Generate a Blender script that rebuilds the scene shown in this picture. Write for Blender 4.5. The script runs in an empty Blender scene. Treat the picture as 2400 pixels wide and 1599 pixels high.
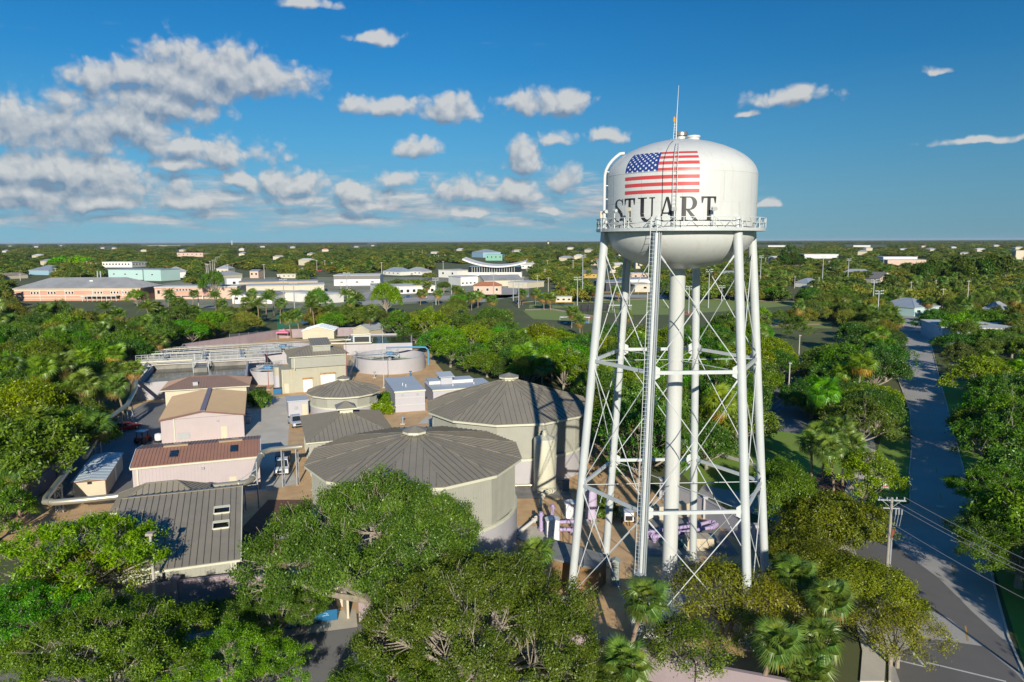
import bpy, math, random
import numpy as np
from mathutils import Vector, Matrix
R = math.radians
D = bpy.data
SC = bpy.context.scene
COL = SC.collection
PI = math.pi

# ------------------------------------------------------------------ camera
CAM_H, CAM_F, CAM_P, CAM_R = 32.4, 1693.74, 0.137578, 0.00384084
cam = D.cameras.new('camera'); co = D.objects.new('camera', cam); COL.objects.link(co)
cam.sensor_width = 36; cam.lens = CAM_F/2400*36; cam.clip_start = .5; cam.clip_end = 90000
co.location = (0, 0, CAM_H)
co.rotation_euler = (Matrix.Rotation(PI/2-CAM_P, 4, 'X') @ Matrix.Rotation(-CAM_R, 4, 'Z')).to_euler()
SC.camera = co

def ray(px, py):
    a, b = px-1200, py-799.5
    c, s = math.cos(CAM_R), math.sin(CAM_R)
    X, Y = (a*c-b*s)/CAM_F, -(b*c+a*s)/CAM_F
    cp, sp = math.cos(CAM_P), math.sin(CAM_P)
    return X, cp+Y*sp, -sp+Y*cp
def at(px, py, z=0.0):
    """where the line of sight through a pixel of the photograph meets height z"""
    d = ray(px, py); t = (z-CAM_H)/d[2]
    return d[0]*t, d[1]*t
def proj(x, y, z):
    z = z-CAM_H; cp, sp = math.cos(CAM_P), math.sin(CAM_P)
    d = y*cp-z*sp; u = z*cp+y*sp
    if d < .1: return -9e9, -9e9
    a, b = x/d*CAM_F, -u/d*CAM_F
    c, s = math.cos(CAM_R), math.sin(CAM_R)
    return 1200+a*c+b*s, 799.5+b*c-a*s

# ------------------------------------------------------------------ light
SUN_EL, SUN_AZ = R(20.0), R(-6.3)          # light travels towards azimuth SUN_AZ (from +y towards +x)
sl = D.lights.new('sun', 'SUN'); so = D.objects.new('sun', sl); COL.objects.link(so)
sl.energy = 4.6; sl.angle = R(.53); sl.color = (1, .925, .80)
tv = Vector((math.sin(SUN_AZ)*math.cos(SUN_EL), math.cos(SUN_AZ)*math.cos(SUN_EL), -math.sin(SUN_EL)))
so.rotation_euler = tv.to_track_quat('-Z', 'Y').to_euler(); so.location = (0, -50, 120)
SC.view_settings.view_transform = 'Standard'; SC.view_settings.look = 'None'
SC.view_settings.exposure = 0.35; SC.view_settings.gamma = 1.0
SC.cycles.max_bounces = 5; SC.cycles.diffuse_bounces = 2; SC.cycles.glossy_bounces = 2
SC.cycles.transmission_bounces = 3; SC.cycles.transparent_max_bounces = 8; SC.cycles.volume_bounces = 0
SC.cycles.sample_clamp_indirect = 6

class NT:
    """small helper to wire shader nodes"""
    def __init__(s, t): s.t = t; s.n = t.nodes; s.l = t.links
    def add(s, k, **kw):
        n = s.n.new(k)
        for a, b in kw.items(): setattr(n, a, b)
        return n
    def put(s, sock, v):
        if isinstance(v, bpy.types.NodeSocket): s.l.new(v, sock)
        elif v is not None: sock.default_value = v
    def math(s, op, a, b=None, c=None, clamp=False):
        n = s.add('ShaderNodeMath', operation=op, use_clamp=clamp)
        s.put(n.inputs[0], a)
        if b is not None: s.put(n.inputs[1], b)
        if c is not None: s.put(n.inputs[2], c)
        return n.outputs[0]
    def vmath(s, op, a, b=None):
        n = s.add('ShaderNodeVectorMath', operation=op)
        s.put(n.inputs[0], a)
        if b is not None: s.put(n.inputs[1], b)
        return n.outputs[1] if op in ('LENGTH', 'DOT_PRODUCT') else n.outputs[0]
    def mix(s, f, a, b, mode='MIX'):
        n = s.add('ShaderNodeMix', data_type='RGBA', blend_type=mode)
        s.put(n.inputs[0], f); s.put(n.inputs[6], a); s.put(n.inputs[7], b)
        return n.outputs[2]
    def noise(s, vec, scale, detail=2, rough=.5, dims='3D'):
        n = s.add('ShaderNodeTexNoise', noise_dimensions=dims)
        s.put(n.inputs['Vector'], vec); s.put(n.inputs['Scale'], scale); n.inputs['Detail'].default_value = detail
        n.inputs['Roughness'].default_value = rough
        return n.outputs[0]
    def ramp(s, f, lo, hi):
        n = s.add('ShaderNodeMapRange'); n.interpolation_type = 'SMOOTHSTEP'
        s.put(n.inputs[0], f); n.inputs[1].default_value = lo; n.inputs[2].default_value = hi
        return n.outputs[0]

# ------------------------------------------------------------------ sky with clouds
W = D.worlds.new('World'); SC.world = W; W.use_nodes = True
w = NT(W.node_tree); w.n.clear()
sky = w.add('ShaderNodeTexSky', sky_type='NISHITA'); sky.sun_disc = False
sky.sun_elevation = SUN_EL; sky.sun_rotation = PI+SUN_AZ; sky.altitude = 30; sky.air_density = 1.0; sky.dust_density = .35; sky.ozone_density = 3.0
tc = w.add('ShaderNodeTexCoord'); sx = w.add('ShaderNodeSeparateXYZ'); w.l.new(tc.outputs['Generated'], sx.inputs[0])
az = w.math('ARCTAN2', sx.outputs[0], sx.outputs[1]); el = w.math('ARCSINE', sx.outputs[2])
cxy = w.add('ShaderNodeCombineXYZ'); w.l.new(az, cxy.inputs[0]); w.l.new(el, cxy.inputs[1])
# clouds: x, y, half width, half height in the photograph, turned into directions of the sky
CL = [(330,176,130,42),(430,195,120,50),(520,165,150,56),(610,185,110,42),(120,300,200,62),(300,290,130,58),(380,230,110,60),(430,385,80,14),
      (520,355,110,32),(440,340,70,24),(120,400,190,50),(290,430,110,55),(60,440,120,55),(680,435,72,40),(560,420,36,18),(830,450,70,26),
      (920,415,46,22),(980,345,52,26),(1060,255,78,30),(1225,235,32,28),(1325,240,78,36),(1295,322,40,20),(1230,370,46,42),
      (1200,450,80,36),(1310,415,46,36),(1100,440,80,38),(1846,228,78,22),(720,10,60,14),(880,90,48,16),(900,250,80,22),(1420,318,46,18),
      (2300,328,85,9),(1800,478,34,9),(450,470,90,22),(250,470,120,26),(40,475,70,26),(700,470,90,14),(2200,165,24,10),(1745,268,20,8),
      (1280,495,60,9),(1090,500,60,12),(880,480,90,16)]
g = D.node_groups.new('cloud_field', 'ShaderNodeTree')
g.interface.new_socket('P', in_out='INPUT', socket_type='NodeSocketVector')
g.interface.new_socket('F', in_out='OUTPUT', socket_type='NodeSocketFloat')
G = NT(g); gi = G.add('NodeGroupInput'); go = G.add('NodeGroupOutput')
P0 = gi.outputs[0]
warp = G.add('ShaderNodeTexNoise'); G.l.new(P0, warp.inputs['Vector']); warp.inputs['Scale'].default_value = 28; warp.inputs['Detail'].default_value = 3
wv = G.vmath('MULTIPLY', G.vmath('SUBTRACT', warp.outputs['Color'], (.5, .5, .5)), (.030, .018, 0))
Pw = G.vmath('ADD', P0, wv)
F = None
for (x, y, a, b) in CL:
    y += b*.25; b *= 1.15; a *= 1.02
    d = ray(x, y); A = math.atan2(d[0], d[1]); E = math.atan2(d[2], math.hypot(d[0], d[1]))
    q = G.vmath('MULTIPLY', G.vmath('SUBTRACT', Pw, (A, E, 0)), (CAM_F/a/1.18, CAM_F/b/1.18, 0))
    q = G.vmath('MAXIMUM', q, G.vmath('MULTIPLY', q, (1, -1.75, 1))); v = G.math('SUBTRACT', 1.0, G.vmath('LENGTH', q))
    F = v if F is None else G.math('SMOOTH_MAX', F, v, .12)
n1 = G.noise(P0, 20, 6, .55)
def puff(sc):
    vn = G.add('ShaderNodeTexVoronoi', feature='F1', distance='EUCLIDEAN'); G.l.new(Pw, vn.inputs['Vector']); vn.inputs['Scale'].default_value = sc
    return G.math('SUBTRACT', .5, vn.outputs['Distance'])
n2 = G.math('ADD', puff(34), G.math('MULTIPLY', puff(80), .55))
n2 = G.math('ADD', n2, G.math('MULTIPLY', puff(170), .22))
Fn = G.math('ADD', F, G.math('MULTIPLY', G.math('SUBTRACT', n1, .5), 1.15))
Fn = G.math('ADD', Fn, G.math('MULTIPLY', n2, .72))
# low band of far small clouds
P2 = G.vmath('MULTIPLY', P0, (11, 62, 1))
low = G.noise(P2, 1.0, 6, .6); sep = G.add('ShaderNodeSeparateXYZ'); G.l.new(P0, sep.inputs[0])
band = G.math('MULTIPLY', G.ramp(sep.outputs[1], .0, .03), G.math('SUBTRACT', 1, G.ramp(sep.outputs[1], .055, .115)))
left = G.math('SUBTRACT', 1.15, G.ramp(sep.outputs[0], .1, .6))
lowF = G.math('SUBTRACT', G.math('MULTIPLY', G.math('MULTIPLY', low, 1.85), G.math('MULTIPLY', G.math('ADD', .52, G.math('MULTIPLY', band, .48)), left)), .83)
G.l.new(G.math('MAXIMUM', Fn, lowF), go.inputs[0])
def field(v):
    n = w.add('ShaderNodeGroup'); n.node_tree = g; w.put(n.inputs[0], v); return n.outputs[0]
f0 = field(cxy.outputs[0]); f1 = field(w.vmath('ADD', cxy.outputs[0], (.005, .013, 0)))
mask = w.ramp(f0, -.14, .50)
above = w.ramp(el, -.004, .006)
mask = w.math('MULTIPLY', w.math('MULTIPLY', mask, above), .90)
lit = w.math('ADD', .50, w.math('MULTIPLY', w.math('SUBTRACT', f0, f1), 1.05), clamp=True)
ccol = w.mix(lit, (1.5, 2.1, 2.95, 1), (5.0, 5.05, 5.0, 1))
gr = w.add('ShaderNodeValToRGB'); w.l.new(w.math('DIVIDE', el, R(90)), gr.inputs[0]); cr = gr.color_ramp
cr.elements[0].position = 0.0; cr.elements[0].color = (.21,.44,.60,1); cr.elements[1].position = 1.0; cr.elements[1].color = (.012,.09,.30,1)
for ps, cc in ((.035,(.16,.42,.64)), (.08,(.08,.36,.68)), (.14,(.02,.25,.62)), (.21,(.0,.16,.50)), (.35,(.0,.12,.40))):
    e_ = cr.elements.new(ps); e_.color = cc+(1,)
side = w.math('SUBTRACT', 1.12, w.math('MULTIPLY', w.ramp(az, -.55, .75), .42))     # the sky deepens away to the right
grs = w.mix(1.0, gr.outputs[0], w.mix(side, (0,0,0,1), (7.2,7.9,7.6,1)), 'MULTIPLY')
skyc = w.mix(.95, sky.outputs[0], grs)
mixc = w.mix(mask, skyc, ccol)
bg = w.add('ShaderNodeBackground'); w.l.new(mixc, bg.inputs[0]); bg.inputs[1].default_value = .1
wo = w.add('ShaderNodeOutputWorld'); w.l.new(bg.outputs[0], wo.inputs[0])
W.cycles.sampling_method = 'MANUAL'; W.cycles.sample_map_resolution = 512

# ------------------------------------------------------------------ materials
MATS = {}
def mat(name, col, rough=.7, metal=0.0, col2=None, nscale=2.0, amt=.5, bump=0.0, bscale=8.0, spec=None, streak=None, emit=None, det=4):
    """painted or mineral surface: base colour broken up by noise, optional vertical streaks of dirt or rust"""
    if name in MATS: return MATS[name]
    m = D.materials.new(name); m.use_nodes = True; t = NT(m.node_tree); t.n.clear()
    b = t.add('ShaderNodeBsdfPrincipled'); o = t.add('ShaderNodeOutputMaterial'); t.l.new(b.outputs[0], o.inputs[0])
    tcn = t.add('ShaderNodeTexCoord'); pos = tcn.outputs['Object']
    c1 = tuple(col)+(1,); c2 = tuple(col2)+(1,) if col2 else tuple(v*.78 for v in col)+(1,)
    f = t.ramp(t.noise(pos, nscale, det, .6), .35, .68)
    c = t.mix(t.math('MULTIPLY', f, amt), c1, c2)
    f2 = t.noise(pos, nscale*9, 2, .5)
    c = t.mix(.25, c, t.mix(f2, c, tuple(v*.82 for v in col)+(1,)), 'MIX')
    if streak:
        sc = t.vmath('MULTIPLY', pos, (1.6, 1.6, .12))
        sf = t.ramp(t.noise(sc, 1.3, 5, .65), .5, .8)
        c = t.mix(t.math('MULTIPLY', sf, streak[3]), c, tuple(streak[:3])+(1,))
    t.l.new(c, b.inputs['Base Color'])
    b.inputs['Roughness'].default_value = rough; b.inputs['Metallic'].default_value = metal
    if spec is not None: b.inputs['Specular IOR Level'].default_value = spec
    if bump:
        bn = t.add('ShaderNodeBump'); bn.inputs['Strength'].default_value = bump; bn.inputs['Distance'].default_value = .05
        t.l.new(t.noise(pos, bscale, 4, .6), bn.inputs['Height']); t.l.new(bn.outputs[0], b.inputs['Normal'])
    if emit: b.inputs['Emission Color'].default_value = tuple(emit[:3])+(1,); b.inputs['Emission Strength'].default_value = emit[3]
    MATS[name] = m; return m

def leafmat(name, c_lo, c_hi, trans=.28, gloss=.05):
    """leaves: colour varies by leaf clump (attribute tint) and by tree (object colour)"""
    if name in MATS: return MATS[name]
    m = D.materials.new(name); m.use_nodes = True; t = NT(m.node_tree); t.n.clear()
    o = t.add('ShaderNodeOutputMaterial')
    a = t.add('ShaderNodeAttribute', attribute_name='tint'); oi = t.add('ShaderNodeObjectInfo')
    c = t.mix(a.outputs['Fac'], tuple(c_lo)+(1,), tuple(c_hi)+(1,))
    c = t.mix(1.0, c, oi.outputs['Color'], 'MULTIPLY')
    hsn = t.add('ShaderNodeHueSaturation'); t.l.new(c, hsn.inputs['Color'])
    t.l.new(t.math('ADD', .475, t.math('MULTIPLY', oi.outputs['Random'], .05)), hsn.inputs['Hue'])
    t.l.new(t.math('ADD', .75, t.math('MULTIPLY', t.math('FRACT', t.math('MULTIPLY', oi.outputs['Random'], 7.3)), .5)), hsn.inputs['Value'])
    hsn.inputs['Saturation'].default_value = 1.08
    c = hsn.outputs[0]
    d1 = t.add('ShaderNodeBsdfDiffuse'); t.l.new(c, d1.inputs[0])
    tr = t.add('ShaderNodeBsdfTranslucent'); t.l.new(t.mix(1.0, c, (1.15, 1.25, .6, 1), 'MULTIPLY'), tr.inputs[0])
    mx = t.add('ShaderNodeMixShader'); mx.inputs[0].default_value = trans
    t.l.new(d1.outputs[0], mx.inputs[1]); t.l.new(tr.outputs[0], mx.inputs[2])
    gl = t.add('ShaderNodeBsdfGlossy'); gl.inputs['Roughness'].default_value = .42; gl.inputs[0].default_value = (.9, 1, .8, 1)
    m2 = t.add('ShaderNodeMixShader'); m2.inputs[0].default_value = gloss
    t.l.new(mx.outputs[0], m2.inputs[1]); t.l.new(gl.outputs[0], m2.inputs[2]); t.l.new(m2.outputs[0], o.inputs[0])
    MATS[name] = m; return m

# ------------------------------------------------------------------ mesh building
class MB:
    def __init__(s): s.v = []; s.f = []
    def poly(s, pts):
        i = len(s.v); s.v += [tuple(p) for p in pts]; s.f.append(tuple(range(i, i+len(pts))))
    def box(s, x0, y0, z0, x1, y1, z1, M=None):
        i = len(s.v)
        p = [(x0,y0,z0),(x1,y0,z0),(x1,y1,z0),(x0,y1,z0),(x0,y0,z1),(x1,y0,z1),(x1,y1,z1),(x0,y1,z1)]
        if M is not None: p = [tuple(M @ Vector(q)) for q in p]
        s.v += p; s.f += [(i,i+3,i+2,i+1),(i+4,i+5,i+6,i+7),(i,i+1,i+5,i+4),(i+1,i+2,i+6,i+5),(i+2,i+3,i+7,i+6),(i+3,i,i+4,i+7)]
        return s
    def prism(s, pts, z0, z1):
        """pts: (x,y) counter-clockwise; z0/z1 numbers or per-point lists"""
        n = len(pts); i = len(s.v)
        a = z0 if hasattr(z0, '__len__') else [z0]*n; b = z1 if hasattr(z1, '__len__') else [z1]*n
        s.v += [(p[0], p[1], a[k]) for k, p in enumerate(pts)]+[(p[0], p[1], b[k]) for k, p in enumerate(pts)]
        s.f.append(tuple(range(i+n-1, i-1, -1))); s.f.append(tuple(range(i+n, i+2*n)))
        for k in range(n): j = (k+1) % n; s.f.append((i+k, i+j, i+n+j, i+n+k))
        return s
    def plate(s, pts, th):
        """thin solid from a planar polygon in space, thickened downwards along its normal"""
        P = [Vector(p) for p in pts]; nrm = Vector((0, 0, 0))
        for k in range(len(P)): nrm += P[k].cross(P[(k+1) % len(P)])
        nrm.normalize(); n = len(P); i = len(s.v)
        s.v += [tuple(p) for p in P]+[tuple(p-nrm*th) for p in P]
        s.f.append(tuple(range(i, i+n))); s.f.append(tuple(range(i+2*n-1, i+n-1, -1)))
        for k in range(n): j = (k+1) % n; s.f.append((i+k, i+n+k, i+n+j, i+j))
        return s
    def tube(s, pts, rad, n=8, cap=True):
        pts = [Vector(p) for p in pts]; rr = rad if hasattr(rad, '__len__') else [rad]*len(pts)
        base = len(s.v); up = None
        for k, p in enumerate(pts):
            d = (pts[min(k+1, len(pts)-1)]-pts[max(k-1, 0)]).normalized()
            if up is None: up = Vector((0, 0, 1)) if abs(d.z) < .9 else Vector((1, 0, 0))
            a = d.cross(up).normalized(); b = a.cross(d).normalized()
            up = b
            for j in range(n):
                t = 2*PI*j/n; s.v.append(tuple(p+(a*math.cos(t)+b*math.sin(t))*rr[k]))
        for k in range(len(pts)-1):
            for j in range(n):
                q = (j+1) % n; s.f.append((base+k*n+j, base+k*n+q, base+(k+1)*n+q, base+(k+1)*n+j))
        if cap:
            s.f.append(tuple(base+j for j in range(n-1, -1, -1))); e = base+(len(pts)-1)*n
            s.f.append(tuple(e+j for j in range(n)))
        return s
    def bar(s, a, b, wd, h=None):
        """rectangular bar from a to b"""
        h = h or wd; a = Vector(a); b = Vector(b); d = (b-a).normalized()
        up = Vector((0, 0, 1)) if abs(d.z) < .95 else Vector((0, 1, 0))
        x = d.cross(up).normalized()*wd/2; y = x.cross(d).normalized()*h/2
        i = len(s.v)
        for p in (a, b): s.v += [tuple(p-x-y), tuple(p+x-y), tuple(p+x+y), tuple(p-x+y)]
        s.f += [(i,i+1,i+2,i+3)[::-1], (i+4,i+5,i+6,i+7)]+[(i+k, i+(k+1)%4, i+4+(k+1)%4, i+4+k) for k in range(4)]
        return s
    def lathe(s, prof, n=32, cx=0, cy=0, a0=0.0):
        b = len(s.v); m = len(prof)
        for (r, z) in prof:
            for j in range(n): t = a0+2*PI*j/n; s.v.append((cx+r*math.cos(t), cy+r*math.sin(t), z))
        for k in range(m-1):
            for j in range(n):
                q = (j+1) % n; s.f.append((b+k*n+j, b+k*n+q, b+(k+1)*n+q, b+(k+1)*n+j))
        return s
    def cyl(s, cx, cy, r, z0, z1, n=24, r1=None):
        r1 = r if r1 is None else r1
        s.lathe([(r, z0), (r1, z1)], n, cx, cy)
        e = len(s.v)-n; s.f.append(tuple(e+j for j in range(n))); s.f.append(tuple(e-n+j for j in range(n-1, -1, -1)))
        return s
    def build(s, name, m, parent=None, smooth=False, bevel=0):
        me = D.meshes.new(name); me.from_pydata(s.v, [], s.f); me.update()
        ms = m if isinstance(m, (list, tuple)) else [m]
        for q in ms: me.materials.append(q)
        if smooth:
            me.polygons.foreach_set('use_smooth', [True]*len(me.polygons))
            try: me.set_sharp_from_angle(angle=R(38))
            except Exception: pass
        o = D.objects.new(name, me); COL.objects.link(o)
        if parent: o.parent = parent
        if bevel:
            bm = o.modifiers.new('bevel', 'BEVEL'); bm.width = bevel; bm.segments = 2; bm.limit_method = 'ANGLE'
        return o
def tag(o, label=None, cat=None, group=None, kind=None):
    if label: o['label'] = label
    if cat: o['category'] = cat
    if group: o['group'] = group
    if kind: o['kind'] = kind
    return o
def thing(name, label, cat, loc=(0, 0, 0), rz=0.0, group=None):
    o = D.objects.new(name, None); COL.objects.link(o); o.empty_display_size = .2
    o.location = loc; o.rotation_euler = (0, 0, rz); return tag(o, label, cat, group)
def dup(root, loc=None, rz=None, label=None, group=None, scale=None):
    def cp(o, par):
        c = o.copy(); COL.objects.link(c)
        if par is not None: c.parent = par
        for ch in o.children: cp(ch, c)
        return c
    r = cp(root, None)
    if loc is not None: r.location = loc
    if rz is not None: r.rotation_euler = (0, 0, rz)
    if scale is not None: r.scale = (scale,)*3 if not hasattr(scale, '__len__') else scale
    if label: r['label'] = label
    if group: r['group'] = group
    return r
def sheet(name, pts, z, m, kind='structure', sub=0):
    b = MB(); b.poly([(p[0], p[1], z) for p in pts]); o = b.build(name, m)
    return tag(o, kind=kind)
def clip(poly, a, b):
    """keep the part of a 2D polygon with a <= x <= b"""
    for sgn, lim in ((1, a), (-1, -b)):
        out = []
        for k in range(len(poly)):
            p, q = poly[k], poly[(k+1) % len(poly)]
            dp, dq = sgn*p[0]-lim, sgn*q[0]-lim
            if dp >= 0: out.append(p)
            if (dp >= 0) != (dq >= 0):
                t = dp/(dp-dq); out.append(tuple(p[i]+(q[i]-p[i])*t for i in range(len(p))))
        poly = out
        if len(poly) < 3: return []
    return poly
RIBM = mat('roof_seam_shadow', (.135,.12,.092), .6)  # ribs darker than the sheet: their shadow lines put into the colour
def roof_facet(par, pts, e0, e1, wd, m, th=.05, rib=.06, ribw=.05, stuff=False, name='roof_panel', gap=.012):
    """standing-seam metal: a planar facet is cut into panels running up the slope from eave e0-e1"""
    P = [Vector(p) for p in pts]; e0, e1 = Vector(e0), Vector(e1)
    ux = (e1-e0).normalized(); nrm = Vector((0, 0, 0))
    for k in range(len(P)): nrm += P[k].cross(P[(k+1) % len(P)])
    nrm.normalize()
    if nrm.z < 0: nrm = -nrm; P = P[::-1]
    uy = nrm.cross(ux)
    L = [((p-e0).dot(ux), (p-e0).dot(uy)) for p in P]
    x0 = min(l[0] for l in L); x1 = max(l[0] for l in L)
    n = max(1, round((x1-x0)/wd)); dx = (x1-x0)/n; allb = MB() if stuff else None
    for k in range(n):
        c = clip(L, x0+k*dx+gap, x0+(k+1)*dx-gap)
        if len(c) < 3: continue
        b = allb if stuff else MB()
        b.plate([e0+ux*q[0]+uy*q[1] for q in c], th)
        hasrib = False
        ys = [q[1] for q in c if abs(q[0]-(x0+k*dx+gap)) < 1e-4]
        if rib and len(ys) >= 2 and max(ys)-min(ys) > .1:
            a0 = e0+ux*(x0+k*dx)+uy*min(ys); a1 = e0+ux*(x0+k*dx)+uy*max(ys)
            X = ux*ribw/2; Y = nrm*rib; i = len(b.v)
            for p in (a0, a1): b.v += [tuple(p-X-nrm*.02), tuple(p+X-nrm*.02), tuple(p+X+Y), tuple(p-X+Y)]
            b.f += [(i+3,i+2,i+1,i),(i+4,i+5,i+6,i+7)]+[(i+j, i+(j+1)%4, i+4+(j+1)%4, i+4+j) for j in range(4)]; hasrib = True
        if not stuff:
            o = b.build(name, [m, RIBM] if m is ROOFG else m, par)
            if hasrib and m is ROOFG:
                for p in list(o.data.polygons)[-6:]: p.material_index = 1
    if stuff:
        o = allb.build(name, m, par); o['kind'] = 'stuff'
def ribs(b, x0, y0, x1, y1, z0, z1, pitch=.3, d=.025, w_=.05):
    """vertical siding ribs on a wall line; outward is to the right of (x0,y0)->(x1,y1)"""
    L = math.hypot(x1-x0, y1-y0); ux, uy = (x1-x0)/L, (y1-y0)/L; nx, ny = uy, -ux
    z1f = z1 if callable(z1) else (lambda t: z1)
    n = int(L/pitch)
    for k in range(n):
        t = (k+.5)*L/n; a = t-w_/2; c = t+w_/2
        p = [(x0+ux*a, y0+uy*a), (x0+ux*a+nx*d, y0+uy*a+ny*d), (x0+ux*c+nx*d, y0+uy*c+ny*d), (x0+ux*c, y0+uy*c)]
        b.prism(p, z0, z1f(t/L))

# palette
WHITE = mat('white_tank_paint', (.58,.595,.565), .38, col2=(.53,.545,.52), nscale=.35, amt=.4, spec=.4, streak=(.40,.34,.25,.42))
STEELW = mat('white_steel_paint', (.53,.56,.545), .45, col2=(.455,.485,.475), nscale=.8, amt=.5, streak=(.4,.38,.32,.22))
GALV = mat('galvanised_steel', (.42,.45,.46), .45, .35, nscale=3, amt=.4)
ROOFG = mat('grey_brown_metal_roof', (.265,.238,.182), .42, col2=(.205,.185,.145), nscale=.5, amt=.5, spec=.45, streak=(.17,.155,.125,.35))
ROOFBR = mat('brown_metal_roof', (.26,.17,.13), .5, col2=(.21,.145,.11), nscale=.6, amt=.5)
ROOFTAN = mat('tan_metal_roof', (.34,.25,.155), .5, col2=(.29,.215,.14), nscale=.5, amt=.5)
ROOFRED = mat('red_brown_metal_roof', (.40,.20,.12), .5, col2=(.33,.17,.11), nscale=.6, amt=.6, streak=(.34,.2,.12,.4))
FASC = mat('cream_fascia', (.60,.60,.46), .55, nscale=1, amt=.3)
SAGE = mat('sage_green_siding', (.36,.36,.30), .55, col2=(.31,.31,.265), nscale=.6, amt=.5, streak=(.27,.26,.19,.3))
SAGER = mat('rust_stained_siding', (.43,.41,.30), .6, col2=(.36,.36,.30), nscale=.5, amt=.6, streak=(.42,.22,.06,.75))
LILAC = mat('lilac_stucco', (.435,.42,.43), .85, col2=(.375,.365,.375), nscale=.4, amt=.5, bump=.15, streak=(.3,.28,.28,.25))
PINK = mat('pink_siding', (.47,.405,.40), .6, col2=(.43,.37,.37), nscale=.6, amt=.5, streak=(.4,.33,.32,.22))
PINKW = mat('pink_stucco_wall', (.36,.285,.30), .85, col2=(.28,.225,.235), nscale=.5, amt=.7, bump=.2, streak=(.2,.17,.16,.4))
CREAM = mat('cream_stucco', (.60,.54,.40), .8, nscale=.5, amt=.4)
BEIGE = mat('beige_siding', (.56,.50,.36), .6, nscale=.6, amt=.3)
LAV = mat('lavender_grey_block', (.44,.43,.46), .75, col2=(.40,.40,.43), nscale=.4, amt=.5, streak=(.32,.31,.32,.2))
CONC = mat('concrete', (.60,.55,.45), .9, col2=(.48,.44,.36), nscale=.35, amt=.7, bump=.2)
CONCD = mat('weathered_concrete', (.28,.27,.24), .9, col2=(.16,.155,.14), nscale=.5, amt=.9, bump=.2)
ASPH = mat('asphalt', (.22,.22,.215), .92, col2=(.165,.165,.165), nscale=.15, amt=.6, bump=.25, bscale=20)
ROADM = mat('worn_road_asphalt', (.42,.40,.355), .92, col2=(.33,.315,.285), nscale=.12, amt=.7, bump=.2, bscale=20)
ASPHN = mat('new_asphalt_patch', (.155,.147,.135), .9, col2=(.125,.12,.115), nscale=.3, amt=.5, bump=.2, bscale=20)
GRAV = mat('orange_gravel', (.66,.435,.215), .95, col2=(.46,.285,.14), nscale=.5, amt=.7, bump=.6, bscale=14, det=8)
MULCH = mat('brown_mulch', (.17,.085,.05), .95, col2=(.11,.06,.035), nscale=1.5, amt=.8, bump=.6, bscale=16)
DIRT = mat('infield_clay', (.45,.19,.085), .95, nscale=.3, amt=.4)
SAND = mat('sandy_track', (.48,.38,.25), .95, nscale=.3, amt=.4)
GRASS = mat('mown_grass', (.17,.30,.03), .95, col2=(.23,.27,.05), nscale=.25, amt=.8, bump=.4, bscale=12, det=8)
GRASSF = mat('ball_field_grass', (.20,.27,.055), .95, col2=(.24,.28,.08), nscale=.08, amt=.7)
GROUNDM = mat('ground_cover', (.08,.105,.026), .95, col2=(.13,.125,.05), nscale=.05, amt=.8, bump=.3, bscale=3, det=8)
WATER = mat('dark_process_water', (.022,.028,.028), .12, col2=(.05,.055,.05), nscale=.4, amt=.6, bump=.35, bscale=2.5)
YEL = mat('yellow_paint', (.72,.50,.05), .5)
YLINE = mat('yellow_road_paint', (.55,.33,.06), .8, nscale=3, amt=.8)
WLINE = mat('white_road_paint', (.62,.62,.58), .8, nscale=3, amt=.7)
BLUE = mat('blue_bin_paint', (.015,.14,.30), .45, col2=(.012,.10,.22), nscale=1, amt=.6)
BLACK = mat('black_plastic', (.015,.015,.017), .5)
GLASS = mat('dark_glass', (.018,.028,.032), .08, spec=.8)
BARK = mat('pale_oak_bark', (.25,.215,.165), .9, col2=(.15,.13,.105), nscale=2, amt=.8)
PBARK = mat('palm_trunk_bark', (.30,.215,.145), .9, col2=(.2,.15,.11), nscale=3, amt=.7)
PURPLE = mat('purple_pipe_paint', (.42,.33,.50), .5, col2=(.35,.29,.44), nscale=2, amt=.5)
LILT = mat('lilac_tank_paint', (.50,.42,.55), .5, nscale=.7, amt=.3)
TANP = mat('cream_tank_paint', (.58,.56,.42), .5, col2=(.5,.49,.38), nscale=.5, amt=.5, streak=(.35,.33,.26,.35))
PIPEM = mat('stainless_duct', (.46,.43,.33), .38, .55, col2=(.38,.36,.29), nscale=1.0, amt=.6)
WOODP = mat('weathered_pole_wood', (.34,.31,.26), .9, nscale=3, amt=.6)
CONCP = mat('concrete_pole', (.48,.45,.38), .85, nscale=2, amt=.4)
REDB = mat('red_brick', (.42,.17,.11), .9, col2=(.36,.15,.10), nscale=1, amt=.5)
WROOF = mat('white_roof_membrane', (.62,.62,.58), .7, col2=(.5,.5,.47), nscale=.1, amt=.7)
GROOF = mat('grey_metal_roof', (.36,.38,.39), .5, col2=(.29,.31,.32), nscale=.3, amt=.7, streak=(.22,.23,.24,.5))
WALLW = mat('white_wall', (.72,.71,.66), .75, nscale=.2, amt=.3)

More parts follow.
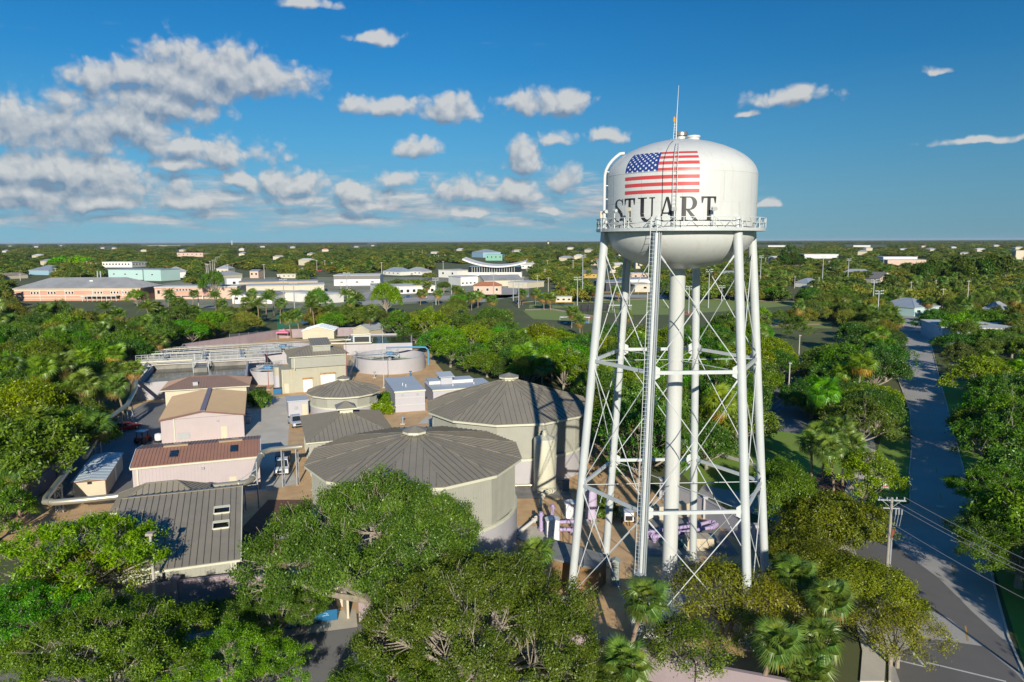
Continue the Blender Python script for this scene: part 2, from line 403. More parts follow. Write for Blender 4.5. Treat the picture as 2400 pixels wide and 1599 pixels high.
# ================================================================== ground, yard, roads
g = MB(); g.poly([(-45000,-400,0),(45000,-400,0),(45000,80000,0),(-45000,80000,0)]); tag(g.build('ground', GROUNDM), kind='structure')
sheet('gravel_yard', [(-59,78),(-35,60.5),(-24.8,63.8),(7.7,51.8),(18,46.9),(25.6,72),(22.9,81),(18,92),(14.5,112),(-5,131),(-14,165),(-20,190),(-25,215),(-78,245),(-97,215),(-92,196),(-80,150),(-70,125),(-62,95)], .006, GRAV)
sheet('yard_asphalt', [(-75,144),(-71.5,122),(-63.5,98),(-57,88),(-50,90),(-53,103),(-56,113),(-62,131),(-67,145)], .012, ASPH)
sheet('yard_concrete', [(-55,145),(-45,152),(-41.5,132),(-38.5,121),(-34,106),(-29,94),(-36,89),(-40.5,104),(-45.5,118.5),(-51,136)], .012, CONC)
sheet('mulch_bed', [(-31,76),(-24,72),(-21,80),(-25,88),(-31,88)], .014, MULCH)
sheet('concrete_walk', [(-26,75.5),(-17.5,79),(-17.9,80.2),(-26.5,76.7)], .02, CONC)
sheet('silo_pad', [(.2,88),(7.5,88),(7.5,94),(.2,94)], .05, CONCD)
sheet('pipe_pad', [(.6,79.2),(4.5,79),(4.5,74.5),(2,74),(.3,76)], .05, CONC)
sheet('cabinet_pad', [(14,71),(23.5,71),(23.5,79),(20,83.5),(15.5,80)], .04, CONCD)
sheet('tank_pad', [(8.2,80.7),(10.3,81),(9.6,78.8),(8.3,79)], .06, CONC)
sheet('utility_pads', [(-17,126),(-8,128),(-9,133),(-16,131.5)], .02, CONC)
sheet('lower_lot_asphalt', [(-40,52),(-25,57),(-17.5,57.5),(-12,58),(-9,40),(-12,20),(-40,20)], .01, ASPH)
sheet('bin_pad', [(-21,58.7),(-14,60.5),(-13.2,57.4),(-20.2,55.6)], .02, CONC)
# right-hand street
rl = [(25.4,36),(27.9,49.4),(29.9,53.2),(34.2,66),(36.5,75),(41.7,82.3),(49.3,86),(56,98.5),(62,108.9),(76,135),(90.4,166.5),(95.6,173),(113,204),(128.8,235),(148.6,277),(160,303),(172,318),(190,336)]
rr = [(36.8,36),(38.4,50.3),(40.6,55.3),(44.7,63),(50,72.6),(57.4,86),(60.3,92.5),(64.7,100.3),(74.6,118.9),(86.2,140.3),(98.6,163.6),(131.4,224.4),(159.8,276.9),(168,290),(182,305),(202,322)]
sheet('road', rl+rr[::-1], .02, ROADM)
sheet('side_drive', [(24,90),(27.8,97.6),(33,91),(41.7,82.3),(36.5,75),(30.5,80)], .014, ROADM)
sheet('road_patch', [(34.6,67),(36.9,75.5),(40.8,81.6),(41.6,80),(40.9,70.7),(41.1,65.9),(40.3,59.5),(39.9,53.5),(38.1,50.5),(37.8,54.1),(37.6,58.4),(36.1,61)], .026, ASPHN)
sheet('road_patch', [(27.4,46),(29.4,51.9),(33.4,55.5),(37.7,54.1),(37.9,50.6),(36.9,44)], .026, ASPHN)
sheet('lot_asphalt', [(39,118),(56,110),(92,182),(84,200),(66,206),(52,170)], .012, ASPH)
for k in range(14):
    b = MB(); x, y = 44.2+k*2.1, 121+k*5.2; b.poly([(x,y,.018),(x+.12,y,.018),(x+3.2,y+4.6,.018),(x+3.08,y+4.6,.018)])
    tag(b.build('parking_line', WLINE), kind='structure')
# pavements with kerb height
def slab(name, pts, z1, m, z0=-.05, kind='structure'):
    b = MB(); b.prism(pts, z0, z1); return tag(b.build(name, m), kind=kind)
slab('sidewalk', [(25.6,49.4),(27.4,49.4),(29.5,53.2),(33.4,64),(36,74.4),(34.4,75.4),(31.6,64.5),(27.7,53.4)], .12, CONC)
slab('sidewalk', [(39.4,83.4),(41.4,83),(48.4,96),(52.9,100.6),(60,117),(58.6,117.6),(51,101.5),(46.6,96.6)], .12, CONC)
slab('sidewalk', [(63.5,87.5),(66,91),(74,106),(85,128),(83.6,128.8),(72.4,107),(62.3,87.4)], .1, CONC)
slab('footpath', [(24,114),(30,110.5),(39.1,96.8),(38.4,95.8),(29.2,109.3),(23.4,112.6)], .05, CONC)
def kerb(pts, w_=.16, h=.13):
    b = MB()
    for (a, c) in zip(pts[:-1], pts[1:]): b.bar((a[0],a[1],h/2), (c[0],c[1],h/2), w_, h)
    tag(b.build('kerb', CONC), kind='structure')
kerb(rr[1:13]); kerb(rl[6:12]); kerb([(27.8,49.4),(29.8,53.2),(34.0,66),(36.3,75)])
sheet('verge_grass', [(42,83.6),(49.2,86.2),(55.9,98.6),(61.9,109),(75.9,135.2),(70,132),(58.5,112),(50,97),(46,92)], .03, GRASS)
sheet('verge_grass', [(38.6,50.3),(60.5,92.5),(74.8,118.9),(98.7,163.6),(112,164),(92,125),(66,82),(47,50)], .03, GRASS)
sheet('lawn', [(24,94),(39.5,83),(50,97),(58,112),(40,124),(22,126)], .02, GRASS)
sheet('mulch_bed', [(37,88),(41.5,84.8),(47.5,95),(43,98)], .035, MULCH)
DASH = [(65.5,109.1),(60,98.7),(54.4,88.2),(48.9,78),(43.6,67.7),(37.6,56),(71.3,120),(77.2,131),(83.4,142.5),(89.4,153.5),(95.8,165),(103,178),(109.5,190),(120,210),(131,231)]
for k, (x, y) in enumerate(DASH):
    b = MB(); ang = math.atan2(1.0, .53); ux, uy = math.cos(ang)*1.35, math.sin(ang)*1.35
    b.poly([(x-ux+.07,y-uy,.031),(x+ux+.07,y+uy,.031),(x+ux-.07,y+uy,.031),(x-ux-.07,y-uy,.031)][::-1]); tag(b.build('centre_line_dash', YLINE), kind='structure')
b = MB()
for (p, q) in (((31.7,54.4),(31.5,51.3)), ((31.5,51.3),(29.5,52.4)), ((31.9,51.9),(36.4,49.4))):
    a = Vector((p[0],p[1],.031)); c = Vector((q[0],q[1],.031)); n = (c-a).cross(Vector((0,0,1))).normalized()*.09
    b.poly([a-n, c-n, c+n, a+n][::-1])
tag(b.build('stop_marking', WLINE), kind='structure')
sheet('town_pavement', [at(363,722),at(363,668),at(480,650),at(1240,650),at(1240,690),at(1050,706),at(820,722)], .008, mat('sandy_pavement', (.30,.28,.22), .95, col2=(.16,.19,.07), nscale=.03, amt=.9, det=6))
# ball fields
sheet('field_grass', [at(1225,728),at(1290,724),at(1392,742),at(1400,760),at(1330,752),at(1250,748)], .02, GRASSF)
sheet('field_grass', [at(1240,706),at(1370,702),at(1400,730),at(1330,722),at(1240,722)], .015, GRASSF)
sheet('field_clay', [at(1340,745),at(1385,743),at(1400,750),at(1350,752)], .04, DIRT)
sheet('field_track', [at(1230,725),at(1290,722.5),at(1392,740),at(1394,743.5),at(1290,726),at(1232,728)], .03, SAND)
sheet('field_grass', [at(1380,704),at(1570,700),at(1730,703),at(1860,708),at(1860,716),at(1700,730),at(1560,738),at(1470,738),at(1385,728)], .02, GRASSF)
sheet('field_track', [at(1380,703),at(1570,698.5),at(1730,701.5),at(1862,707),at(1862,709.5),at(1730,703.8),at(1570,701),at(1380,705.5)], .03, SAND)
sheet('field_clay', [at(1595,728),at(1625,729),at(1618,740),at(1590,737)], .04, DIRT)
sheet('field_grass', [at(1795,748),at(1950,754),at(1950,770),at(1800,768)], .02, GRASSF)
sheet('field_clay', [at(1800,758),at(1885,755.5),at(1890,758),at(1850,761),at(1802,762)], .04, DIRT)
sheet('field_track', [at(1790,762),at(1950,758),at(1952,761),at(1790,765)], .03, SAND)
for q in ([(840,706),(1010,694),(1240,690),(1240,697),(1010,704),(842,716)], [(1060,700),(1200,668),(1235,690),(1110,712)], [(805,690),(870,684),(862,700),(810,706)], [(1300,690),(1390,688),(1850,692),(1850,699),(1390,698)]):
    sheet('far_parking', [at(*p) for p in q], .012, ROADM)
sheet('court_surface', [at(648,738),at(700,732),at(705,760),at(650,775)], .03, mat('green_court', (.03,.22,.10), .9))
sheet('court_surface', [at(702,735),at(800,732),at(800,748),at(704,758)], .03, mat('blue_court', (.02,.16,.42), .9))

# ================================================================== water tower
TX, TY = 14.1056, 61.6207; TH = .0398751
T = thing('water_tower', 'tall white six-legged water tower with painted flag and the word STUART', 'water tower', (TX, TY, 0))
def leg_r(z): return 6.3045+.0815829*(CAM_H-z)
def leg_p(i, z):
    a = TH+R(-60+60*i); r = leg_r(z); return Vector((r*math.cos(a), r*math.sin(a), z))
TR = 6.17
def bowl():
    p = []
    for k in range(0, 15):
        t = k/14*PI/2; p.append((TR*math.sin(t) if k else .05, 33.1-3.15*math.cos(t)))
    return p
sh = [(6.17,37.6),(6.14,37.85),(6.06,38.1),(5.93,38.36),(5.74,38.63),(5.42,38.95),(5.0,39.27),(4.4,39.62),(3.6,39.97),(2.6,40.3),(1.5,40.54),(.5,40.66),(.02,40.68)]
prof = bowl()+[(TR,34.5),(TR,36)]+sh
b = MB(); b.lathe(prof, 96); b.build('tank', WHITE, T, smooth=True)
b = MB()
for z in (33.12, 35.35, 37.62): b.lathe([(TR-.01,z-.02),(TR+.012,z-.02),(TR+.012,z+.02),(TR-.01,z+.02)], 96)
b.build('weld_seam', WHITE, T)
# profile by arc length above the cylinder foot
SP = [(TR, 33.1)]+[(TR, 37.6)]+sh[1:]
def surf(th, s, off=.012):
    """point on the tank: th in degrees from the side facing -y, s metres up the skin from z=33.1"""
    for (r0, z0), (r1, z1) in zip(SP[:-1], SP[1:]):
        L = math.hypot(r1-r0, z1-z0)
        if s <= L or (r1, z1) == SP[-1]:
            t = s/L; nr, nz = (z1-z0)/L, -(r1-r0)/L
            r = r0+(r1-r0)*t+nr*off; z = z0+(z1-z0)*t+nz*off
            a = R(th); return (r*math.sin(a), -r*math.cos(a), z)
        s -= L
SEAMM = mat('seam_grime', (.40,.39,.35), .6)
for k in range(12):
    for (s0, s1, o_) in ((.05, 2.25, 0), (2.27, 4.5, 15), (4.54, 6.4, 7)):
        b = MB(); a_ = k*30+o_+4; n = 6
        for j in range(n+1):
            for da in (-.10, .10): b.v.append(surf(a_+da, s0+(s1-s0)*j/n, .006))
        b.f = [(2*j, 2*j+1, 2*j+3, 2*j+2) for j in range(n)]; b.build('plate_joint', SEAMM, T)
FRED = mat('flag_red_paint', (.52,.055,.055), .45, col2=(.44,.07,.07), nscale=2, amt=.5)
FBLU = mat('flag_blue_paint', (.018,.045,.19), .45, col2=(.02,.05,.24), nscale=2, amt=.5)
FWHT = mat('flag_white_paint', (.8,.8,.78), .4)
FBLK = mat('lettering_black_paint', (.018,.017,.02), .4, col2=(.05,.045,.05), nscale=1.2, amt=.6)
def patch(th0, th1, s0, s1, name, m, par, off=.012):
    b = MB(); na = max(2, int(abs(th1-th0)/2)); ns = max(1, int((s1-s0)/.2))
    for i in range(na+1):
        for j in range(ns+1): b.v.append(surf(th0+(th1-th0)*i/na, s0+(s1-s0)*j/ns, off))
    for i in range(na):
        for j in range(ns): q = i*(ns+1)+j; b.f.append((q, q+ns+1, q+ns+2, q+1))
    return b.build(name, m, par)
FT0, FT1, FS0, FST = -56.2, .4, 35.97-33.1, .268
def rr_at(s):
    for (r0, z0), (r1, z1) in zip(SP[:-1], SP[1:]):
        L = math.hypot(r1-r0, z1-z0)
        if s <= L: return r0+(r1-r0)*s/L
        s -= L
    return .5
FC = (FT0+FT1)/2
def fth(th, s):   # the painter kept the fly straight: narrower angle on the smaller shoulder is widened a little
    k = TR/rr_at(s); k = 1+(k-1)*.55
    return th
flag = D.objects.new('flag_marking', None); COL.objects.link(flag); flag.parent = T
CT = -28.6
for k in range(0, 13, 2):
    s0 = FS0+k*FST; patch(CT if k > 5 else FT0, FT1, s0, s0+FST, 'stripe', FRED, flag)
patch(FT0, CT, FS0+6*FST, FS0+13*FST, 'canton', FBLU, flag)
for row in range(9):
    n = 6 if row % 2 == 0 else 5
    for c in range(n):
        th = FT0+(CT-FT0)*((c+.5)/6 if n == 6 else (c+1)/6); s = FS0+6*FST+7*FST*(9-row-.5+.0)/9.0
        b = MB(); pts = []
        r_ = rr_at(s)
        for q in range(10):
            rad = .115 if q % 2 == 0 else .048; a = PI/2+q*PI/5
            pts.append(surf(th+math.degrees(rad*math.cos(a)/r_), s+rad*math.sin(a), .022))
        ctr = surf(th, s, .022); b.v = [ctr]+pts
        b.f = [(0, i+1, (i+1) % 10+1) for i in range(10)]; b.build('star', FWHT, flag)
# serif lettering drawn on the skin
LZ0, LZ1 = 33.86-33.1, 35.68-33.1; LH = LZ1-LZ0
def glyph(th0, th1, polys, holes=None):
    b = MB()
    for pl in polys:
        # each stroke: quad strip list of (x,y) in unit box; subdivide across x
        n_ = max(1, int(abs(th1-th0)))
        for k in range(-1, n_+1):
            c = clip(list(pl), k/n_, (k+1)/n_)
            if len(c) < 3: continue
            i = len(b.v); b.v += [surf(th0+(th1-th0)*x, LZ0+LH*y, .02) for (x, y) in c]; b.f.append(tuple(range(i, i+len(c))))
    return b.build('letter', FBLK, T)
def rect(x0, y0, x1, y1): return [(x0,y0),(x1,y0),(x1,y1),(x0,y1)]
Tg = [rect(.40,0,.62,1), rect(.28,0,.74,.045), rect(0,.93,1,1), [(0,.93),(.03,.72),(.09,.72),(.17,.93)], [(1,.93),(.83,.93),(.91,.72),(.97,.72)]]
Ug = [[(.16,.34),(.38,.34),(.38,1),(.16,1)], rect(0,.955,.54,1), [(.80,.30),(.89,.30),(.89,1),(.80,1)], rect(.68,.955,1,1)]
for k in range(10):   # bowl of the U
    a0, a1 = PI+PI*k/10, PI+PI*(k+1)/10
    oi = lambda a: (.525+.365*math.cos(a), .34+.36*math.sin(a)); ii = lambda a: (.59+.21*math.cos(a), .32+.24*math.sin(a))
    Ug.append([oi(a0), oi(a1), ii(a1), ii(a0)])
Ag = [[(.56,1),(.44,1),(.70,.02),(.93,.02)], [(.44,1),(.50,.93),(.20,.02),(.12,.02)], [(.27,.30),(.68,.30),(.66,.36),(.28,.36)], rect(0,0,.32,.045), rect(.60,0,1,.045)]
Rg = [rect(.10,0,.33,1), rect(0,.0,.43,.045), rect(0,.955,.3,1), [(.33,.46),(.50,.46),(1,.0),(.74,.0)], rect(.86,.0,1.04,.045)]
for k in range(10):
    a0, a1 = -PI/2+PI*k/10, -PI/2+PI*(k+1)/10
    oi = lambda a: (.52+.36*math.cos(a), .725+.275*math.sin(a)); ii = lambda a: (.50+.15*math.cos(a), .725+.225*math.sin(a))
    Rg.append([oi(a0), oi(a1), ii(a1), ii(a0)])
Rg += [[(.33,.955),(.5,.95),(.52,1),(.3,1)], [(.33,.45),(.52,.45),(.5,.5),(.33,.5)]]
Sg = []
sc = [(.90,.80,.03),(.78,.93,.05),(.52,.975,.05),(.26,.90,.10),(.17,.76,.14),(.28,.62,.17),(.50,.51,.18),(.73,.39,.17),(.83,.24,.14),(.72,.10,.10),(.46,.025,.05),(.20,.08,.05),(.08,.25,.03)]
for (x0,y0,w0),(x1,y1,w1) in zip(sc[:-1], sc[1:]):
    L = math.hypot(x1-x0, y1-y0); nx, ny = -(y1-y0)/L, (x1-x0)/L
    Sg.append([(x0-nx*w0*.85,y0-ny*w0*.4),(x0+nx*w0*.85,y0+ny*w0*.4),(x1+nx*w1*.85,y1+ny*w1*.4),(x1-nx*w1*.85,y1-ny*w1*.4)])
Sg += [rect(.86,.72,.92,1.0), rect(.06,.0,.12,.3)]
glyph(-68.8, -57.0, Sg); glyph(-56.3, -46.1, Tg); glyph(-43.6, -30.2, Ug); glyph(-28.6, -14.2, Ag); glyph(-12.8, .8, Rg); glyph(2.0, 12.9, Tg)

# balcony
b = MB(); BR, BF = 6.93, 33.12
b.lathe([(TR-.02,BF),(BR,BF),(BR,BF+.24),(BR-.05,BF+.24),(BR-.05,BF+.05),(TR-.02,BF+.05)], 72); b.build('balcony_floor', STEELW, T)
rail = D.objects.new('railing', None); COL.objects.link(rail); rail.parent = T
b = MB()
for z in (BF+1.04, BF+.64): b.lathe([(BR-.06,z-.025),(BR-.01,z-.025),(BR-.01,z+.025),(BR-.06,z+.025),(BR-.06,z-.025)], 72)
b.build('rail', STEELW, rail)
NP = 54
for k in range(NP):
    a = 2*PI*k/NP; a2 = 2*PI*(k+1)/NP; r = BR-.035
    p = lambda t, z: (r*math.cos(t), r*math.sin(t), BF+z)
    b = MB()
    if k % 3 == 0: b.bar(p(a,.2), p(a,1.06), .06); b.build('post', STEELW, rail)
    b = MB(); b.bar(p(a,.22) if k % 2 else p(a,1.03), p(a2,1.03) if k % 2 else p(a2,.22), .035)
    b.build('lattice_bar', STEELW, rail)
# legs, piers, struts, rods
for i in range(6):
    b = MB(); b.tube([leg_p(i, .5), leg_p(i, 33.35)], .36, 24); b.cyl(*leg_p(i, 34.1)[:2], .33, 33.3, 34.05, 20, .24)
    top = leg_p(i, 34.05); b.lathe([(.24,34.05),(.17,34.25),(.02,34.35)], 20, top.x, top.y); b.build('leg', STEELW, T, smooth=True)
    b = MB(); q = leg_p(i, 0); b.cyl(q.x, q.y, .85, -.1, .5, 8); b.build('pier', CONC, T)
b = MB(); b.lathe([(.66,1.2),(.66,30.2),(.72,30.35)], 40); b.lathe([(1.1,.2),(1.1,1.0),(.66,1.5)], 40); b.build('riser_pipe', WHITE, T, smooth=True)
b = MB(); b.cyl(0, 0, 1.7, -.1, .25, 24); b.build('pier', CONC, T)
LV = [.9, 11.12, 22.2, 31.9]
for L in (1, 2):
    z = LV[L]
    for i in range(6):
        p, q = leg_p(i, z), leg_p((i+1) % 6, z); d = (q-p).normalized()
        b = MB(); b.bar(p+d*.3, q-d*.3, .20, .28); b.build('strut', STEELW, T)
        for s_, e in ((1, p), (-1, q)):
            b = MB(); c = e+d*s_*.5; b.bar(c-Vector((0,0,.55)), c+Vector((0,0,.55)), .5, .04) if False else b.plate([c+d*s_*-.22+Vector((0,0,-.6)), c+d*s_*.22+Vector((0,0,-.35)), c+d*s_*.22+Vector((0,0,.35)), c+d*s_*-.22+Vector((0,0,.6))], .05)
            b.build('gusset_plate', STEELW, T)
        if L == 1:
            b = MB(); e = leg_p(i, z); b.tube([(0,0,z-.0),(e.x,e.y,z)], .035, 6); b.build('tie_rod', STEELW, T)
        else:
            b = MB(); e = leg_p(i, z); b.tube([(0,0,z),(e.x,e.y,z)], .03, 6); b.build('tie_rod', STEELW, T)
for L in range(3):
    for i in range(6):
        j = (i+1) % 6
        for a, c in ((i, j), (j, i)):
            p, q = leg_p(a, LV[L]+(.2 if L else 0)), leg_p(c, LV[L+1]-.25); d = (q-p).normalized()
            b = MB(); b.tube([p+d*.45, q-d*.45], .042, 6); b.tube([q-d*1.2, q-d*.5], .075, 6); b.build('brace_rod', STEELW, T)
# ladder up the near left leg
b = MB(); out = Vector((-.42,-.62,0)); sd = Vector((.24,-.14,0))*.9
A0, A1 = leg_p(5, 6.3)+out, leg_p(5, 33.9)+out*1.0
for s_ in (-1, 1): b.bar(A0+sd*s_, A1+sd*s_, .038)
n = int((A1.z-A0.z)/.31)
for k in range(n+1):
    p = A0.lerp(A1, k/n); b.bar(p-sd, p+sd, .02)
o = b.build('ladder', STEELW, T)
b = MB(); c0, c1 = leg_p(5, 6.3)+Vector((.05,-.46,0)), leg_p(5, 33.5)+Vector((.05,-.46,0)); b.tube([c0,c1], .06, 8); b.tube([c0+Vector((.17,.02,0)),c1+Vector((.17,.02,0))], .045, 8)
b.build('conduit', GALV, T)
b = MB(); p, q = leg_p(5, 2.6)+out*.55, leg_p(5, 6.5)+out*.55; b.bar(p, q, .95, .75); b.build('ladder_guard', GALV, T)
# conduit down the rear left leg
b = MB(); b.tube([leg_p(3, 7)+Vector((-.35,-.42,0)), leg_p(3, 33)+Vector((-.35,-.42,0))], .09, 8); b.build('conduit', GALV, T)
# tank ladder over the flag
b = MB()
for th in (-17.6, -14.9):
    b.tube([surf(th, s, .2) for s in [.15+.33*k for k in range(0, 24)]], .022, 5)
for k in range(26): s = .3+.3*k; b.tube([surf(-17.6, s, .2), surf(-14.9, s, .2)], .014, 4)
b.build('ladder', STEELW, T)
b = MB(); b.tube([surf(-25, s, .05) for s in [.1+.35*k for k in range(0, 26)]], .018, 4); b.build('cable', BLACK, T)
# overflow pipe on the left
b = MB(); b.tube([surf(-84, s, .27) for s in [-.6+.4*k for k in range(0, 19)]]+[surf(-84, 6.9, .12)], .13, 10); b.build('overflow_pipe', WHITE, T, smooth=True)
b = MB()
for k in range(5): b.bar(surf(-84, .5+k*1.1, -.02), surf(-84, .5+k*1.1, .25), .08)
b.build('bracket', STEELW, T)
# roof fittings
b = MB(); b.cyl(-.05, -.1, .38, 40.5, 41.0, 24); b.build('vent_neck', STEELW, T, smooth=True)
b = MB(); b.lathe([(.3,40.95),(.55,40.95),(.55,41.2),(.5,41.27),(.02,41.3)], 28, -.05, -.1); b.build('vent_cap', mat('bare_steel', (.42,.38,.32), .35, .7), T, smooth=True)
b = MB(); b.lathe([(.5,40.3),(.5,40.72),(.56,40.72),(.56,40.86),(.02,40.9)], 28, .8, -.75); b.build('hatch', WHITE, T, smooth=True)
b = MB(); b.tube([(-.55,-.5,40.5),(-.55,-.5,42.3)], .05, 8); b.tube([(-.55,-.5,42.2),(-.45,-.5,44.9)], [.04,.018], 8); b.tube([(-.8,-.55,40.4),(-.72,-.55,42.0)], .03, 6)
for k in range(6): b.bar((-.8,-.55,40.7+k*.22), (-.55,-.52,40.7+k*.22), .02)
b.build('antenna_mast', STEELW, T)
b = MB(); b.cyl(-.76, -.56, .09, 42.0, 42.32, 12); b.cyl(-.76,-.56,.06,42.32,42.4,12); b.build('warning_light', mat('orange_lens', (.8,.30,.03), .3), T)
b = MB(); b.bar((-.7,-.6,40.7), (-1.4,-1.6,40.2), .035); b.bar((-.9,-.4,40.7), (-1.7,-1.3,40.15), .035); b.build('handrail', GALV, T)
# floodlights and dish standing on the balcony
for th in (-72, -60, -16, 9):
    a = R(th); x, y = (BR-.1)*math.sin(a), -(BR-.1)*math.cos(a); f_ = D.objects.new('floodlight', None); COL.objects.link(f_); f_.parent = T
    b = MB(); b.bar((x,y,BF+.2),(x,y,BF+1.5),.06); b.bar((x-.5*math.cos(a),y-.5*math.sin(a),BF+.28),(x,y,BF+.28),.05); b.build('bracket', STEELW, f_)
    b = MB(); M = Matrix.Translation((x,y,BF+1.62)) @ Matrix.Rotation(a, 4, 'Z') @ Matrix.Rotation(R(25), 4, 'X'); b.box(-.19,-.13,-.1,.19,.13,.1,M); b.build('lamp_head', STEELW, f_)
b = MB(); a = R(-46); x, y = (BR+.05)*math.sin(a), -(BR+.05)*math.cos(a)
b.bar((x,y,BF+.2),(x,y,BF+1.6),.05); b.build('antenna_bracket', STEELW, T)
b = MB(); M = Matrix.Translation((x,y-.1,BF+1.65)) @ Matrix.Rotation(a, 4, 'Z') @ Matrix.Rotation(PI/2, 4, 'X')
i = len(b.v); b.cyl(0,0,.17,-.05,.08,18); b.v = [tuple(M @ Vector(p)) for p in b.v]; b.build('antenna_drum', CREAM, T, smooth=True)
b = MB(); a = R(-77); x, y = (BR)*math.sin(a), -(BR)*math.cos(a); b.bar((x,y,BF),(x,y,BF+1.5),.05); b.box(x-.1,y-.08,BF+1.1,x+.1,y+.08,BF+1.65); b.build('antenna_panel', CREAM, T)

# ================================================================== covered round tanks
def round_tank(name, cx, cy, Rr, ze, zap, label, n=12, a0=0.0, band=.42, pw=.62, capr=1.35, caph=.9):
    t = thing(name, label, 'storage tank', (cx, cy, 0), 0, 'round tanks with many-sided metal roofs'); pw = pw*1.15
    an = [R(a0)+2*PI*k/n for k in range(n)]
    rw = Rr-.7
    # wall: sage metal above, lilac concrete below
    zb = ze*band
    P = [(rw*math.cos(a), rw*math.sin(a)) for a in an]
    b = MB(); b.prism(P, zb, ze-.1)
    for k in range(n):
        p, q = P[k], P[(k+1) % n]; ribs(b, p[0], p[1], q[0], q[1], zb, ze-.1, .28, .03, .06)
    b.build('wall', SAGE, t)
    m2 = 48; b = MB(); b.cyl(0, 0, rw+.05, -.05, zb-.15, m2); b.build('lower_wall', LILAC, t, smooth=True)
    b = MB(); b.lathe([(rw-.1,zb-.2),(rw+.14,zb-.2),(rw+.14,zb+.1),(rw-.1,zb+.12)], m2); b.build('band', FASC, t)
    b = MB()
    ri = Rr-.12
    for k in range(n):
        a, c = an[k], an[(k+1) % n]
        p0, p1 = Vector((Rr*math.cos(a),Rr*math.sin(a),0)), Vector((Rr*math.cos(c),Rr*math.sin(c),0))
        b.prism([(p0.x,p0.y),(p1.x,p1.y),(p1.x*ri/Rr,p1.y*ri/Rr),(p0.x*ri/Rr,p0.y*ri/Rr)], ze-.34, ze-.02)
    b.prism([(ri*math.cos(a), ri*math.sin(a)) for a in an], ze-.14, ze-.1)
    b.build('fascia', FASC, t)
    for k in range(n):
        a, c = an[k], an[(k+1) % n]; Rq = Rr+.06
        e0, e1 = (Rq*math.cos(a),Rq*math.sin(a),ze), (Rq*math.cos(c),Rq*math.sin(c),ze)
        r2 = capr*.55; zz = zap-(zap-ze)*r2/Rq
        t0, t1 = (r2*math.cos(a),r2*math.sin(a),zz), (r2*math.cos(c),r2*math.sin(c),zz)
        roof_facet(t, [e0, e1, t1, t0], e0, e1, pw, ROOFG, rib=.085, ribw=.045, gap=.015)
        b = MB(); b.bar(Vector(e0)+Vector((0,0,.04)), Vector(t0)+Vector((0,0,.04)), .2, .06); b.build('hip_cap', ROOFG, t)
    cu = D.objects.new('cupola', None); COL.objects.link(cu); cu.parent = t
    z0 = zap-(zap-ze)*capr*.75/Rr
    b = MB(); b.cyl(0, 0, capr*.72, z0-.15, zap+.12, n); b.build('curb', FASC, cu)
    b = MB(); b.lathe([(capr*.9,zap-.06),(capr,zap-.06),(capr,zap+.2),(capr*.9,zap+.2)], 8, 0, 0, R(22.5)); b.build('fascia', FASC, cu)
    b = MB(); b.lathe([(capr*1.04,zap+.19),(capr*1.04,zap+.23),(.02,zap+.23+caph*.55)], 8, 0, 0, R(22.5)); b.build('cap_roof', ROOFG, cu)
    return t
TK2 = round_tank('round_tank', -10.59, 76.42, 11.7, 9.5, 11.9, 'largest sage green round tank, roof partly behind the big oak', 12, -9.5)
TK3 = round_tank('round_tank', -.49, 104.19, 12.27, 8.63, 12.6, 'sage green round tank crossed by the shadows of the tower legs', 12, -7.5, capr=1.5)
TK1 = round_tank('round_tank', -31.99, 134.81, 6.9, 4.5, 6.6, 'small round tank with brown roof between the tall shed and white block', 14, -3, band=.5, pw=.6, capr=1.3)
# ================================================================== plant buildings (local frame turned 19 degrees)
PA = R(19)
def bld(name, label, x, y, rz=PA, cat='building', group=None): return thing(name, label, cat, (x, y, 0), rz, group)
def walls(par, w_, d, h, m, x0=0, y0=0, z0=-.05, pitch=None, name='wall'):
    b = MB(); b.box(x0, y0, z0, x0+w_, y0+d, h)
    if pitch:
        for (a, c) in (((x0,y0),(x0+w_,y0)), ((x0+w_,y0),(x0+w_,y0+d)), ((x0,y0+d),(x0,y0))): ribs(b, *a, *c, z0, h, pitch)
    return b.build(name, m, par)
def pbox(par, name, m, x0, y0, z0, x1, y1, z1, label=None, bevel=0):
    o = MB().box(x0, y0, z0, x1, y1, z1).build(name, m, par, bevel=bevel)
    if label: o['label'] = label
    return o
def hip(par, x0, y0, x1, y1, ze, zr, inset, m, pw, fasc, axis='x', th=.05, stuff=False, fh=.22):
    """hip roof; ridge along the axis"""
    pbox(par, 'fascia', fasc, x0+.04, y0+.04, ze-fh, x1-.04, y1-.04, ze-.055)
    ym, xm = (y0+y1)/2, (x0+x1)/2
    if axis == 'x': r0, r1 = (x0+inset, ym, zr), (x1-inset, ym, zr)
    else: r0, r1 = (xm, y0+inset, zr), (xm, y1-inset, zr)
    A, B, C_, D_ = (x0,y0,ze), (x1,y0,ze), (x1,y1,ze), (x0,y1,ze)
    if axis == 'x':
        fs = [([A,B,r1,r0],A,B), ([B,C_,r1],B,C_), ([C_,D_,r0,r1],C_,D_), ([D_,A,r0],D_,A)]; hp = [(A,r0),(B,r1),(C_,r1),(D_,r0),(r0,r1)]
    else:
        fs = [([A,B,r0],A,B), ([B,C_,r1,r0],B,C_), ([C_,D_,r1],C_,D_), ([D_,A,r0,r1],D_,A)]; hp = [(A,r0),(B,r0),(C_,r1),(D_,r1),(r0,r1)]
    for pts, e0, e1 in fs: roof_facet(par, pts, e0, e1, pw, m, th, stuff=stuff)
    b = MB()
    for p, q in hp:
        if (Vector(p)-Vector(q)).length > .3: b.bar(Vector(p)+Vector((0,0,.04)), Vector(q)+Vector((0,0,.04)), .22, .07)
    b.build('hip_cap', m, par)
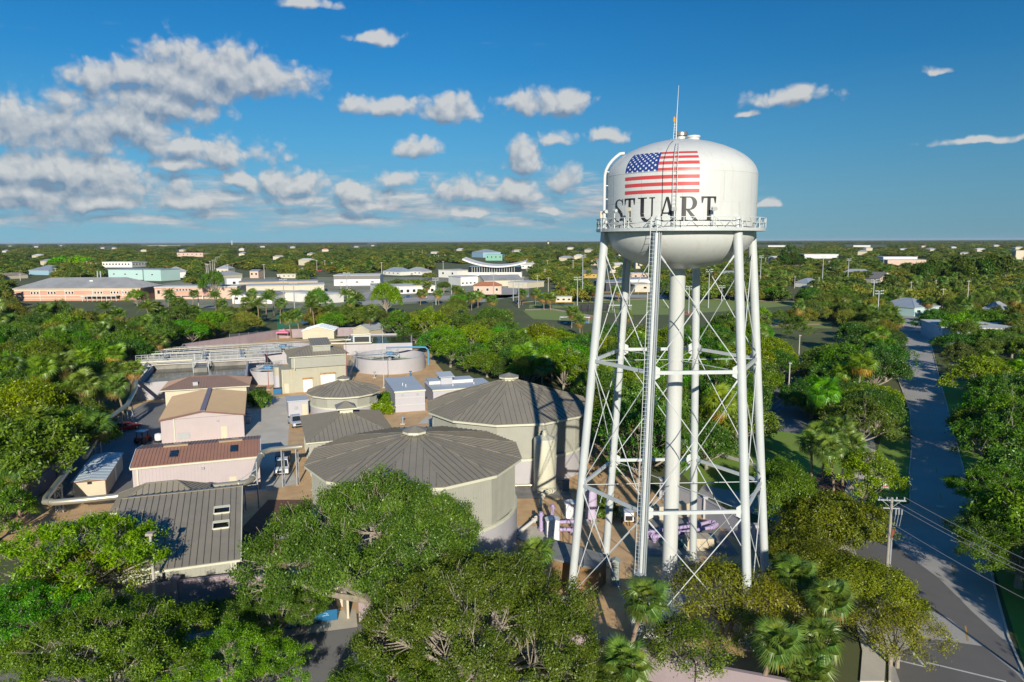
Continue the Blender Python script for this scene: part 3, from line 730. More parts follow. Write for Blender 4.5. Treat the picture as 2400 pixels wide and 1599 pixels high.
def gable_v(par, x0, y0, x1, y1, ze, zr, m, pw, wallm, fasc, xm=None, **k):
    """gable roof whose ridge runs back from the front; gable triangle faces the front"""
    xm = (x0+x1)/2 if xm is None else xm
    b = MB()
    for yy, s_ in ((y0+.25, 1), (y1-.25, -1)): b.prism([(x0+.2,0),(x1-.2,0),(xm,0)], 0, .12) if False else None
    b.v += [(x0+.25,y0+.25,ze-.06),(x1-.25,y0+.25,ze-.06),(xm,y0+.25,zr-.08),(x0+.25,y1-.25,ze-.06),(x1-.25,y1-.25,ze-.06),(xm,y1-.25,zr-.08)]
    b.f += [(0,1,2),(5,4,3),(0,3,4,1),(1,4,5,2),(2,5,3,0)]; b.build('gable', wallm, par)
    roof_facet(par, [(x0,y1,ze),(x0,y0,ze),(xm,y0,zr),(xm,y1,zr)], (x0,y1,ze), (x0,y0,ze), pw, m, **k)
    roof_facet(par, [(x1,y0,ze),(x1,y1,ze),(xm,y1,zr),(xm,y0,zr)], (x1,y0,ze), (x1,y1,ze), pw, m, **k)
    b = MB()
    for yy in (y0-.03, y1+.03): b.bar((x0,yy,ze-.1),(xm,yy,zr-.1),.05,.22); b.bar((xm,yy,zr-.1),(x1,yy,ze-.1),.05,.22)
    b.bar((x0-.02,y0,ze-.12),(x0-.02,y1,ze-.12),.06,.2); b.bar((x1+.02,y0,ze-.12),(x1+.02,y1,ze-.12),.06,.2)
    b.build('rake_trim', fasc, par)
BRTRIM = mat('brown_trim', (.20,.10,.075), .6)
DOORW = mat('white_roll_door', (.78,.77,.70), .6, nscale=.5, amt=.2, streak=(.6,.38,.15,.35))
RUST = mat('rust_stain', (.36,.16,.05), .9, col2=(.5,.34,.16), nscale=2, amt=.9)
# 1 pink metal building
t = bld('metal_building', 'pink metal building with tan gable roof and purple ridge strip', -56.9, 114)
walls(t, 12.6, 18.8, 3.85, PINK, pitch=.45)
gable_v(t, -.25, -.25, 12.85, 19.05, 3.95, 5.0, ROOFTAN, .45, PINK, BRTRIM)
pbox(t, 'ridge_strip', mat('purple_grey_ridge', (.25,.2,.23), .5), 5.95, -.3, 5.0, 6.75, 19.1, 5.09)
pbox(t, 'door', CREAM, 9.0, -.06, 0, 9.95, .02, 2.1); pbox(t, 'louver', GALV, 2.3, -.07, .5, 4.2, .02, 1.5); pbox(t, 'wall_lamp', GALV, 8.4, -.2, 3.0, 8.75, 0, 3.2)
pbox(t, 'downspout', FASC, 1.9, -.12, 0, 2.05, -.02, 3.9)
for k in range(3): pbox(t, 'air_conditioner', GALV, 12.7, 9+k*2.1, 0, 13.5, 10.1+k*2.1, 1.0)
# 2 cream building with hip roof
t = bld('stucco_building', 'cream stucco building under a brown hip roof in front of the basins', -66.7, 134.4, R(17))
walls(t, 14.6, 8.3, 4.4, CREAM, .7, .6); hip(t, 0, 0, 16, 9.6, 4.55, 6.1, 4.8, ROOFBR, .5, FASC)
pbox(t, 'vent_box', GALV, 5.6, 1.2, 4.8, 6.5, 2.0, 5.6)
# 3 long brown-roofed building
t = bld('long_shed', 'long pink shed with reddish brown roof and two skylights', -47.5, 87.2)
walls(t, 15, 10.2, 4.5, PINK, pitch=.4); 
pbox(t, 'gutter', FASC, -.2, -.32, 4.32, 15.2, -.12, 4.55); pbox(t, 'gutter', FASC, -.2, 10.3, 4.32, 15.2, 10.5, 4.55)
for k, (e0, e1, r0, r1) in enumerate([((-.2,-.25,4.6),(15.2,-.25,4.6),(-.2,5.1,5.5),(15.2,5.1,5.5)), ((15.2,10.45,4.6),(-.2,10.45,4.6),(15.2,5.1,5.5),(-.2,5.1,5.5))]):
    roof_facet(t, [e0, e1, r1, r0], e0, e1, .42, ROOFRED)
b = MB(); b.v += [(0,0,4.4),(0,10.2,4.4),(0,5.1,5.4),(15,0,4.4),(15,10.2,4.4),(15,5.1,5.4)]; b.f += [(0,2,1),(3,4,5),(0,3,5,2),(1,2,5,4)]; b.build('gable', PINK, t)
b = MB()
for xx in (-.22, 15.22): b.bar((xx,-.25,4.55),(xx,5.1,5.45),.08,.26); b.bar((xx,5.1,5.45),(xx,10.45,4.55),.08,.26)
b.build('rake_trim', mat('pale_blue_trim', (.62,.68,.70), .5), t)
for x0 in (4.1, 11.4):
    M = Matrix.Translation((x0,1.6,4.98)) @ Matrix.Rotation(math.atan2(.9,5.35), 4, 'X'); b = MB(); b.box(0,0,0,.95,1.9,.09,M); b.build('skylight', GLASS, t)
    M = Matrix.Translation((x0,6.6,5.3)) @ Matrix.Rotation(-math.atan2(.9,5.35), 4, 'X'); b = MB(); b.box(0,0,0,.95,1.4,.09,M); b.build('skylight', GLASS, t)
for x0 in (3.1, 9.9): pbox(t, 'ridge_vent', ROOFTAN, x0, 4.75, 5.5, x0+3.0, 5.45, 5.75)
pbox(t, 'downspout', FASC, .5, -.12, 0, .65, -.01, 4.4); pbox(t, 'wall_lamp', GALV, 7.9, -.22, 3.5, 8.3, 0, 3.75); pbox(t, 'door', CREAM, 11.2, -.05, 0, 12.1, .02, 2.1)
# 4 portable office
t = bld('portable_office', 'cream lap-sided portable office with pale blue-white roof', -55.3, 87.6, R(19))
b = MB(); b.box(0,0,.2,3.6,12,2.55)
for k in range(12): b.box(-.02,-.02,.3+k*.19,3.62,12.02,.32+k*.19)
b.build('wall', BEIGE, t); WBR = mat('pale_blue_roof', (.55,.63,.66), .45, col2=(.5,.56,.6), nscale=.4, amt=.6)
roof_facet(t, [(-.2,12.2,2.6),(-.2,-.2,2.6),(1.8,-.2,2.85),(1.8,12.2,2.85)], (-.2,12.2,2.6), (-.2,-.2,2.6), 1.2, WBR, rib=.02)
roof_facet(t, [(3.8,-.2,2.6),(3.8,12.2,2.6),(1.8,12.2,2.85),(1.8,-.2,2.85)], (3.8,-.2,2.6), (3.8,12.2,2.6), 1.2, WBR, rib=.02)
pbox(t, 'vent', GLASS, 1.6, -.06, 2.1, 2.1, -.0, 2.45); pbox(t, 'corner_trim', BRTRIM, 3.58, -.04, .2, 3.66, .04, 2.6); pbox(t, 'door', DOORW, 3.58, 6, .3, 3.66, 6.9, 2.3); pbox(t,'fascia', BRTRIM, -.2,-.24,2.48,3.8,-.2,2.6)
# 5 near metal building with two roof openings
ox, oy = -25.3, 63.7; c9, s9 = math.cos(PA), math.sin(PA)
t = bld('metal_building', 'near sage building with grey seamed roof and two skylights beside the bright lime tree', ox-11.6*c9, oy-11.6*s9)
W5 = 11.6; D5 = 12.2; E5 = 3.25; Z5 = 6.25
b = MB(); b.box(.3,.5,-.05,W5-.35,D5+4,E5-.15); ribs(b, .3,.5, W5-.35,.5, 0, E5-.15, .42); 
b.v += [(W5-.35,.5,E5-.15),(W5-.35,D5,Z5-.15),(W5-.35,D5+4,E5+1.8),(W5-.36,D5+4,E5-.2)]; b.f.append((len(b.v)-4,len(b.v)-1,len(b.v)-2,len(b.v)-3)); b.build('wall', SAGE, t)
sl5 = math.atan2(Z5-E5, D5)
# the roof is split round the two openings so that they are real holes
def slp(x, y): return (x, y, E5+(Z5-E5)*y/D5)
roof_facet(t, [slp(0,0), slp(9.0,0), slp(9.0,D5), slp(0,D5)], slp(0,0), slp(9.0,0), .62, ROOFG, rib=.07)
for (y0_, y1_) in ((0,5.0),(6.15,7.55),(8.7,D5)): roof_facet(t, [slp(9.0,y0_), slp(10.5,y0_), slp(10.5,y1_), slp(9.0,y1_)], slp(9.0,y0_), slp(10.5,y0_), .75, ROOFG, rib=.07)
roof_facet(t, [slp(10.5,0), slp(W5,0), slp(W5,D5), slp(10.5,D5)], slp(10.5,0), slp(W5,0), .55, ROOFG, rib=.07)
for y0_ in (5.0, 7.55):
    s_ = D.objects.new('skylight', None); COL.objects.link(s_); s_.parent = t
    b = MB(); p = lambda x, y, dz: (x, y, slp(x, y)[2]+dz)
    for a, c in (((9.0,y0_),(10.5,y0_)), ((10.5,y0_),(10.5,y0_+1.15)), ((10.5,y0_+1.15),(9.0,y0_+1.15)), ((9.0,y0_+1.15),(9.0,y0_))): b.bar(p(*a,.05), p(*c,.05), .09, .2)
    b.plate([p(9.0,y0_+.85,.16), p(10.5,y0_+.85,.16), p(10.5,y0_+1.2,.16), p(9.0,y0_+1.2,.16)], .05); b.build('frame', FASC, s_)
    b = MB(); b.plate([p(9.05,y0_+.05,-.25), p(10.45,y0_+.05,-.25), p(10.45,y0_+1.1,-.25), p(9.05,y0_+1.1,-.25)], .02); b.build('pane', BLACK, s_)
roof_facet(t, [(W5,D5,Z5),(W5,D5+4.2,Z5-1.1),(0,D5+4.2,Z5-1.1),(0,D5,Z5)], (W5,D5+4.2,Z5-1.1), (0,D5+4.2,Z5-1.1), .62, ROOFG)
b = MB(); b.bar((0,D5,Z5+.05),(W5,D5,Z5+.05),.3,.08); b.build('ridge_cap', ROOFG, t)
b = MB(); b.bar((W5+.06,0,E5-.04),(W5+.06,D5,Z5-.04),.1,.28); b.bar((-.05,-.06,E5-.12),(W5+.1,-.06,E5-.12),.14,.2); b.build('gutter', FASC, t)
pbox(t, 'downspout', FASC, W5-.5, -.02, 0, W5-.36, .45, E5-.1); pbox(t, 'downspout', FASC, W5-.9, .38, 0, W5-.78, .5, E5-.1)
# hip roof beyond its ridge
t = bld('annex_building', 'low annex with hip roof just behind the near sage building', -42.6, 73.0)
walls(t, 8.6, 5.6, 3.9, SAGE, .4, .4, pitch=.45); hip(t, 0, 0, 9.6, 6.4, 4.15, 5.95, 3.2, ROOFG, .6, FASC)
# low wing left of it
t = bld('annex_building', 'pale green annex wing half hidden behind the bright lime tree', -41.6, 57.8)
walls(t, 9.2, 10, 3.6, mat('pale_green_siding', (.50,.52,.40), .6, nscale=.6, amt=.4, streak=(.3,.3,.24,.4)), .4, .5, pitch=.45)
roof_facet(t, [(0,0,3.75),(9.9,0,3.75),(9.9,10.5,5.2),(0,10.5,5.2)], (0,0,3.75), (9.9,0,3.75), .62, ROOFG)
b = MB(); b.bar((0,-.06,3.62),(9.9,-.06,3.62),.14,.24); b.build('gutter', FASC, t)
# 6 pyramid-roofed building with cupola
t = bld('pump_house', 'square pump house with grey-brown pyramid roof and small cupola', -28.4, 96.5)
walls(t, 11.6, 15.2, 4.9, SAGE, .5, .5, pitch=.4); hip(t, 0, 0, 12.6, 16.2, 5.0, 7.3, 8.0, ROOFG, .62, FASC, 'y')
cu = D.objects.new('cupola', None); COL.objects.link(cu); cu.parent = t
pbox(cu, 'curb', FASC, 5.4, 7.2, 6.7, 7.3, 9.1, 7.75); pbox(cu, 'fascia', FASC, 4.9, 6.7, 7.65, 7.8, 9.6, 7.9)
A_ = [(4.85,6.65,7.9),(7.85,6.65,7.9),(7.85,9.65,7.9),(4.85,9.65,7.9)]; ap = (6.35,8.15,8.75)
for k in range(4): b = MB(); b.plate([A_[k], A_[(k+1)%4], ap], .04); b.build('cap_roof', ROOFG, cu)
# 7 tall headworks shed
t = bld('headworks_shed', 'tall sage shed with rusty roll-up doors and raised roof monitor', -47.3, 152.3, R(23))
walls(t, 11.3, 8.5, 5.6, SAGER, .4, .6, pitch=.45, name='lower_wall')
b = MB(); b.box(.1,.1,5.5,11.9,9.3,7.95); ribs(b, .1,.1, 11.9,.1, 5.5, 7.95, .4); ribs(b, 11.9,.1, 11.9,9.3, 5.5, 7.95, .4); b.build('upper_wall', SAGE, t)
hip(t, -.4, -.4, 12.4, 9.8, 8.1, 9.6, 4.6, ROOFG, .6, FASC)
m_ = D.objects.new('roof_monitor', None); COL.objects.link(m_); m_.parent = t
pbox(m_, 'wall', SAGE, 4.9, 1.6, 8.3, 8.7, 6.8, 10.0)
b = MB(); b.plate([(4.7,1.3,10.0),(8.95,1.3,10.0),(8.95,7,10.9),(4.7,7,10.9)], .15); b.build('fascia', FASC, m_)
roof_facet(m_, [(4.7,1.3,10.06),(8.95,1.3,10.06),(8.95,7,10.96),(4.7,7,10.96)], (4.7,1.3,10.06), (8.95,1.3,10.06), .55, ROOFG)
for nm, x0, x1, z1 in (('roll_door', 6.2, 9.3, 3.7), ('roll_door', 2.5, 4.4, 2.9)):
    d_ = pbox(t, nm, DOORW, x0, .45, 0, x1, .58, z1); b = MB()
    for k in range(int(z1/.3)): b.box(x0, .43, k*.3+.28, x1, .46, k*.3+.31)
    b.build('slat', DOORW, d_); pbox(t, 'door_hood', RUST, x0-.15, .25, z1, x1+.15, .6, z1+.3)
pbox(t, 'annex_wall', SAGER, -1.9, .9, 0, .5, 7, 5.2); pbox(t, 'door', CREAM, -1.4, .82, 0, -.5, .9, 2.2); pbox(t, 'rust_sill', RUST, -1.9, .4, 0, 4.6, .56, .12); pbox(t,'downspout', FASC, .7,-.1,5.2,.85,.05,8.0); pbox(t,'downspout', FASC, -1.8,.78,0,-1.68,.88,5.3)
# 8 lavender-grey block building
t = bld('block_building', 'lavender-grey block building with pale blue flat roof', -22.3, 134.9, R(17.5))
walls(t, 5.75, 14.4, 4.0, LAV)
BROOF = mat('pale_blue_membrane', (.48,.53,.56), .6, col2=(.42,.47,.5), nscale=.2, amt=.5)
b = MB(); b.box(-.15,-.15,4.0,5.9,14.55,4.15); b.build('roof', BROOF, t); b = MB(); b.box(-.17,-.17,3.82,5.92,-.08,4.13); b.box(5.84,-.17,3.82,5.93,14.57,4.13); b.build('fascia', FASC, t)
for z in (1.35, 2.75): pbox(t, 'band', FASC, -.04, -.05, z, 5.79, 0, z+.07)
for x0 in (1.2, 4.1): pbox(t, 'louver', GALV, x0, -.04, 3.1, x0+.5, .01, 3.5)
for x0, y0_ in ((2.2,5),(2.6,3.6)): pbox(t, 'vent_pipe', WALLW, x0, y0_, 4.1, x0+.12, y0_+.12, 4.7)
t = bld('block_building', 'low flat-roofed wing with a raised roof box behind the block building', -15.6, 140.0, R(17.5))
walls(t, 12.5, 9.0, 3.2, LAV); b = MB(); b.box(-.15,-.15,3.2,12.65,9.15,3.34); b.build('roof', BROOF, t); pbox(t, 'fascia', FASC, -.17,-.2,3.05,12.67,-.15,3.33)
pbox(t, 'upper_wall', WALLW, .3, 5.5, 3.3, 9.5, 9.1, 3.9); pbox(t, 'upper_roof', BROOF, .2, 5.4, 3.9, 9.7, 9.2, 4.0)
pbox(t, 'roof_box', LAV, 2.6, 4.9, 3.3, 5.0, 8.0, 4.9); b = MB(); b.plate([(2.2,4.4,4.95),(5.4,4.4,4.95),(5.4,8.4,5.35),(2.2,8.4,5.35)], .12); b.build('roof_box_roof', BROOF, t)
for x0, y0_ in ((9,3),(4.5,2.5)): pbox(t, 'vent_pipe', WALLW, x0, y0_, 3.3, x0+.12, y0_+.12, 3.8)
# 9 little shed by the small tank
t = bld('small_shed', 'small lilac shed with white flat roof beside the small round tank', -41.9, 132.3, R(22))
walls(t, 3.6, 4.4, 2.75, LAV); pbox(t, 'roof', BROOF, -.2, -.2, 2.75, 3.8, 4.6, 2.9); pbox(t, 'door', CREAM, 2.5, -.05, 0, 3.4, .01, 2.1); pbox(t, 'fan', GALV, 1.1, -.1, 1.2, 1.7, 0, 1.8)
# silo
t = thing('silo', 'cream cylindrical silo standing in front of the far round tank', 'silo', (4.2, 91.4, 0))
b = MB(); b.lathe([(1.42,.1),(1.42,6.85),(1.38,7.0),(.5,7.35),(.35,7.4)], 40); b.build('shell', TANP, t, smooth=True)
b = MB(); b.cyl(0,0,.34,7.2,7.8,20); b.cyl(0,0,.25,7.8,8.1,20); b.build('cap', TANP, t, smooth=True)
b = MB(); b.lathe([(1.44,.05),(1.6,.05),(1.6,.2),(1.44,.2)],32); b.build('base_ring', CONC, t)
b = MB(); b.bar((1.43,-.3,.2),(1.43,-.3,6.9),.04); b.bar((1.43,-.05,.2),(1.43,-.05,6.9),.04)
for k in range(20): b.bar((1.43,-.3,.4+k*.33),(1.43,-.05,.4+k*.33),.025)
b.build('ladder', GALV, t)
# vertical lilac vessel
t = thing('pressure_vessel', 'tall lilac vessel on a pad between the tower legs', 'storage tank', (9.1, 80.3, 0))
b = MB(); b.lathe([(.05,.5),(.66,.55),(.66,3.9),(.5,4.05),(.02,4.12)], 32); b.build('shell', LILT, t, smooth=True)
b = MB()
for k in range(3): a = 2*PI*k/3+.5; b.bar((.5*math.cos(a),.5*math.sin(a),.05),(.5*math.cos(a),.5*math.sin(a),.7),.1)
b.build('leg', PURPLE, t)
# small brown building with grey slab roof under the tower
t = thing('slab_roof_building', 'low brown building with weathered grey slab roof beside the left tower leg', 'building', (0,0,0))
P = [(3.4,65.0),(7.7,62.6),(9.2,65.4),(7.1,67.0),(4.2,68.9)]
b = MB(); b.prism([(3.7,65.2),(7.6,63.0),(8.9,65.3),(7.0,66.7),(4.3,68.5)], 0, 2.5); b.build('wall', mat('brown_stucco', (.27,.17,.08), .9, nscale=.6, amt=.5), t)
b = MB(); b.prism(P, 2.5, 2.68); b.build('roof', mat('grey_slab', (.25,.25,.235), .9, col2=(.17,.18,.17), nscale=.8, amt=.9, bump=.2), t)
# cabinets
def cabinet(name, label, x, y, w_, d, h, m, rz, pitch=True, group=None):
    t = thing(name, label, 'cabinet', (x, y, 0), rz, group)
    pbox(t, 'body', m, -w_/2, -d/2, .12, w_/2, d/2, h-.2); pbox(t, 'plinth', CONC, -w_/2-.1, -d/2-.1, 0, w_/2+.1, d/2+.1, .12)
    b = MB()
    if pitch: e = .12; z = h-.2; b.v += [(-w_/2-e,-d/2-e,z),(w_/2+e,-d/2-e,z),(w_/2+e,d/2+e,z),(-w_/2-e,d/2+e,z),(0,-d/2-e,h+.05),(0,d/2+e,h+.05)]; b.f += [(0,3,2,1),(0,1,4),(2,3,5),(1,2,5,4),(3,0,4,5)]
    else: b.box(-w_/2-.03,-d/2-.03,h-.2,w_/2+.03,d/2+.03,h)
    b.build('lid', m, t); n = max(1, round(w_/.7))
    for k in range(n): q = pbox(t, 'door', m, -w_/2+k*w_/n+.03, -d/2-.03, .2, -w_/2+(k+1)*w_/n-.03, -d/2, h-.3); pbox(q, 'handle', BLACK, -w_/2+(k+1)*w_/n-.12, -d/2-.06, h*.5, -w_/2+(k+1)*w_/n-.08, -d/2-.03, h*.5+.12)
    return t
WCAB = mat('white_cabinet_paint', (.74,.75,.76), .4, nscale=1, amt=.2)
TCAB = mat('tan_cabinet_paint', (.55,.47,.32), .6, nscale=1, amt=.4, streak=(.35,.28,.18,.4))
cabinet('control_cabinet', 'white peaked control cabinet nearer the brown slab-roofed building', 4.35, 75.4, 1.35, 1.1, 2.5, WCAB, R(4))
cabinet('control_cabinet', 'white peaked control cabinet nearer the lilac vessel', 6.8, 81.4, 1.2, 1.0, 2.15, WCAB, R(4))
cabinet('control_cabinet', 'wide tan pump cabinet beside the right rear tower leg', 19.95, 73.2, 3.0, 1.6, 1.3, TCAB, R(-3), False)
cabinet('control_cabinet', 'boxy tan cabinet behind the central pipe of the tower', 17.3, 81.4, 1.1, 1.0, 1.6, TCAB, R(10), False)
cabinet('control_cabinet', 'tan cabinet close to the purple pipe bends', 20.2, 82.2, 1.3, 1.1, 1.6, TCAB, R(35), False)
cabinet('control_cabinet', 'grey-green cabinet on legs at the corner of the slab-roofed building', 9.7, 64.9, .75, .6, 2.6, mat('grey_green_paint', (.33,.37,.33), .5), R(-15))
cabinet('control_cabinet', 'dark grey electric cabinet right of the cream silo', 6.9, 90.6, .9, .6, 1.7, mat('slate_paint', (.14,.17,.19), .5), R(0), False)
# pump room white box near the front wall
t = thing('pump_enclosure', 'white pump enclosure with a square opening behind the front wall', 'building', (9.9, 54.9, 0), R(-3))
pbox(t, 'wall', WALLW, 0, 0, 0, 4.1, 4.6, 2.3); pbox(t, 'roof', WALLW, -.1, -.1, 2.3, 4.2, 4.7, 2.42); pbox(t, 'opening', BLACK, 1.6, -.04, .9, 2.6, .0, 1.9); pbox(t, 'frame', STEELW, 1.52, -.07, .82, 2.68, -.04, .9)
# purple pipework
def pipes(name, label, runs, r, m, flanges=True, extra=None):
    t = thing(name, label, 'pipework')
    for run in runs:
        b = MB(); b.tube(run, r, 12); b.build('pipe', m, t, smooth=True)
        if flanges:
            for p, q in zip(run[:-1], run[1:]):
                p, q = Vector(p), Vector(q); L = (q-p).length; d = (q-p)/L
                for s_ in ([.3, L-.3] if L > 1.2 else [L/2]): c = p+d*s_; b = MB(); b.tube([c-d*.05, c+d*.05], r*1.5, 12); b.build('flange', m, t)
    return t
pipes('purple_manifold', 'purple pipe manifold with two long runs behind the central pipe', [[(14.8,75.6,.1),(14.8,75.6,.7),(16.6,76.2,.7),(20.8,77.6,.7),(22.5,78.6,.7),(23,77.8,.7),(22.2,76.9,.7)], [(15.3,74.4,.1),(15.3,74.4,.7),(18.1,75.4,.7),(22.2,76.9,.7)], [(20.8,77.6,.7),(20.2,79,.7),(20.2,79,.1)], [(14.8,75.6,.7),(15.3,74.4,.7)]], .2, PURPLE)
pipes('purple_manifold', 'purple valves and pipes between the two white cabinets', [[(3.2,77.6,.1),(3.2,77.6,2.3)], [(4.6,80.2,.1),(4.6,80.2,2.2)], [(4.9,77.6,.1),(4.9,77.6,1.1),(6.9,77.8,1.1),(6.9,77.8,.1)], [(5.2,76.2,.8),(6.3,76.2,.8),(6.8,75.9,.6),(6.9,75.8,.1)]], .22, PURPLE)
pipes('green_pipe', 'short dark green and grey pipes left of the wide tan cabinet', [[(15.9,73.6,.35),(18.2,74.1,.35)], [(15.9,72.8,.35),(18.3,73.2,.35)]], .18, mat('green_pipe_paint', (.03,.2,.15), .5))
pipes('white_pipe', 'white angled pipe running to the base of the big round tank', [[(.4,76.4,.2),(2.6,79.0,.9),(3.2,80.2,.9),(3.3,80.4,.1)]], .2, mat('white_pipe_paint', (.66,.64,.58), .5))
pipes('white_pipe', 'bent cream pipe rising between silo and purple valves', [[(3.4,84.5,.2),(3.6,86.5,.9),(4.6,88.2,.9),(5.2,89.6,.5)]], .22, TANP)
pipes('steel_pipe', 'bare steel pipe on red stands beside the silo', [[(.2,90.8,.8),(2.6,90.9,.8)]], .16, PIPEM)
# generator on wheels
t = thing('generator_trailer', 'white towable generator standing on the gravel under the tower', 'generator', (13.4, 80.2, 0), R(-4))
b = MB(); b.box(-.55,-1,.45,.55,1,1.5); b.build('body', WCAB, t, bevel=.06)
for s_ in (-1, 1): b = MB(); i = 0; b.tube([(s_*.6,-.1,.33),(s_*.78,-.1,.33)], .33, 16); b.build('wheel', BLACK, t, smooth=True)
pbox(t, 'panel', BLACK, -.4, -1.04, .6, .4, -1, 1.15); b = MB(); b.bar((0,-1,.5),(0,-2,.4),.08); b.build('tow_bar', BLACK, t); pbox(t, 'tail_light', YEL, -.15, -1.08, .5, .15, -1.04, .6)

# big silver duct on trestles
def trestle(par, x, y, h, w_=.9, axis=0):
    t = D.objects.new('trestle', None); COL.objects.link(t); t.parent = par; b = MB(); a, c = (w_/2, 0) if axis == 0 else (0, w_/2)
    for s_ in (-1, 1): b.bar((x+a*s_, y+c*s_, 0), (x+a*s_, y+c*s_, h+.2), .12)
    b.bar((x-a, y-c, h-.3), (x+a, y+c, h-.3), .12); n = max(1, int(h/1.5))
    for k in range(n): z0, z1 = k*h/n, (k+1)*h/n-.3; b.bar((x-a,y-c,z0),(x+a,y+c,z1),.06); b.bar((x+a,y+c,z0),(x-a,y-c,z1),.06)
    b.build('frame', GALV, t)
t = thing('silver_duct', 'long silver duct raised on trestles past the red-brown shed', 'pipe')
run = [(-28.2,94.0,5.2),(-31.9,92.6,5.2),(-32.7,91.6,5.1),(-32.6,89.8,4.6),(-31.9,86,3.9),(-31.8,84.8,3.7),(-32.4,84.0,3.6),(-43.5,80.2,3.6),(-48,78.6,3.6),(-51.2,77.7,3.6),(-52.5,77.9,3.6),(-53.2,79.2,3.6),(-57.2,90.2,3.6)]
b = MB(); b.tube(run, .36, 20); b.build('duct', PIPEM, t, smooth=True)
for k in (2, 4, 6, 7, 9):
    p, q = Vector(run[k]), Vector(run[k+1]); d = (q-p).normalized(); c = p+d*.6; b = MB(); b.tube([c-d*.06, c+d*.06], .44, 16); b.build('flange', PIPEM, t)
for x, y, h, ax in ((-30.6,93.2,4.9,1),(-28.9,93.9,4.9,1),(-32.6,84.2,3.3,1),(-38.5,82.2,3.3,1),(-44,80.2,3.3,1),(-54.9,84,3.3,0)): trestle(t, x, y, h, axis=ax)
b = MB(); b.bar((-31.2,85.2,0),(-31.2,85.2,5.9),.14); b.bar((-31.2,85.2,3.0),(-34.5,83.9,3.0),.14); b.bar((-31.2,85.2,5.0),(-34.2,84.0,3.1),.1); b.build('brace_frame', GALV, t)
t = thing('silver_duct', 'silver duct on blue-green trestles along the left wall by the red car', 'pipe')
run = [(-58.6,96,3.3),(-67.3,118,3.4),(-68.9,126.6,3.6),(-73.2,137.9,4.2),(-78,147.5,4.3),(-86.2,169,4.3)]
b = MB(); b.tube(run, .38, 16); b.build('duct', PIPEM, t, smooth=True)
for x, y, h in ((-61.5,104,3.0),(-65.3,113.2,3.0),(-68.2,122.5,3.2),(-69.8,129,3.4)): trestle(t, x, y, h, axis=0)

# perimeter wall pieces
def wall_run(label, pts, h=2.4, pil=True, m=PINKW):
    t = thing('perimeter_wall', label, 'wall')
    for (a, c) in zip(pts[:-1], pts[1:]):
        a, c = Vector((*a, 0)), Vector((*c, 0)); d = (c-a).normalized(); n = Vector((d.y, -d.x, 0))*.11
        b = MB(); b.prism([tuple((a+n)[:2]), tuple((c+n)[:2]), tuple((c-n)[:2]), tuple((a-n)[:2])], -.05, h-.1); b.build('panel', m, t)
        n2 = n*1.6; b = MB(); b.prism([tuple((a+n2)[:2]), tuple((c+n2)[:2]), tuple((c-n2)[:2]), tuple((a-n2)[:2])], h-.1, h); b.build('coping', m, t)
    if pil:
        for p in pts: b = MB(); b.box(p[0]-.25,p[1]-.25,-.05,p[0]+.25,p[1]+.25,h+.2); b.box(p[0]-.34,p[1]-.34,h+.2,p[0]+.34,p[1]+.34,h+.34); b.build('pillar', m, t)
wall_run('pink stucco wall in front of the near sage building', [(-35.6,59.2),(-30.2,61.1),(-24.9,62.6),(-18.5,60.8)])
wall_run('pink-grey wall crossing in front of the big oak and tower', [(-13,58.5),(-3,54.8),(7.6,51.2),(13.3,48.1),(19.5,45.9)])
wall_run('purple-grey wall to the right of the tower legs', [(19.5,45.9),(23.5,60),(25.8,72.8),(25.0,75),(22.6,81.4),(18.8,88)], m=LILAC)
wall_run('dark pink wall under the trees on the far left', [(-60,72),(-59.3,80.2),(-60.6,86),(-62.5,95.6),(-66,104),(-70,118)])
wall_run('low pink wall behind the basins and pipes', [(-91.5,196.5),(-96,209),(-85.1,229.4),(-79,243),(-50,250)], h=3.0, pil=False)

# ------------------------------------------------------------------ basins, clarifier
def railing(par, pts, h=1.05, step=1.6, m=GALV):
    t = D.objects.new('railing', None); COL.objects.link(t); t.parent = par; b = MB()
    for a, c in zip(pts[:-1], pts[1:]):
        a, c = Vector(a), Vector(c); n = max(1, round((c-a).length/step))
        for k in range(n+1): p = a.lerp(c, k/n); b.bar(p, p+Vector((0,0,h)), .06)
        for z in (h, h*.5): b.bar(a+Vector((0,0,z)), c+Vector((0,0,z)), .055)
    b.build('rail_frame', m, t)
def basin(label, x, y, w_, d, h, wl, rz=PA, m=LILAC, cross=()):
    t = thing('water_basin', label, 'basin', (x, y, 0), rz); th = .4
    for (a0,b0,a1,b1) in ((0,0,w_,th),(0,d-th,w_,d),(0,th,th,d-th),(w_-th,th,w_,d-th)): pbox(t, 'wall', m, a0, b0, -.05, a1, b1, h)
    for yy in cross: pbox(t, 'baffle', CONCD, th, yy, 0, w_-th, yy+.4, h-.05)
    b = MB(); b.poly([(th,th,wl),(w_-th,th,wl),(w_-th,d-th,wl),(th,d-th,wl)]); b.build('water', WATER, t)
    return t
t = basin('open rectangular basin of dark water behind the cream building', -77.5, 146.3, 21.5, 24, 3.7, 2.6, cross=(23,))
pbox(t, 'walkway', CONC, -.5, 22.4, 3.7, 24, 23.7, 3.9); railing(t, [(-.4,22.4,3.9),(23.8,22.4,3.9)]); railing(t, [(-.4,23.7,3.9),(23.8,23.7,3.9)])
b = MB(); b.tube([(-6,22.1,4.6),(9,22.1,4.6)], .24, 10); b.build('pipe', TANP, t, smooth=True)
pbox(t, 'channel', CONCD, 9.6, 15.5, 2.3, 12.6, 21.9, 3.6); railing(t, [(9.6,15.5,3.6),(9.6,21.5,3.6)]); railing(t, [(12.6,15.5,3.6),(12.6,21.5,3.6)])
b = MB(); 
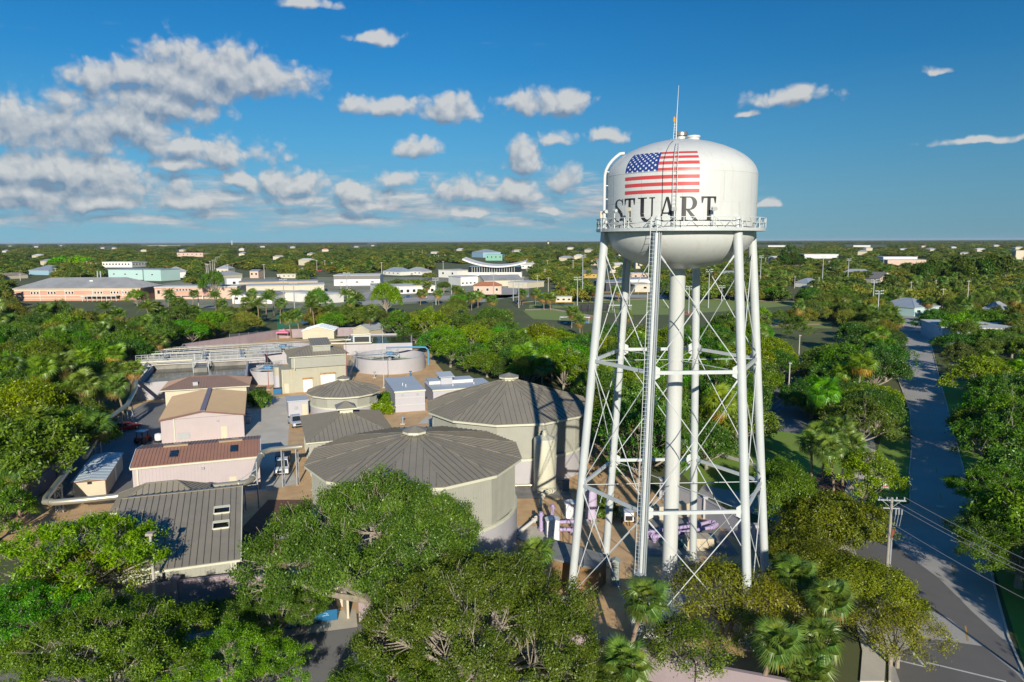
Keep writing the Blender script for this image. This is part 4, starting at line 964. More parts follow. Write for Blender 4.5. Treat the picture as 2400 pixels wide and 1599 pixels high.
for x0 in (9.6, 12.9): b.bar((x0,15.4,2.3),(x0,15.4,5.0),.12); b.bar((x0,21,2.6),(x0,21,6.2),.12)
b.bar((9.6,15.4,5.0),(12.9,15.4,5.0),.12); b.build('hoist_frame', STEELW, t)
t = basin('long shallow basin crossed by many walkways behind the first basin', -91, 171.5, 30, 18, 3.4, 2.4, R(21), cross=(5.5,11.5))
for yy in (5.5, 11.5, 17.6): pbox(t, 'walkway', GALV, -.2, yy-.1, 3.4, 34, yy+.7, 3.55); railing(t, [(-.2,yy-.1,3.55),(34,yy-.1,3.55)], step=1.3); railing(t, [(-.2,yy+.7,3.55),(34,yy+.7,3.55)], step=1.3)
for xx in (6, 15, 24): pbox(t, 'walkway', GALV, xx, 0, 3.5, xx+.9, 18, 3.62); railing(t, [(xx,0,3.62),(xx,18,3.62)], step=2)
b = MB(); b.tube([(0,14,4.6),(34,15,4.8),(52,16,4.8)], .2, 8); b.tube([(3,9,4.3),(30,9.6,4.5)], .16, 8); b.build('pipe', PIPEM, t, smooth=True)
t = basin('flat dark rectangular basin behind the open round clarifier', -48.5, 206, 19.6, 23, 3.1, 2.7, R(8))
b = MB(); b.tube([(-9,2,3.9),(2,1.5,4.2),(2,1.5,5.6),(7.6,2,5.7)], .25, 10); b.tube([(-6,-.6,3.5),(8,-.8,3.5)], .25, 10); b.build('pipe', TANP, t, smooth=True)
railing(t, [(-8,3,3.2),(0,3.2,3.2),(8,3.2,3.2)]); pbox(t, 'gate_frame', STEELW, 2.6, 1.5, 3.1, 7.6, 1.8, 5.4); pbox(t, 'gate_opening', BLACK, 3.0, 1.42, 3.5, 7.2, 1.5, 5.0)
def clarifier(label, cx, cy, Rr, h, wl, n=56, bridge=R(100), m=LILAC):
    t = thing('round_clarifier', label, 'basin', (cx, cy, 0), 0)
    b = MB(); b.lathe([(Rr,-.05),(Rr,h),(Rr-.3,h),(Rr-.3,wl-.3)], n); b.build('wall', m, t, smooth=True)
    b = MB(); b.lathe([(.05,wl),(Rr-.3,wl)], n); b.build('water', WATER, t)
    b = MB(); b.lathe([(Rr-1.5,wl-.3),(Rr-1.5,wl+.25),(Rr-1.35,wl+.25),(Rr-1.35,wl-.3)], n); b.build('weir', mat('pale_green_steel', (.42,.5,.42), .6), t)
    br = D.objects.new('bridge', None); COL.objects.link(br); br.parent = t; br.rotation_euler = (0,0,bridge)
    pbox(br, 'deck', GALV, -.6, -.55, h+.15, Rr+.4, .55, h+.3); railing(br, [(-.6,-.55,h+.3),(Rr+.4,-.55,h+.3)]) ; railing(br, [(-.6,.55,h+.3),(Rr+.4,.55,h+.3)])
    b = MB(); b.cyl(0,0,.45,wl-.3,h+.6,16); b.build('centre_column', GALV, t)
    pbox(t, 'platform', GALV, -2.0, -2.0, h-.05, 2.0, 2.0, h+.15); b = MB(); b.cyl(0,0,1.0,h+.15,h+.75,20); b.build('drive_unit', mat('blue_drive_paint', (.08,.28,.5), .5), t)
    t2_ = D.objects.new('railing', None); COL.objects.link(t2_); t2_.parent = t; b = MB()
    for k in range(4):
        p = [(-2,-2),(2,-2),(2,2),(-2,2)]; a, c = p[k], p[(k+1)%4]
        for z in (.55,1.05): b.bar((a[0],a[1],h+.15+z),(c[0],c[1],h+.15+z),.05)
        for j in range(4): b.bar((a[0]+(c[0]-a[0])*j/4,a[1]+(c[1]-a[1])*j/4,h+.15),(a[0]+(c[0]-a[0])*j/4,a[1]+(c[1]-a[1])*j/4,h+1.2),.05)
    b.build('rail_frame', GALV, t2_); return t, br
t, br = clarifier('open round clarifier with footbridge and steel stairs beside the tall shed', -31.5, 183.8, 9.1, 3.5, 1.6, bridge=R(205))
st = D.objects.new('stairs', None); COL.objects.link(st); st.parent = t
b = MB(); p0, p1 = Vector((-8.2,-4.9,3.6)), Vector((-8.0,-14.5,.1))
for s_ in (-.5, .5): b.bar(p0+Vector((s_,0,0)), p1+Vector((s_,0,0)), .08, .25); b.bar(p0+Vector((s_,0,1)), p1+Vector((s_,0,1)), .05); b.bar(p0+Vector((s_,0,.5)), p1+Vector((s_,0,.5)), .05)
b.build('stringer', TANP, st)
for k in range(16): q = p0.lerp(p1, (k+.5)/16); pbox(st, 'tread', GALV, q.x-.5, q.y-.14, q.z-.03, q.x+.5, q.y+.14, q.z)
b = MB(); b.tube([(-1,1,5.2),(5,4,4.9),(8.6,5,4.7),(9.3,5.1,4.0),(9.3,5.1,0)], .22, 10); b.build('blue_pipe', mat('blue_pipe_paint', (.10,.32,.55), .5), t, smooth=True)
clarifier('farther dark open clarifier ringed by walkways near the pink canopy', -64, 200, 9.5, 3.2, 1.9, bridge=R(-20))
t, _ = clarifier('small open round tank left of the tall shed', -57, 166.5, 4.2, 3.0, 2.0, n=32, bridge=R(60))
t = thing('steel_bin', 'rust-topped cylindrical bin against the tall shed', 'storage tank', (-52.3, 159.2, 0)); b = MB(); b.cyl(0,0,1.05,0,2.9,24); b.build('lower_shell', LAV, t, smooth=True); b = MB(); b.cyl(0,0,1.1,2.9,4.8,24); b.build('upper_shell', SAGER, t, smooth=True)
pipes('valve_cluster', 'red and green valves on pipes between the basins', [[(-62,170,.6),(-60.5,176,.6)], [(-64,172,.1),(-64,172,1.6)], [(-60,171,.1),(-60,171,1.6)]], .16, mat('red_pipe_paint', (.4,.05,.04), .5))
CL_ = random.Random(8)
PUMP = mat('pump_blue_paint', (.05,.16,.30), .5); GRNP = mat('valve_green_paint', (.03,.25,.14), .5); REDP = mat('red_pipe_paint', (.4,.05,.04), .5)
for k, (x, y, m_, lb) in enumerate([(-66.5,172.5,GRNP,'green valve wheel left of the small open tank'),(-63.2,175.4,GRNP,'green valve wheel beside the red valve pipes'),(-60.8,177.6,REDP,'red valve post behind the small open tank'),(-88,190,REDP,'red fire post by the pink wall and first walkway'),(-52.2,172.4,PUMP,'blue pump between small open tank and tall shed'),(-33,170.6,GALV,'grey pump set in front of the open clarifier'),(-24.5,171.5,PUMP,'blue valve on gravel right of the clarifier stairs'),(-44.6,204,GALV,'grey pump beside the flat dark basin'),(-19.6,126.2,GALV,'grey hatch frame on the utility pad'),(-13,128.3,YEL,'yellow post by the utility pad')]):
    t = thing('valve_stand', lb, 'valve', (x, y, 0)); b = MB(); b.tube([(0,0,0),(0,0,1.3)], .13, 8); b.build('stem', m_, t); b = MB(); b.tube([(0,0,1.3),(0,0,1.42)], .38, 14); b.build('hand_wheel', m_, t); pbox(t, 'base', CONC, -.4, -.4, 0, .4, .4, .12)
# sheds behind
t = bld('beige_shed', 'beige shed with white gable roof beyond the pipes', -70.3, 240.6, R(5)); walls(t, 10.4, 9, 2.7, BEIGE); gable_v(t, -.3, -.3, 10.7, 9.3, 2.8, 4.3, WBR, .9, BEIGE, WALLW)
t = bld('beige_shed', 'small shed with grey gable roof right of the white-roofed shed', -54.5, 246, R(-28)); walls(t, 7, 9, 2.6, BEIGE); gable_v(t, -.3, -.3, 7.3, 9.3, 2.7, 4.3, GROOF, .9, BEIGE, FASC)
t = thing('canopy_tent', 'pink pop-up canopy by the dark fence', 'tent', (-77, 242, 0))
for x0 in (-1.9,1.9):
    for y0_ in (-1.9,1.9): pbox(t, 'leg', GALV, x0-.04, y0_-.04, 0, x0+.04, y0_+.04, 2.1)
b = MB(); b.lathe([(3.0,2.1),(2.6,2.45),(1.2,2.75),(.02,3.4)], 4, 0, 0, R(45)); b.build('canopy', mat('pink_fabric', (.75,.22,.32), .7), t)
t = thing('screen_fence', 'dark screened fence behind the basins', 'fence', (0,0,0)); b = MB(); b.bar((-93,236,1.2),(-70.5,252,1.2),.04,2.4); b.build('mesh_panel', mat('dark_mesh', (.05,.055,.06), .8), t)
for k in range(10): x, y = -93+22.5*k/9, 236+16*k/9; b = MB(); b.bar((x,y,0),(x,y,2.5),.08); b.build('post', GALV, t)

# ------------------------------------------------------------------ vehicles
def car(label, x, y, rz, col, kind='sedan', group=None, cat='car'):
    t = thing('pickup_truck' if kind == 'pickup' else 'parked_car', label, cat, (x, y, .02), rz, group)
    m = mat('car_paint_%d_%d_%d' % tuple(int(c*99) for c in col), col, .28, spec=.6, amt=.1)
    L, Wd = (5.6, 1.95) if kind == 'pickup' else (4.5, 1.8)
    prof = {'sedan': [(-2.25,.35),(-2.25,.78),(-1.9,.92),(-1.35,.95),(1.0,.95),(2.05,.78),(2.25,.6),(2.25,.35)], 'pickup': [(-2.8,.45),(-2.8,1.1),(-.6,1.1),(-.6,1.1),(1.3,1.12),(2.6,1.02),(2.8,.8),(2.8,.45)], 'van': [(-2.4,.35),(-2.4,1.0),(-1.9,1.05),(-1.3,1.05),(1.1,1.05),(2.2,.85),(2.4,.65),(2.4,.35)]}[kind]
    b = MB(); n = len(prof); hw = Wd/2
    b.v += [(px, -hw, pz) for px, pz in prof]+[(px, hw, pz) for px, pz in prof]; b.f.append(tuple(range(n-1,-1,-1))[::-1]); b.f.append(tuple(range(2*n-1, n-1, -1)))
    for k in range(n): j = (k+1) % n; b.f.append((k, n+k, n+j, j))
    b.build('body', m, t, bevel=.07)
    c0 = {'sedan': (-1.5,1.0,-1.0,.35,1.42,.95), 'pickup': (-.7,1.5,-.55,.75,1.85,1.1), 'van': (-2.2,1.2,-2.0,.5,1.75,1.03)}[kind]
    b = MB(); a0,a1,b0,b1,zt,zb = c0; hw2 = hw*.93; hw3 = hw*.76
    b.v += [(a0,-hw2,zb),(a1,-hw2,zb),(a1,hw2,zb),(a0,hw2,zb),(b0,-hw3,zt),(b1,-hw3,zt),(b1,hw3,zt),(b0,hw3,zt)]; b.f += [(0,1,5,4),(1,2,6,5),(2,3,7,6),(3,0,4,7),(3,2,1,0)]; b.build('windows', GLASS, t)
    b = MB(); b.box(b0-.03,-hw3-.03,zt-.02,b1+.03,hw3+.03,zt+.05)
    for p, q in (((a0,-hw2,zb),(b0,-hw3,zt)),((a1,-hw2,zb),(b1,-hw3,zt)),((a1,hw2,zb),(b1,hw3,zt)),((a0,hw2,zb),(b0,hw3,zt)),(((a0+a1)/2,-hw2-.01,zb),((b0+b1)/2,-hw3-.01,zt)),(((a0+a1)/2,hw2+.01,zb),((b0+b1)/2,hw3+.01,zt))): b.bar(p, q, .07)
    b.build('roof', m, t)
    for sx_ in (-L*.31, L*.31):
        for sy in (-1, 1): b = MB(); b.tube([(sx_,sy*(hw-.2),.34),(sx_,sy*(hw+.02),.34)], .34, 16); wo_ = b.build('wheel', BLACK, t, smooth=True); b = MB(); b.tube([(sx_,sy*(hw-.1),.34),(sx_,sy*(hw+.035),.34)], .2, 12); b.build('rim', GALV, wo_)
    xf, xr = prof[-1][0], prof[0][0]
    for sy in (-1, 1):
        pbox(t, 'headlight', WCAB, xf-.06, sy*hw*.72-.16, .62, xf+.03, sy*hw*.72+.16, .76); pbox(t, 'tail_light', mat('red_lens', (.35,.01,.01), .3), xr-.03, sy*hw*.75-.14, .65, xr+.05, sy*hw*.75+.14, .85)
    pbox(t, 'bumper', BLACK, xf-.03, -hw*.85, .34, xf+.07, hw*.85, .52); pbox(t, 'bumper', m, xr-.07, -hw*.85, .36, xr+.03, hw*.85, .55)
    if kind == 'pickup': pbox(t, 'bed_floor', BLACK, -2.72, -hw+.1, 1.0, -.75, hw-.1, 1.112); pbox(t, 'grille', BLACK, xf-.02, -hw*.55, .6, xf+.04, hw*.55, .95)
    return t
RED = (.26,.012,.02); 
car('dark red sedan parked on the left driveway by the duct', -67.2, 122.6, R(60), RED)
c = car('white pickup truck with dump bed parked nose to the camera under the duct', -32.8, 99.6, R(-76), (.75,.76,.75), 'pickup', cat='truck')
pbox(c, 'dump_bed', BLACK, -3.6, -1.05, 1.0, -.9, 1.05, 1.9); 
car('silver pickup half hidden behind the pyramid-roofed pump house', -38.6, 125.6, R(-62), (.5,.52,.55), 'pickup', cat='truck')
car('silver sedan parked in the shade of the right-hand lot', 63.4, 171.8, R(75), (.42,.43,.44))
car('dark blue van parked deeper in the shaded right-hand lot', 71.9, 190, R(70), (.03,.035,.05), 'van', cat='van')
car('maroon sedan beside the silver one in the shaded lot', 60.6, 170.8, R(75), (.2,.03,.03))
# small tractor
t = thing('utility_tractor', 'small orange-red utility tractor with white roll cage by the shed', 'tractor', (-60.2, 114.6, .02), R(80))
pbox(t, 'body', mat('tractor_red', (.5,.07,.03), .5), -1.2, -.5, .5, 1.2, .5, 1.1, bevel=.05); pbox(t, 'canopy', WCAB, -.9, -.65, 2.0, .5, .65, 2.08)
for x0 in (-.8,.4):
    for y0_ in (-.55,.55): pbox(t, 'post', BLACK, x0-.04, y0_-.04, 1.0, x0+.04, y0_+.04, 2.0)
for x0, r_ in ((-.75,.55),(.85,.38)):
    for s_ in (-1,1): b = MB(); b.tube([(x0,s_*.5,r_),(x0,s_*.78,r_)], r_, 16); b.build('wheel', BLACK, t, smooth=True)
t = thing('portable_tank', 'white rounded portable tank beside the orange-red tractor', 'tank', (-57.9, 115.0, .02)); b = MB(); b.lathe([(.02,.3),(.55,.35),(.62,.8),(.55,1.35),(.02,1.5)], 20); b.build('shell', WCAB, t, smooth=True); pbox(t,'skid',BLACK,-.5,-.5,0,.5,.5,.3)
# blue refuse bins
def bin_(label, x, y, rz, mark=True):
    t = thing('refuse_bin', label, 'dumpster', (x, y, 0), rz, 'blue refuse bins')
    b = MB(); i = 0; b.v += [(-.95,-.55,.12),(.95,-.55,.12),(.95,.75,.12),(-.95,.75,.12),(-.95,-.62,1.15),(.95,-.62,1.15),(.95,.75,1.5),(-.95,.75,1.5)]
    b.f += [(3,2,1,0),(4,5,6,7),(0,1,5,4),(1,2,6,5),(2,3,7,6),(3,0,4,7)]; b.build('body', BLUE, t)
    for x0 in (-.95, 0.02):
        l = D.objects.new('lid', None); COL.objects.link(l); l.parent = t
        b = MB(); b.plate([(x0,-.68,1.19),(x0+.93,-.68,1.19),(x0+.93,.78,1.55),(x0,.78,1.55)], .04); b.build('panel', BLACK, l)
        b = MB()
        for k in range(5): b.bar((x0+.1+k*.18,-.66,1.21),(x0+.1+k*.18,.76,1.57),.06,.05)
        b.build('rib', BLACK, l)
    for s_ in (-1,1): pbox(t, 'side_pocket', BLUE, s_*1.0-.06, -.2, .7, s_*1.0+.06, .4, .85)
    if mark:
        b = MB(); z = .72; y_ = -.605
        def q(a, c, w_=.035): b.bar((a[0],y_,a[1]),(c[0],y_,c[1]),w_,.015)
        q((-.28,.66),(.12,.70),.06); q((.12,.70),(.26,.64)); q((.06,.70),(.14,.84),.05); q((.14,.84),(-.06,.92),.04); q((.14,.84),(.22,.74),.05); q((-.06,.92),(-.14,.86),.03)
        b.build('emblem', WCAB, t)
    return t
bin_('right-hand blue refuse bin in sunlight with white emblem', -16.2, 58.7, R(15)); bin_('left-hand blue refuse bin shaded by the oaks', -19.3, 57.5, R(14))
t = thing('refuse_bin', 'blue bin standing by the rusty roll-up door', 'dumpster', (-50.3, 152.0, 0), R(20), 'blue refuse bins'); pbox(t, 'body', BLUE, -.85, -.5, .1, .85, .6, 1.3); pbox(t, 'lid', BLACK, -.87, -.52, 1.3, .87, .62, 1.38)
t = thing('bin_enclosure', 'cream block enclosure around the blue refuse bins', 'wall', (0,0,0))
for (a, c) in (((-21.2,59.2),(-18.7,60)), ((-18.1,60.2),(-15.2,61)), ((-15.2,61),(-14.3,58.8)), ((-21.2,59.2),(-20.7,57.6))): b = MB(); b.bar((a[0],a[1],.95),(c[0],c[1],.95),.2,1.9); b.build('panel', CREAM, t)
b = MB(); b.bar((-17.75,56.9,.95),(-18.1,60.0,.95),.1,1.9); b.build('gate', mat('tan_gate_paint', (.5,.42,.28), .7), t)
# bollards
for k, (x, y) in enumerate([(-64.2,131.5),(-63.3,132.4),(-62.7,133.4),(-53,140.6),(-51.2,142.4),(-49,129.2)]):
    t = thing('bollard', ['yellow bollard nearest the basin wall on the left driveway', 'middle yellow bollard of the three on the left driveway', 'yellow bollard third from the duct on the left driveway', 'yellow bollard beside the round dark shrub', 'yellow bollard by the brown bed near the blue bin', 'yellow bollard at the edge of the concrete yard road'][k], 'bollard', (x, y, 0), 0, 'yellow bollards in the yard'); b = MB(); b.cyl(0,0,.11,0,1.15,12); b.lathe([(.11,1.15),(.08,1.22),(.01,1.25)],12); b.build('tube', YEL, t, smooth=True)
# masts
def mast(label, x, y, h, m, r=.07):
    t = thing('radio_mast', label, 'mast', (x, y, 0)); b = MB(); b.tube([(0,0,0),(0,0,h)], [r*1.4, r*.5], 8); b.build('pole', m, t); pbox(t, 'base_plate', CONC, -.3, -.3, 0, .3, .3, .1); return t
mast('tall thin white mast by the lavender-grey block', -28.7, 158.8, 13.9, STEELW, .06); RM = mat('red_primer', (.33,.11,.08), .6); mast('rusty red mast at the right corner of the tall shed', -36.2, 155.8, 12.0, RM); mast('rusty red mast left of the tall shed', -53.8, 156.8, 10, RM)
# traffic cone
t = thing('traffic_cone', 'orange traffic cone with white band beside the far round tank', 'cone', (-12.2,107.5,0)); pbox(t, 'base', BLACK, -.2,-.2,0,.2,.2,.04); b = MB(); b.lathe([(.16,.04),(.02,.75)],12); b.build('cone', mat('cone_orange', (.75,.13,.04), .6), t)
cabinet('control_cabinet', 'small white electric box on the left eave corner of the far round tank', -13.6, 108, .6, .4, 1.6, WCAB, 0, False)

# sign, street lamps, poles
t = thing('notice_board', 'white notice board with red stripe on the verge by the road', 'sign', (48.1, 90.3, 0), R(-28)); 
pbox(t, 'board', WCAB, -.75, -.03, .5, .75, .03, 1.7); pbox(t, 'red_stripe', mat('sign_red', (.6,.04,.05), .5), -.5, -.045, .62, .5, -.031, .76); pbox(t, 'symbol', mat('sign_grey', (.25,.25,.27), .5), -.15, -.045, 1.15, .15, -.031, 1.45)
for s_ in (-1,1): pbox(t, 'leg', GALV, s_*.7-.04, -.05, 0, s_*.7+.04, .05, 1.75)
t = thing('manhole', 'round drain cover in the verge grass', 'cover', (52.2, 84.6, .0)); b = MB(); b.cyl(0,0,.5,0,.09,20); b.build('cover', CONC, t)
def lamp(label, x, y, h, rz=0, group='square-headed lot lamps'):
    t = thing('lot_lamp', label, 'street lamp', (x, y, 0), rz, group); b = MB(); b.tube([(0,0,-.1),(0,0,h-.2)], [.15,.11], 8); b.build('pole', CONCP, t)
    pbox(t, 'lamp_head', mat('bronze_lamp', (.4,.34,.28), .5), -.32, -.3, h-.22, .32, .35, h+.02, bevel=.03); return t
lamp('concrete lamp post with square head in front of the near sage building', -31.4, 59.7, 7.5, R(5))
lamp('concrete lamp post at the left edge of the shaded car park', 57.6, 147.7, 7.2); lamp('concrete lamp post deeper in the shaded car park', 74.5, 185.4, 8.0)
# utility pole by the junction with equipment, and the one beyond the frame that the wires run to
UP, UQ = Vector((34.0, 62.2, 0)), Vector((39.6, 38.0, 0)); UH = 9.5
def upole(label, p, full=True):
    t = thing('utility_pole', label, 'utility pole', p, R(-8), 'utility poles with crossarms'); b = MB(); b.tube([(0,0,-.2),(0,0,UH)], [.16,.11], 10); b.build('pole', WOODP, t)
    b = MB(); b.bar((-1.2,0,UH-.25),(1.2,0,UH-.25),.12); b.bar((-.7,0,UH-1.0),(.7,0,UH-1.0),.1); b.bar((-.8,.05,UH-.3),(0,.05,UH-1.0),.04); b.bar((.8,.05,UH-.3),(0,.05,UH-1.0),.04); b.build('crossarm', GALV, t)
    for x0 in (-1.05,-.4,.4,1.05): b = MB(); b.lathe([(.03,UH-.18),(.07,UH-.12),(.04,UH-.06),(.07,UH-.0),(.02,UH+.06)],8,x0,0); b.build('insulator', mat('grey_porcelain', (.5,.5,.48), .3), t)
    if full:
        for k, x0 in enumerate((.35,.6,.85)): b = MB(); b.tube([(x0,-.15,UH-1.0),(x0,-.15,UH-1.5)], .07, 6); b.tube([(x0,-.15,UH-1.5),(x0-.1,-.1,UH-2.6)], .025, 5); b.build('cutout_fuse', GALV, t)
        for k in range(3): b = MB(); b.tube([(.22+.12*k,-.1,UH-2.9),(.1,-.1,UH-3.8)], .06, 6); b.build('cable_end', mat('red_brown_rubber', (.25,.08,.06), .6), t)
        b = MB(); b.tube([(.16,-.12,0),(.16,-.12,UH-3.7)], .09, 8); b.build('riser_conduit', GALV, t)
    return t
upole('wooden utility pole with crossarm and fuses at the junction', UP); upole('wooden utility pole whose shadow crosses the road', UQ, False)
for k, (dx, dz) in enumerate([(-1.05,.05),(-.4,.05),(1.05,.05),(.1,-2.4)]):
    b = MB(); pts = []
    for j in range(13):
        s_ = j/12; p = UP.lerp(UQ, s_)+Vector((dx,0,UH+dz-.9*math.sin(PI*s_)*.6)); pts.append(p)
    b.tube(pts, .022, 4); tag(b.build('power_line', mat('wire_grey', (.3,.3,.3), .5)), ['power line strung highest over the junction', 'power line second from the top over the junction', 'power line on the right side of the crossarm', 'lowest thin power line over the junction'][k], 'cable', 'power lines over the junction')
# ================================================================== vegetation
LEAF = leafmat('oak_leaves', (.038,.082,.012), (.20,.30,.05), .24, .03)
LIME = leafmat('lime_leaves', (.12,.23,.012), (.34,.50,.035), .38, .03)
OLIVE = leafmat('olive_leaves', (.08,.10,.012), (.29,.31,.045), .3, .03)
FARL = leafmat('far_leaves', (.038,.078,.013), (.18,.255,.045), .15, .02)
PALML = leafmat('palm_leaves', (.06,.12,.02), (.23,.32,.065), .28, .05)
DRYP = leafmat('dry_palm_leaves', (.26,.17,.06), (.42,.28,.10), .25, .03)
TRUNKM = mat('oak_wood', (.33,.285,.22), .9, col2=(.22,.19,.145), nscale=2, amt=.8)

def quads_mesh(name, P, T_, B_, tint, m, parts=None):
    """P centres (N,3), T_/B_ half-axes (N,3): a leaf-shaped quad each"""
    N = len(P); V = np.empty((N, 4, 3), np.float32)
    V[:,0] = P-T_; V[:,1] = P-B_*.9; V[:,2] = P+T_; V[:,3] = P+B_*.9
    me = D.meshes.new(name); me.vertices.add(N*4); me.loops.add(N*4); me.polygons.add(N)
    me.vertices.foreach_set('co', V.reshape(-1)); me.loops.foreach_set('vertex_index', np.arange(N*4, dtype=np.int32))
    me.polygons.foreach_set('loop_start', np.arange(0, N*4, 4, dtype=np.int32)); me.polygons.foreach_set('loop_total', np.full(N, 4, np.int32))
    me.update(); at_ = me.attributes.new('tint', 'FLOAT', 'FACE'); at_.data.foreach_set('value', tint.astype(np.float32))
    me.materials.append(m); return me
def leaves(C, out, n, rad, size, rng, aspect=.5, flat=.5):
    """n leaves round each clump centre C with outward direction out"""
    K = len(C); P = np.repeat(C, n, 0)+rng.normal(0, 1, (K*n, 3))*rad*np.array([1,1,.75])
    nn = np.repeat(out, n, 0)*.9+rng.normal(0, flat, (K*n, 3)); nn[:,2] += .35
    nn /= np.linalg.norm(nn, axis=1)[:,None]+1e-9
    r = rng.normal(0, 1, (K*n, 3)); t = np.cross(nn, r); t /= np.linalg.norm(t, axis=1)[:,None]+1e-9; b = np.cross(nn, t)
    s = size*rng.uniform(.6, 1.3, (K*n, 1)); return P, t*s, b*s*aspect
def crown_pts(Rr, Hc, z0, nl, nc, rng, spread=.62, lobe=.42, low=-.35, gap=.7):
    lob = [(0, 0, z0+Hc*.62, Rr*lobe*1.15)]
    for k in range(nl):
        a = 2.399963*k+rng.uniform(-.3, .3); q = math.sqrt((k+.6)/nl)*spread*rng.uniform(.85, 1.15)
        lob.append((Rr*q*math.cos(a), Rr*q*math.sin(a), z0+Hc*(.62-.42*q*q*1.6+rng.uniform(-.08, .08)), Rr*lobe*rng.uniform(.75, 1.12)))
    lob = np.array(lob); C = []; O = []; W_ = lob[:,3]**2/sum(lob[:,3]**2)
    vz = min(1.0, Hc/Rr*.95)
    while len(C) < nc:
        i = rng.choice(len(lob), p=W_); d = rng.normal(0, 1, 3); d /= np.linalg.norm(d)
        if d[2] < low: continue
        p = lob[i,:3]+d*lob[i,3]*np.array([1,1,vz])*(rng.uniform(.80, 1.03) if rng.random() > .14 else rng.uniform(1.05, 1.3))
        q = (p-lob[:,:3])/np.array([1,1,vz]); r = np.linalg.norm(q, axis=1)/lob[:,3]; r[i] = 9
        if r.min() < gap: continue
        C.append(p); O.append(d)
    return np.array(C), np.array(O), lob
def wood(name, lob, C, z0, r0, rng, ntw=3, fork=.45, lean=(0,0), twig=.02, m=None, multi=1):
    b = MB(); F_ = Vector((lean[0], lean[1], max(.6, z0*fork+.3)))
    for q in range(multi):
        off = Vector((rng.uniform(-.5,.5), rng.uniform(-.5,.5), 0))*(multi > 1)
        b.tube([Vector((0,0,-.2))+off, Vector((0,0,F_.z*.4))+off, F_+off*1.5], [r0*1.25, r0, r0*.85], 8, cap=False)
    for i, l in enumerate(lob):
        L = Vector(l[:3]); mid = F_.lerp(L, .5)+Vector((rng.uniform(-.4,.4), rng.uniform(-.4,.4), rng.uniform(-.5,.1)))*(l[3]*.3)
        q3 = F_.lerp(L, .8)+Vector((rng.uniform(-.3,.3), rng.uniform(-.3,.3), .1))*(l[3]*.25)
        b.tube([F_-Vector((0,0,.1)), mid, q3, L], [r0*.5, r0*.32, r0*.2, r0*.1], 6, cap=False)
        dist = np.linalg.norm(C-l[:3], axis=1); near = np.where(dist < l[3]*1.15)[0]
        if len(near) and ntw:
            for j in rng.choice(near, min(ntw, len(near)), replace=False):
                p = Vector(C[j]); s_ = q3.lerp(L, rng.uniform(0, 1)); m1 = s_.lerp(p, .5)+Vector((rng.uniform(-.5,.5), rng.uniform(-.5,.5), rng.uniform(-.5,.1)))*.8
                b.tube([s_, m1, p], [r0*.10, r0*.06, max(twig*.8, r0*.025)], 4, cap=False)
                for _ in range(2):
                    e = p+Vector(rng.normal(0, .5, 3)); b.tube([m1, m1.lerp(e, .5)+Vector(rng.normal(0, .1, 3)), e], [r0*.045, r0*.03, twig*.5], 3, cap=False)
    o = b.build(name, m or TRUNKM, None, smooth=True); me = o.data; D.objects.remove(o); return me
PROTO = {}
def proto(key, Rr, Hc, z0, nl, nc, n, rad, size, seed, lm, r0=.3, ntw=3, spread=.62, lobe=.42, low=-.35, gap=.7, aspect=.5, flat=.55, multi=1, twig=.02, sparse=None):
    rng = np.random.default_rng(seed); C, O, lob = crown_pts(Rr, Hc, z0, nl, nc, rng, spread, lobe, low, gap)
    P, t, b = leaves(C, O, n, rad, size, rng, aspect, flat)
    ct = rng.uniform(0, 1, len(C))*.55+.15; tint = np.clip(np.repeat(ct, n)+rng.normal(0, .16, len(P)), 0, 1)
    PROTO[key] = (wood(key+'_wood', lob, C, z0, r0, rng, ntw, m=TRUNKM, multi=multi, twig=twig) if r0 else None, quads_mesh(key+'_crown', P, t, b, tint, lm), Rr)
def plant(key, x, y, s=1.0, rz=None, label='', cat='tree', group=None, col=(1,1,1), name=None, z=0, sz=None, rng=random):
    wd, cr, Rr = PROTO[key]
    t = D.objects.new(name or 'broadleaf_tree', None); COL.objects.link(t); t.empty_display_size = .1
    t.location = (x, y, z); t.rotation_euler = (0, 0, rng.uniform(0, 6.28) if rz is None else rz); t.scale = (s, s, sz or s)
    tag(t, label, cat, group)
    if wd: o = D.objects.new('trunk', wd); COL.objects.link(o); o.parent = t
    o = D.objects.new('crown', cr); COL.objects.link(o); o.parent = t; o.color = (*col, 1)
    return t
random.seed(11)
# near live oaks, fine leaves
proto('oak_big', 11.0, 6.8, 3.8, 26, 560, 300, .32, .092, 3, LEAF, .55, 11, twig=.035, spread=.80, lobe=.27, gap=.72, flat=.9)
proto('oak_near', 8.0, 5.8, 3.4, 19, 350, 280, .30, .092, 5, LEAF, .42, 10, twig=.03, spread=.78, lobe=.30, gap=.72, flat=.9)
proto('lime_near', 7.5, 4.4, 4.2, 46, 215, 120, .27, .115, 8, LIME, .3, 6, spread=.96, lobe=.125, low=-.1, gap=.5, twig=.03, multi=2, flat=.8)
proto('olive_near', 6.5, 5.5, 2.2, 10, 300, 140, .42, .15, 9, OLIVE, .16, 8, spread=.7, lobe=.38, multi=3, twig=.02)
proto('sparse_near', 6.5, 4.5, 3.2, 12, 150, 70, .45, .14, 10, OLIVE, .24, 13, spread=.75, lobe=.3, multi=2, twig=.028)
# middle distance
for k in range(4): proto('mid%d' % k, 5.5, [5.6,4.5,8.0,5.2][k], [2.2,2.8,1.8,1.4][k], [15,17,13,18][k], [190,210,150,200][k], 78, .33, .165, 20+k, LEAF, .28, 4, twig=.035, spread=.76, lobe=[.31,.29,.33,.28][k], gap=.72, flat=.9)
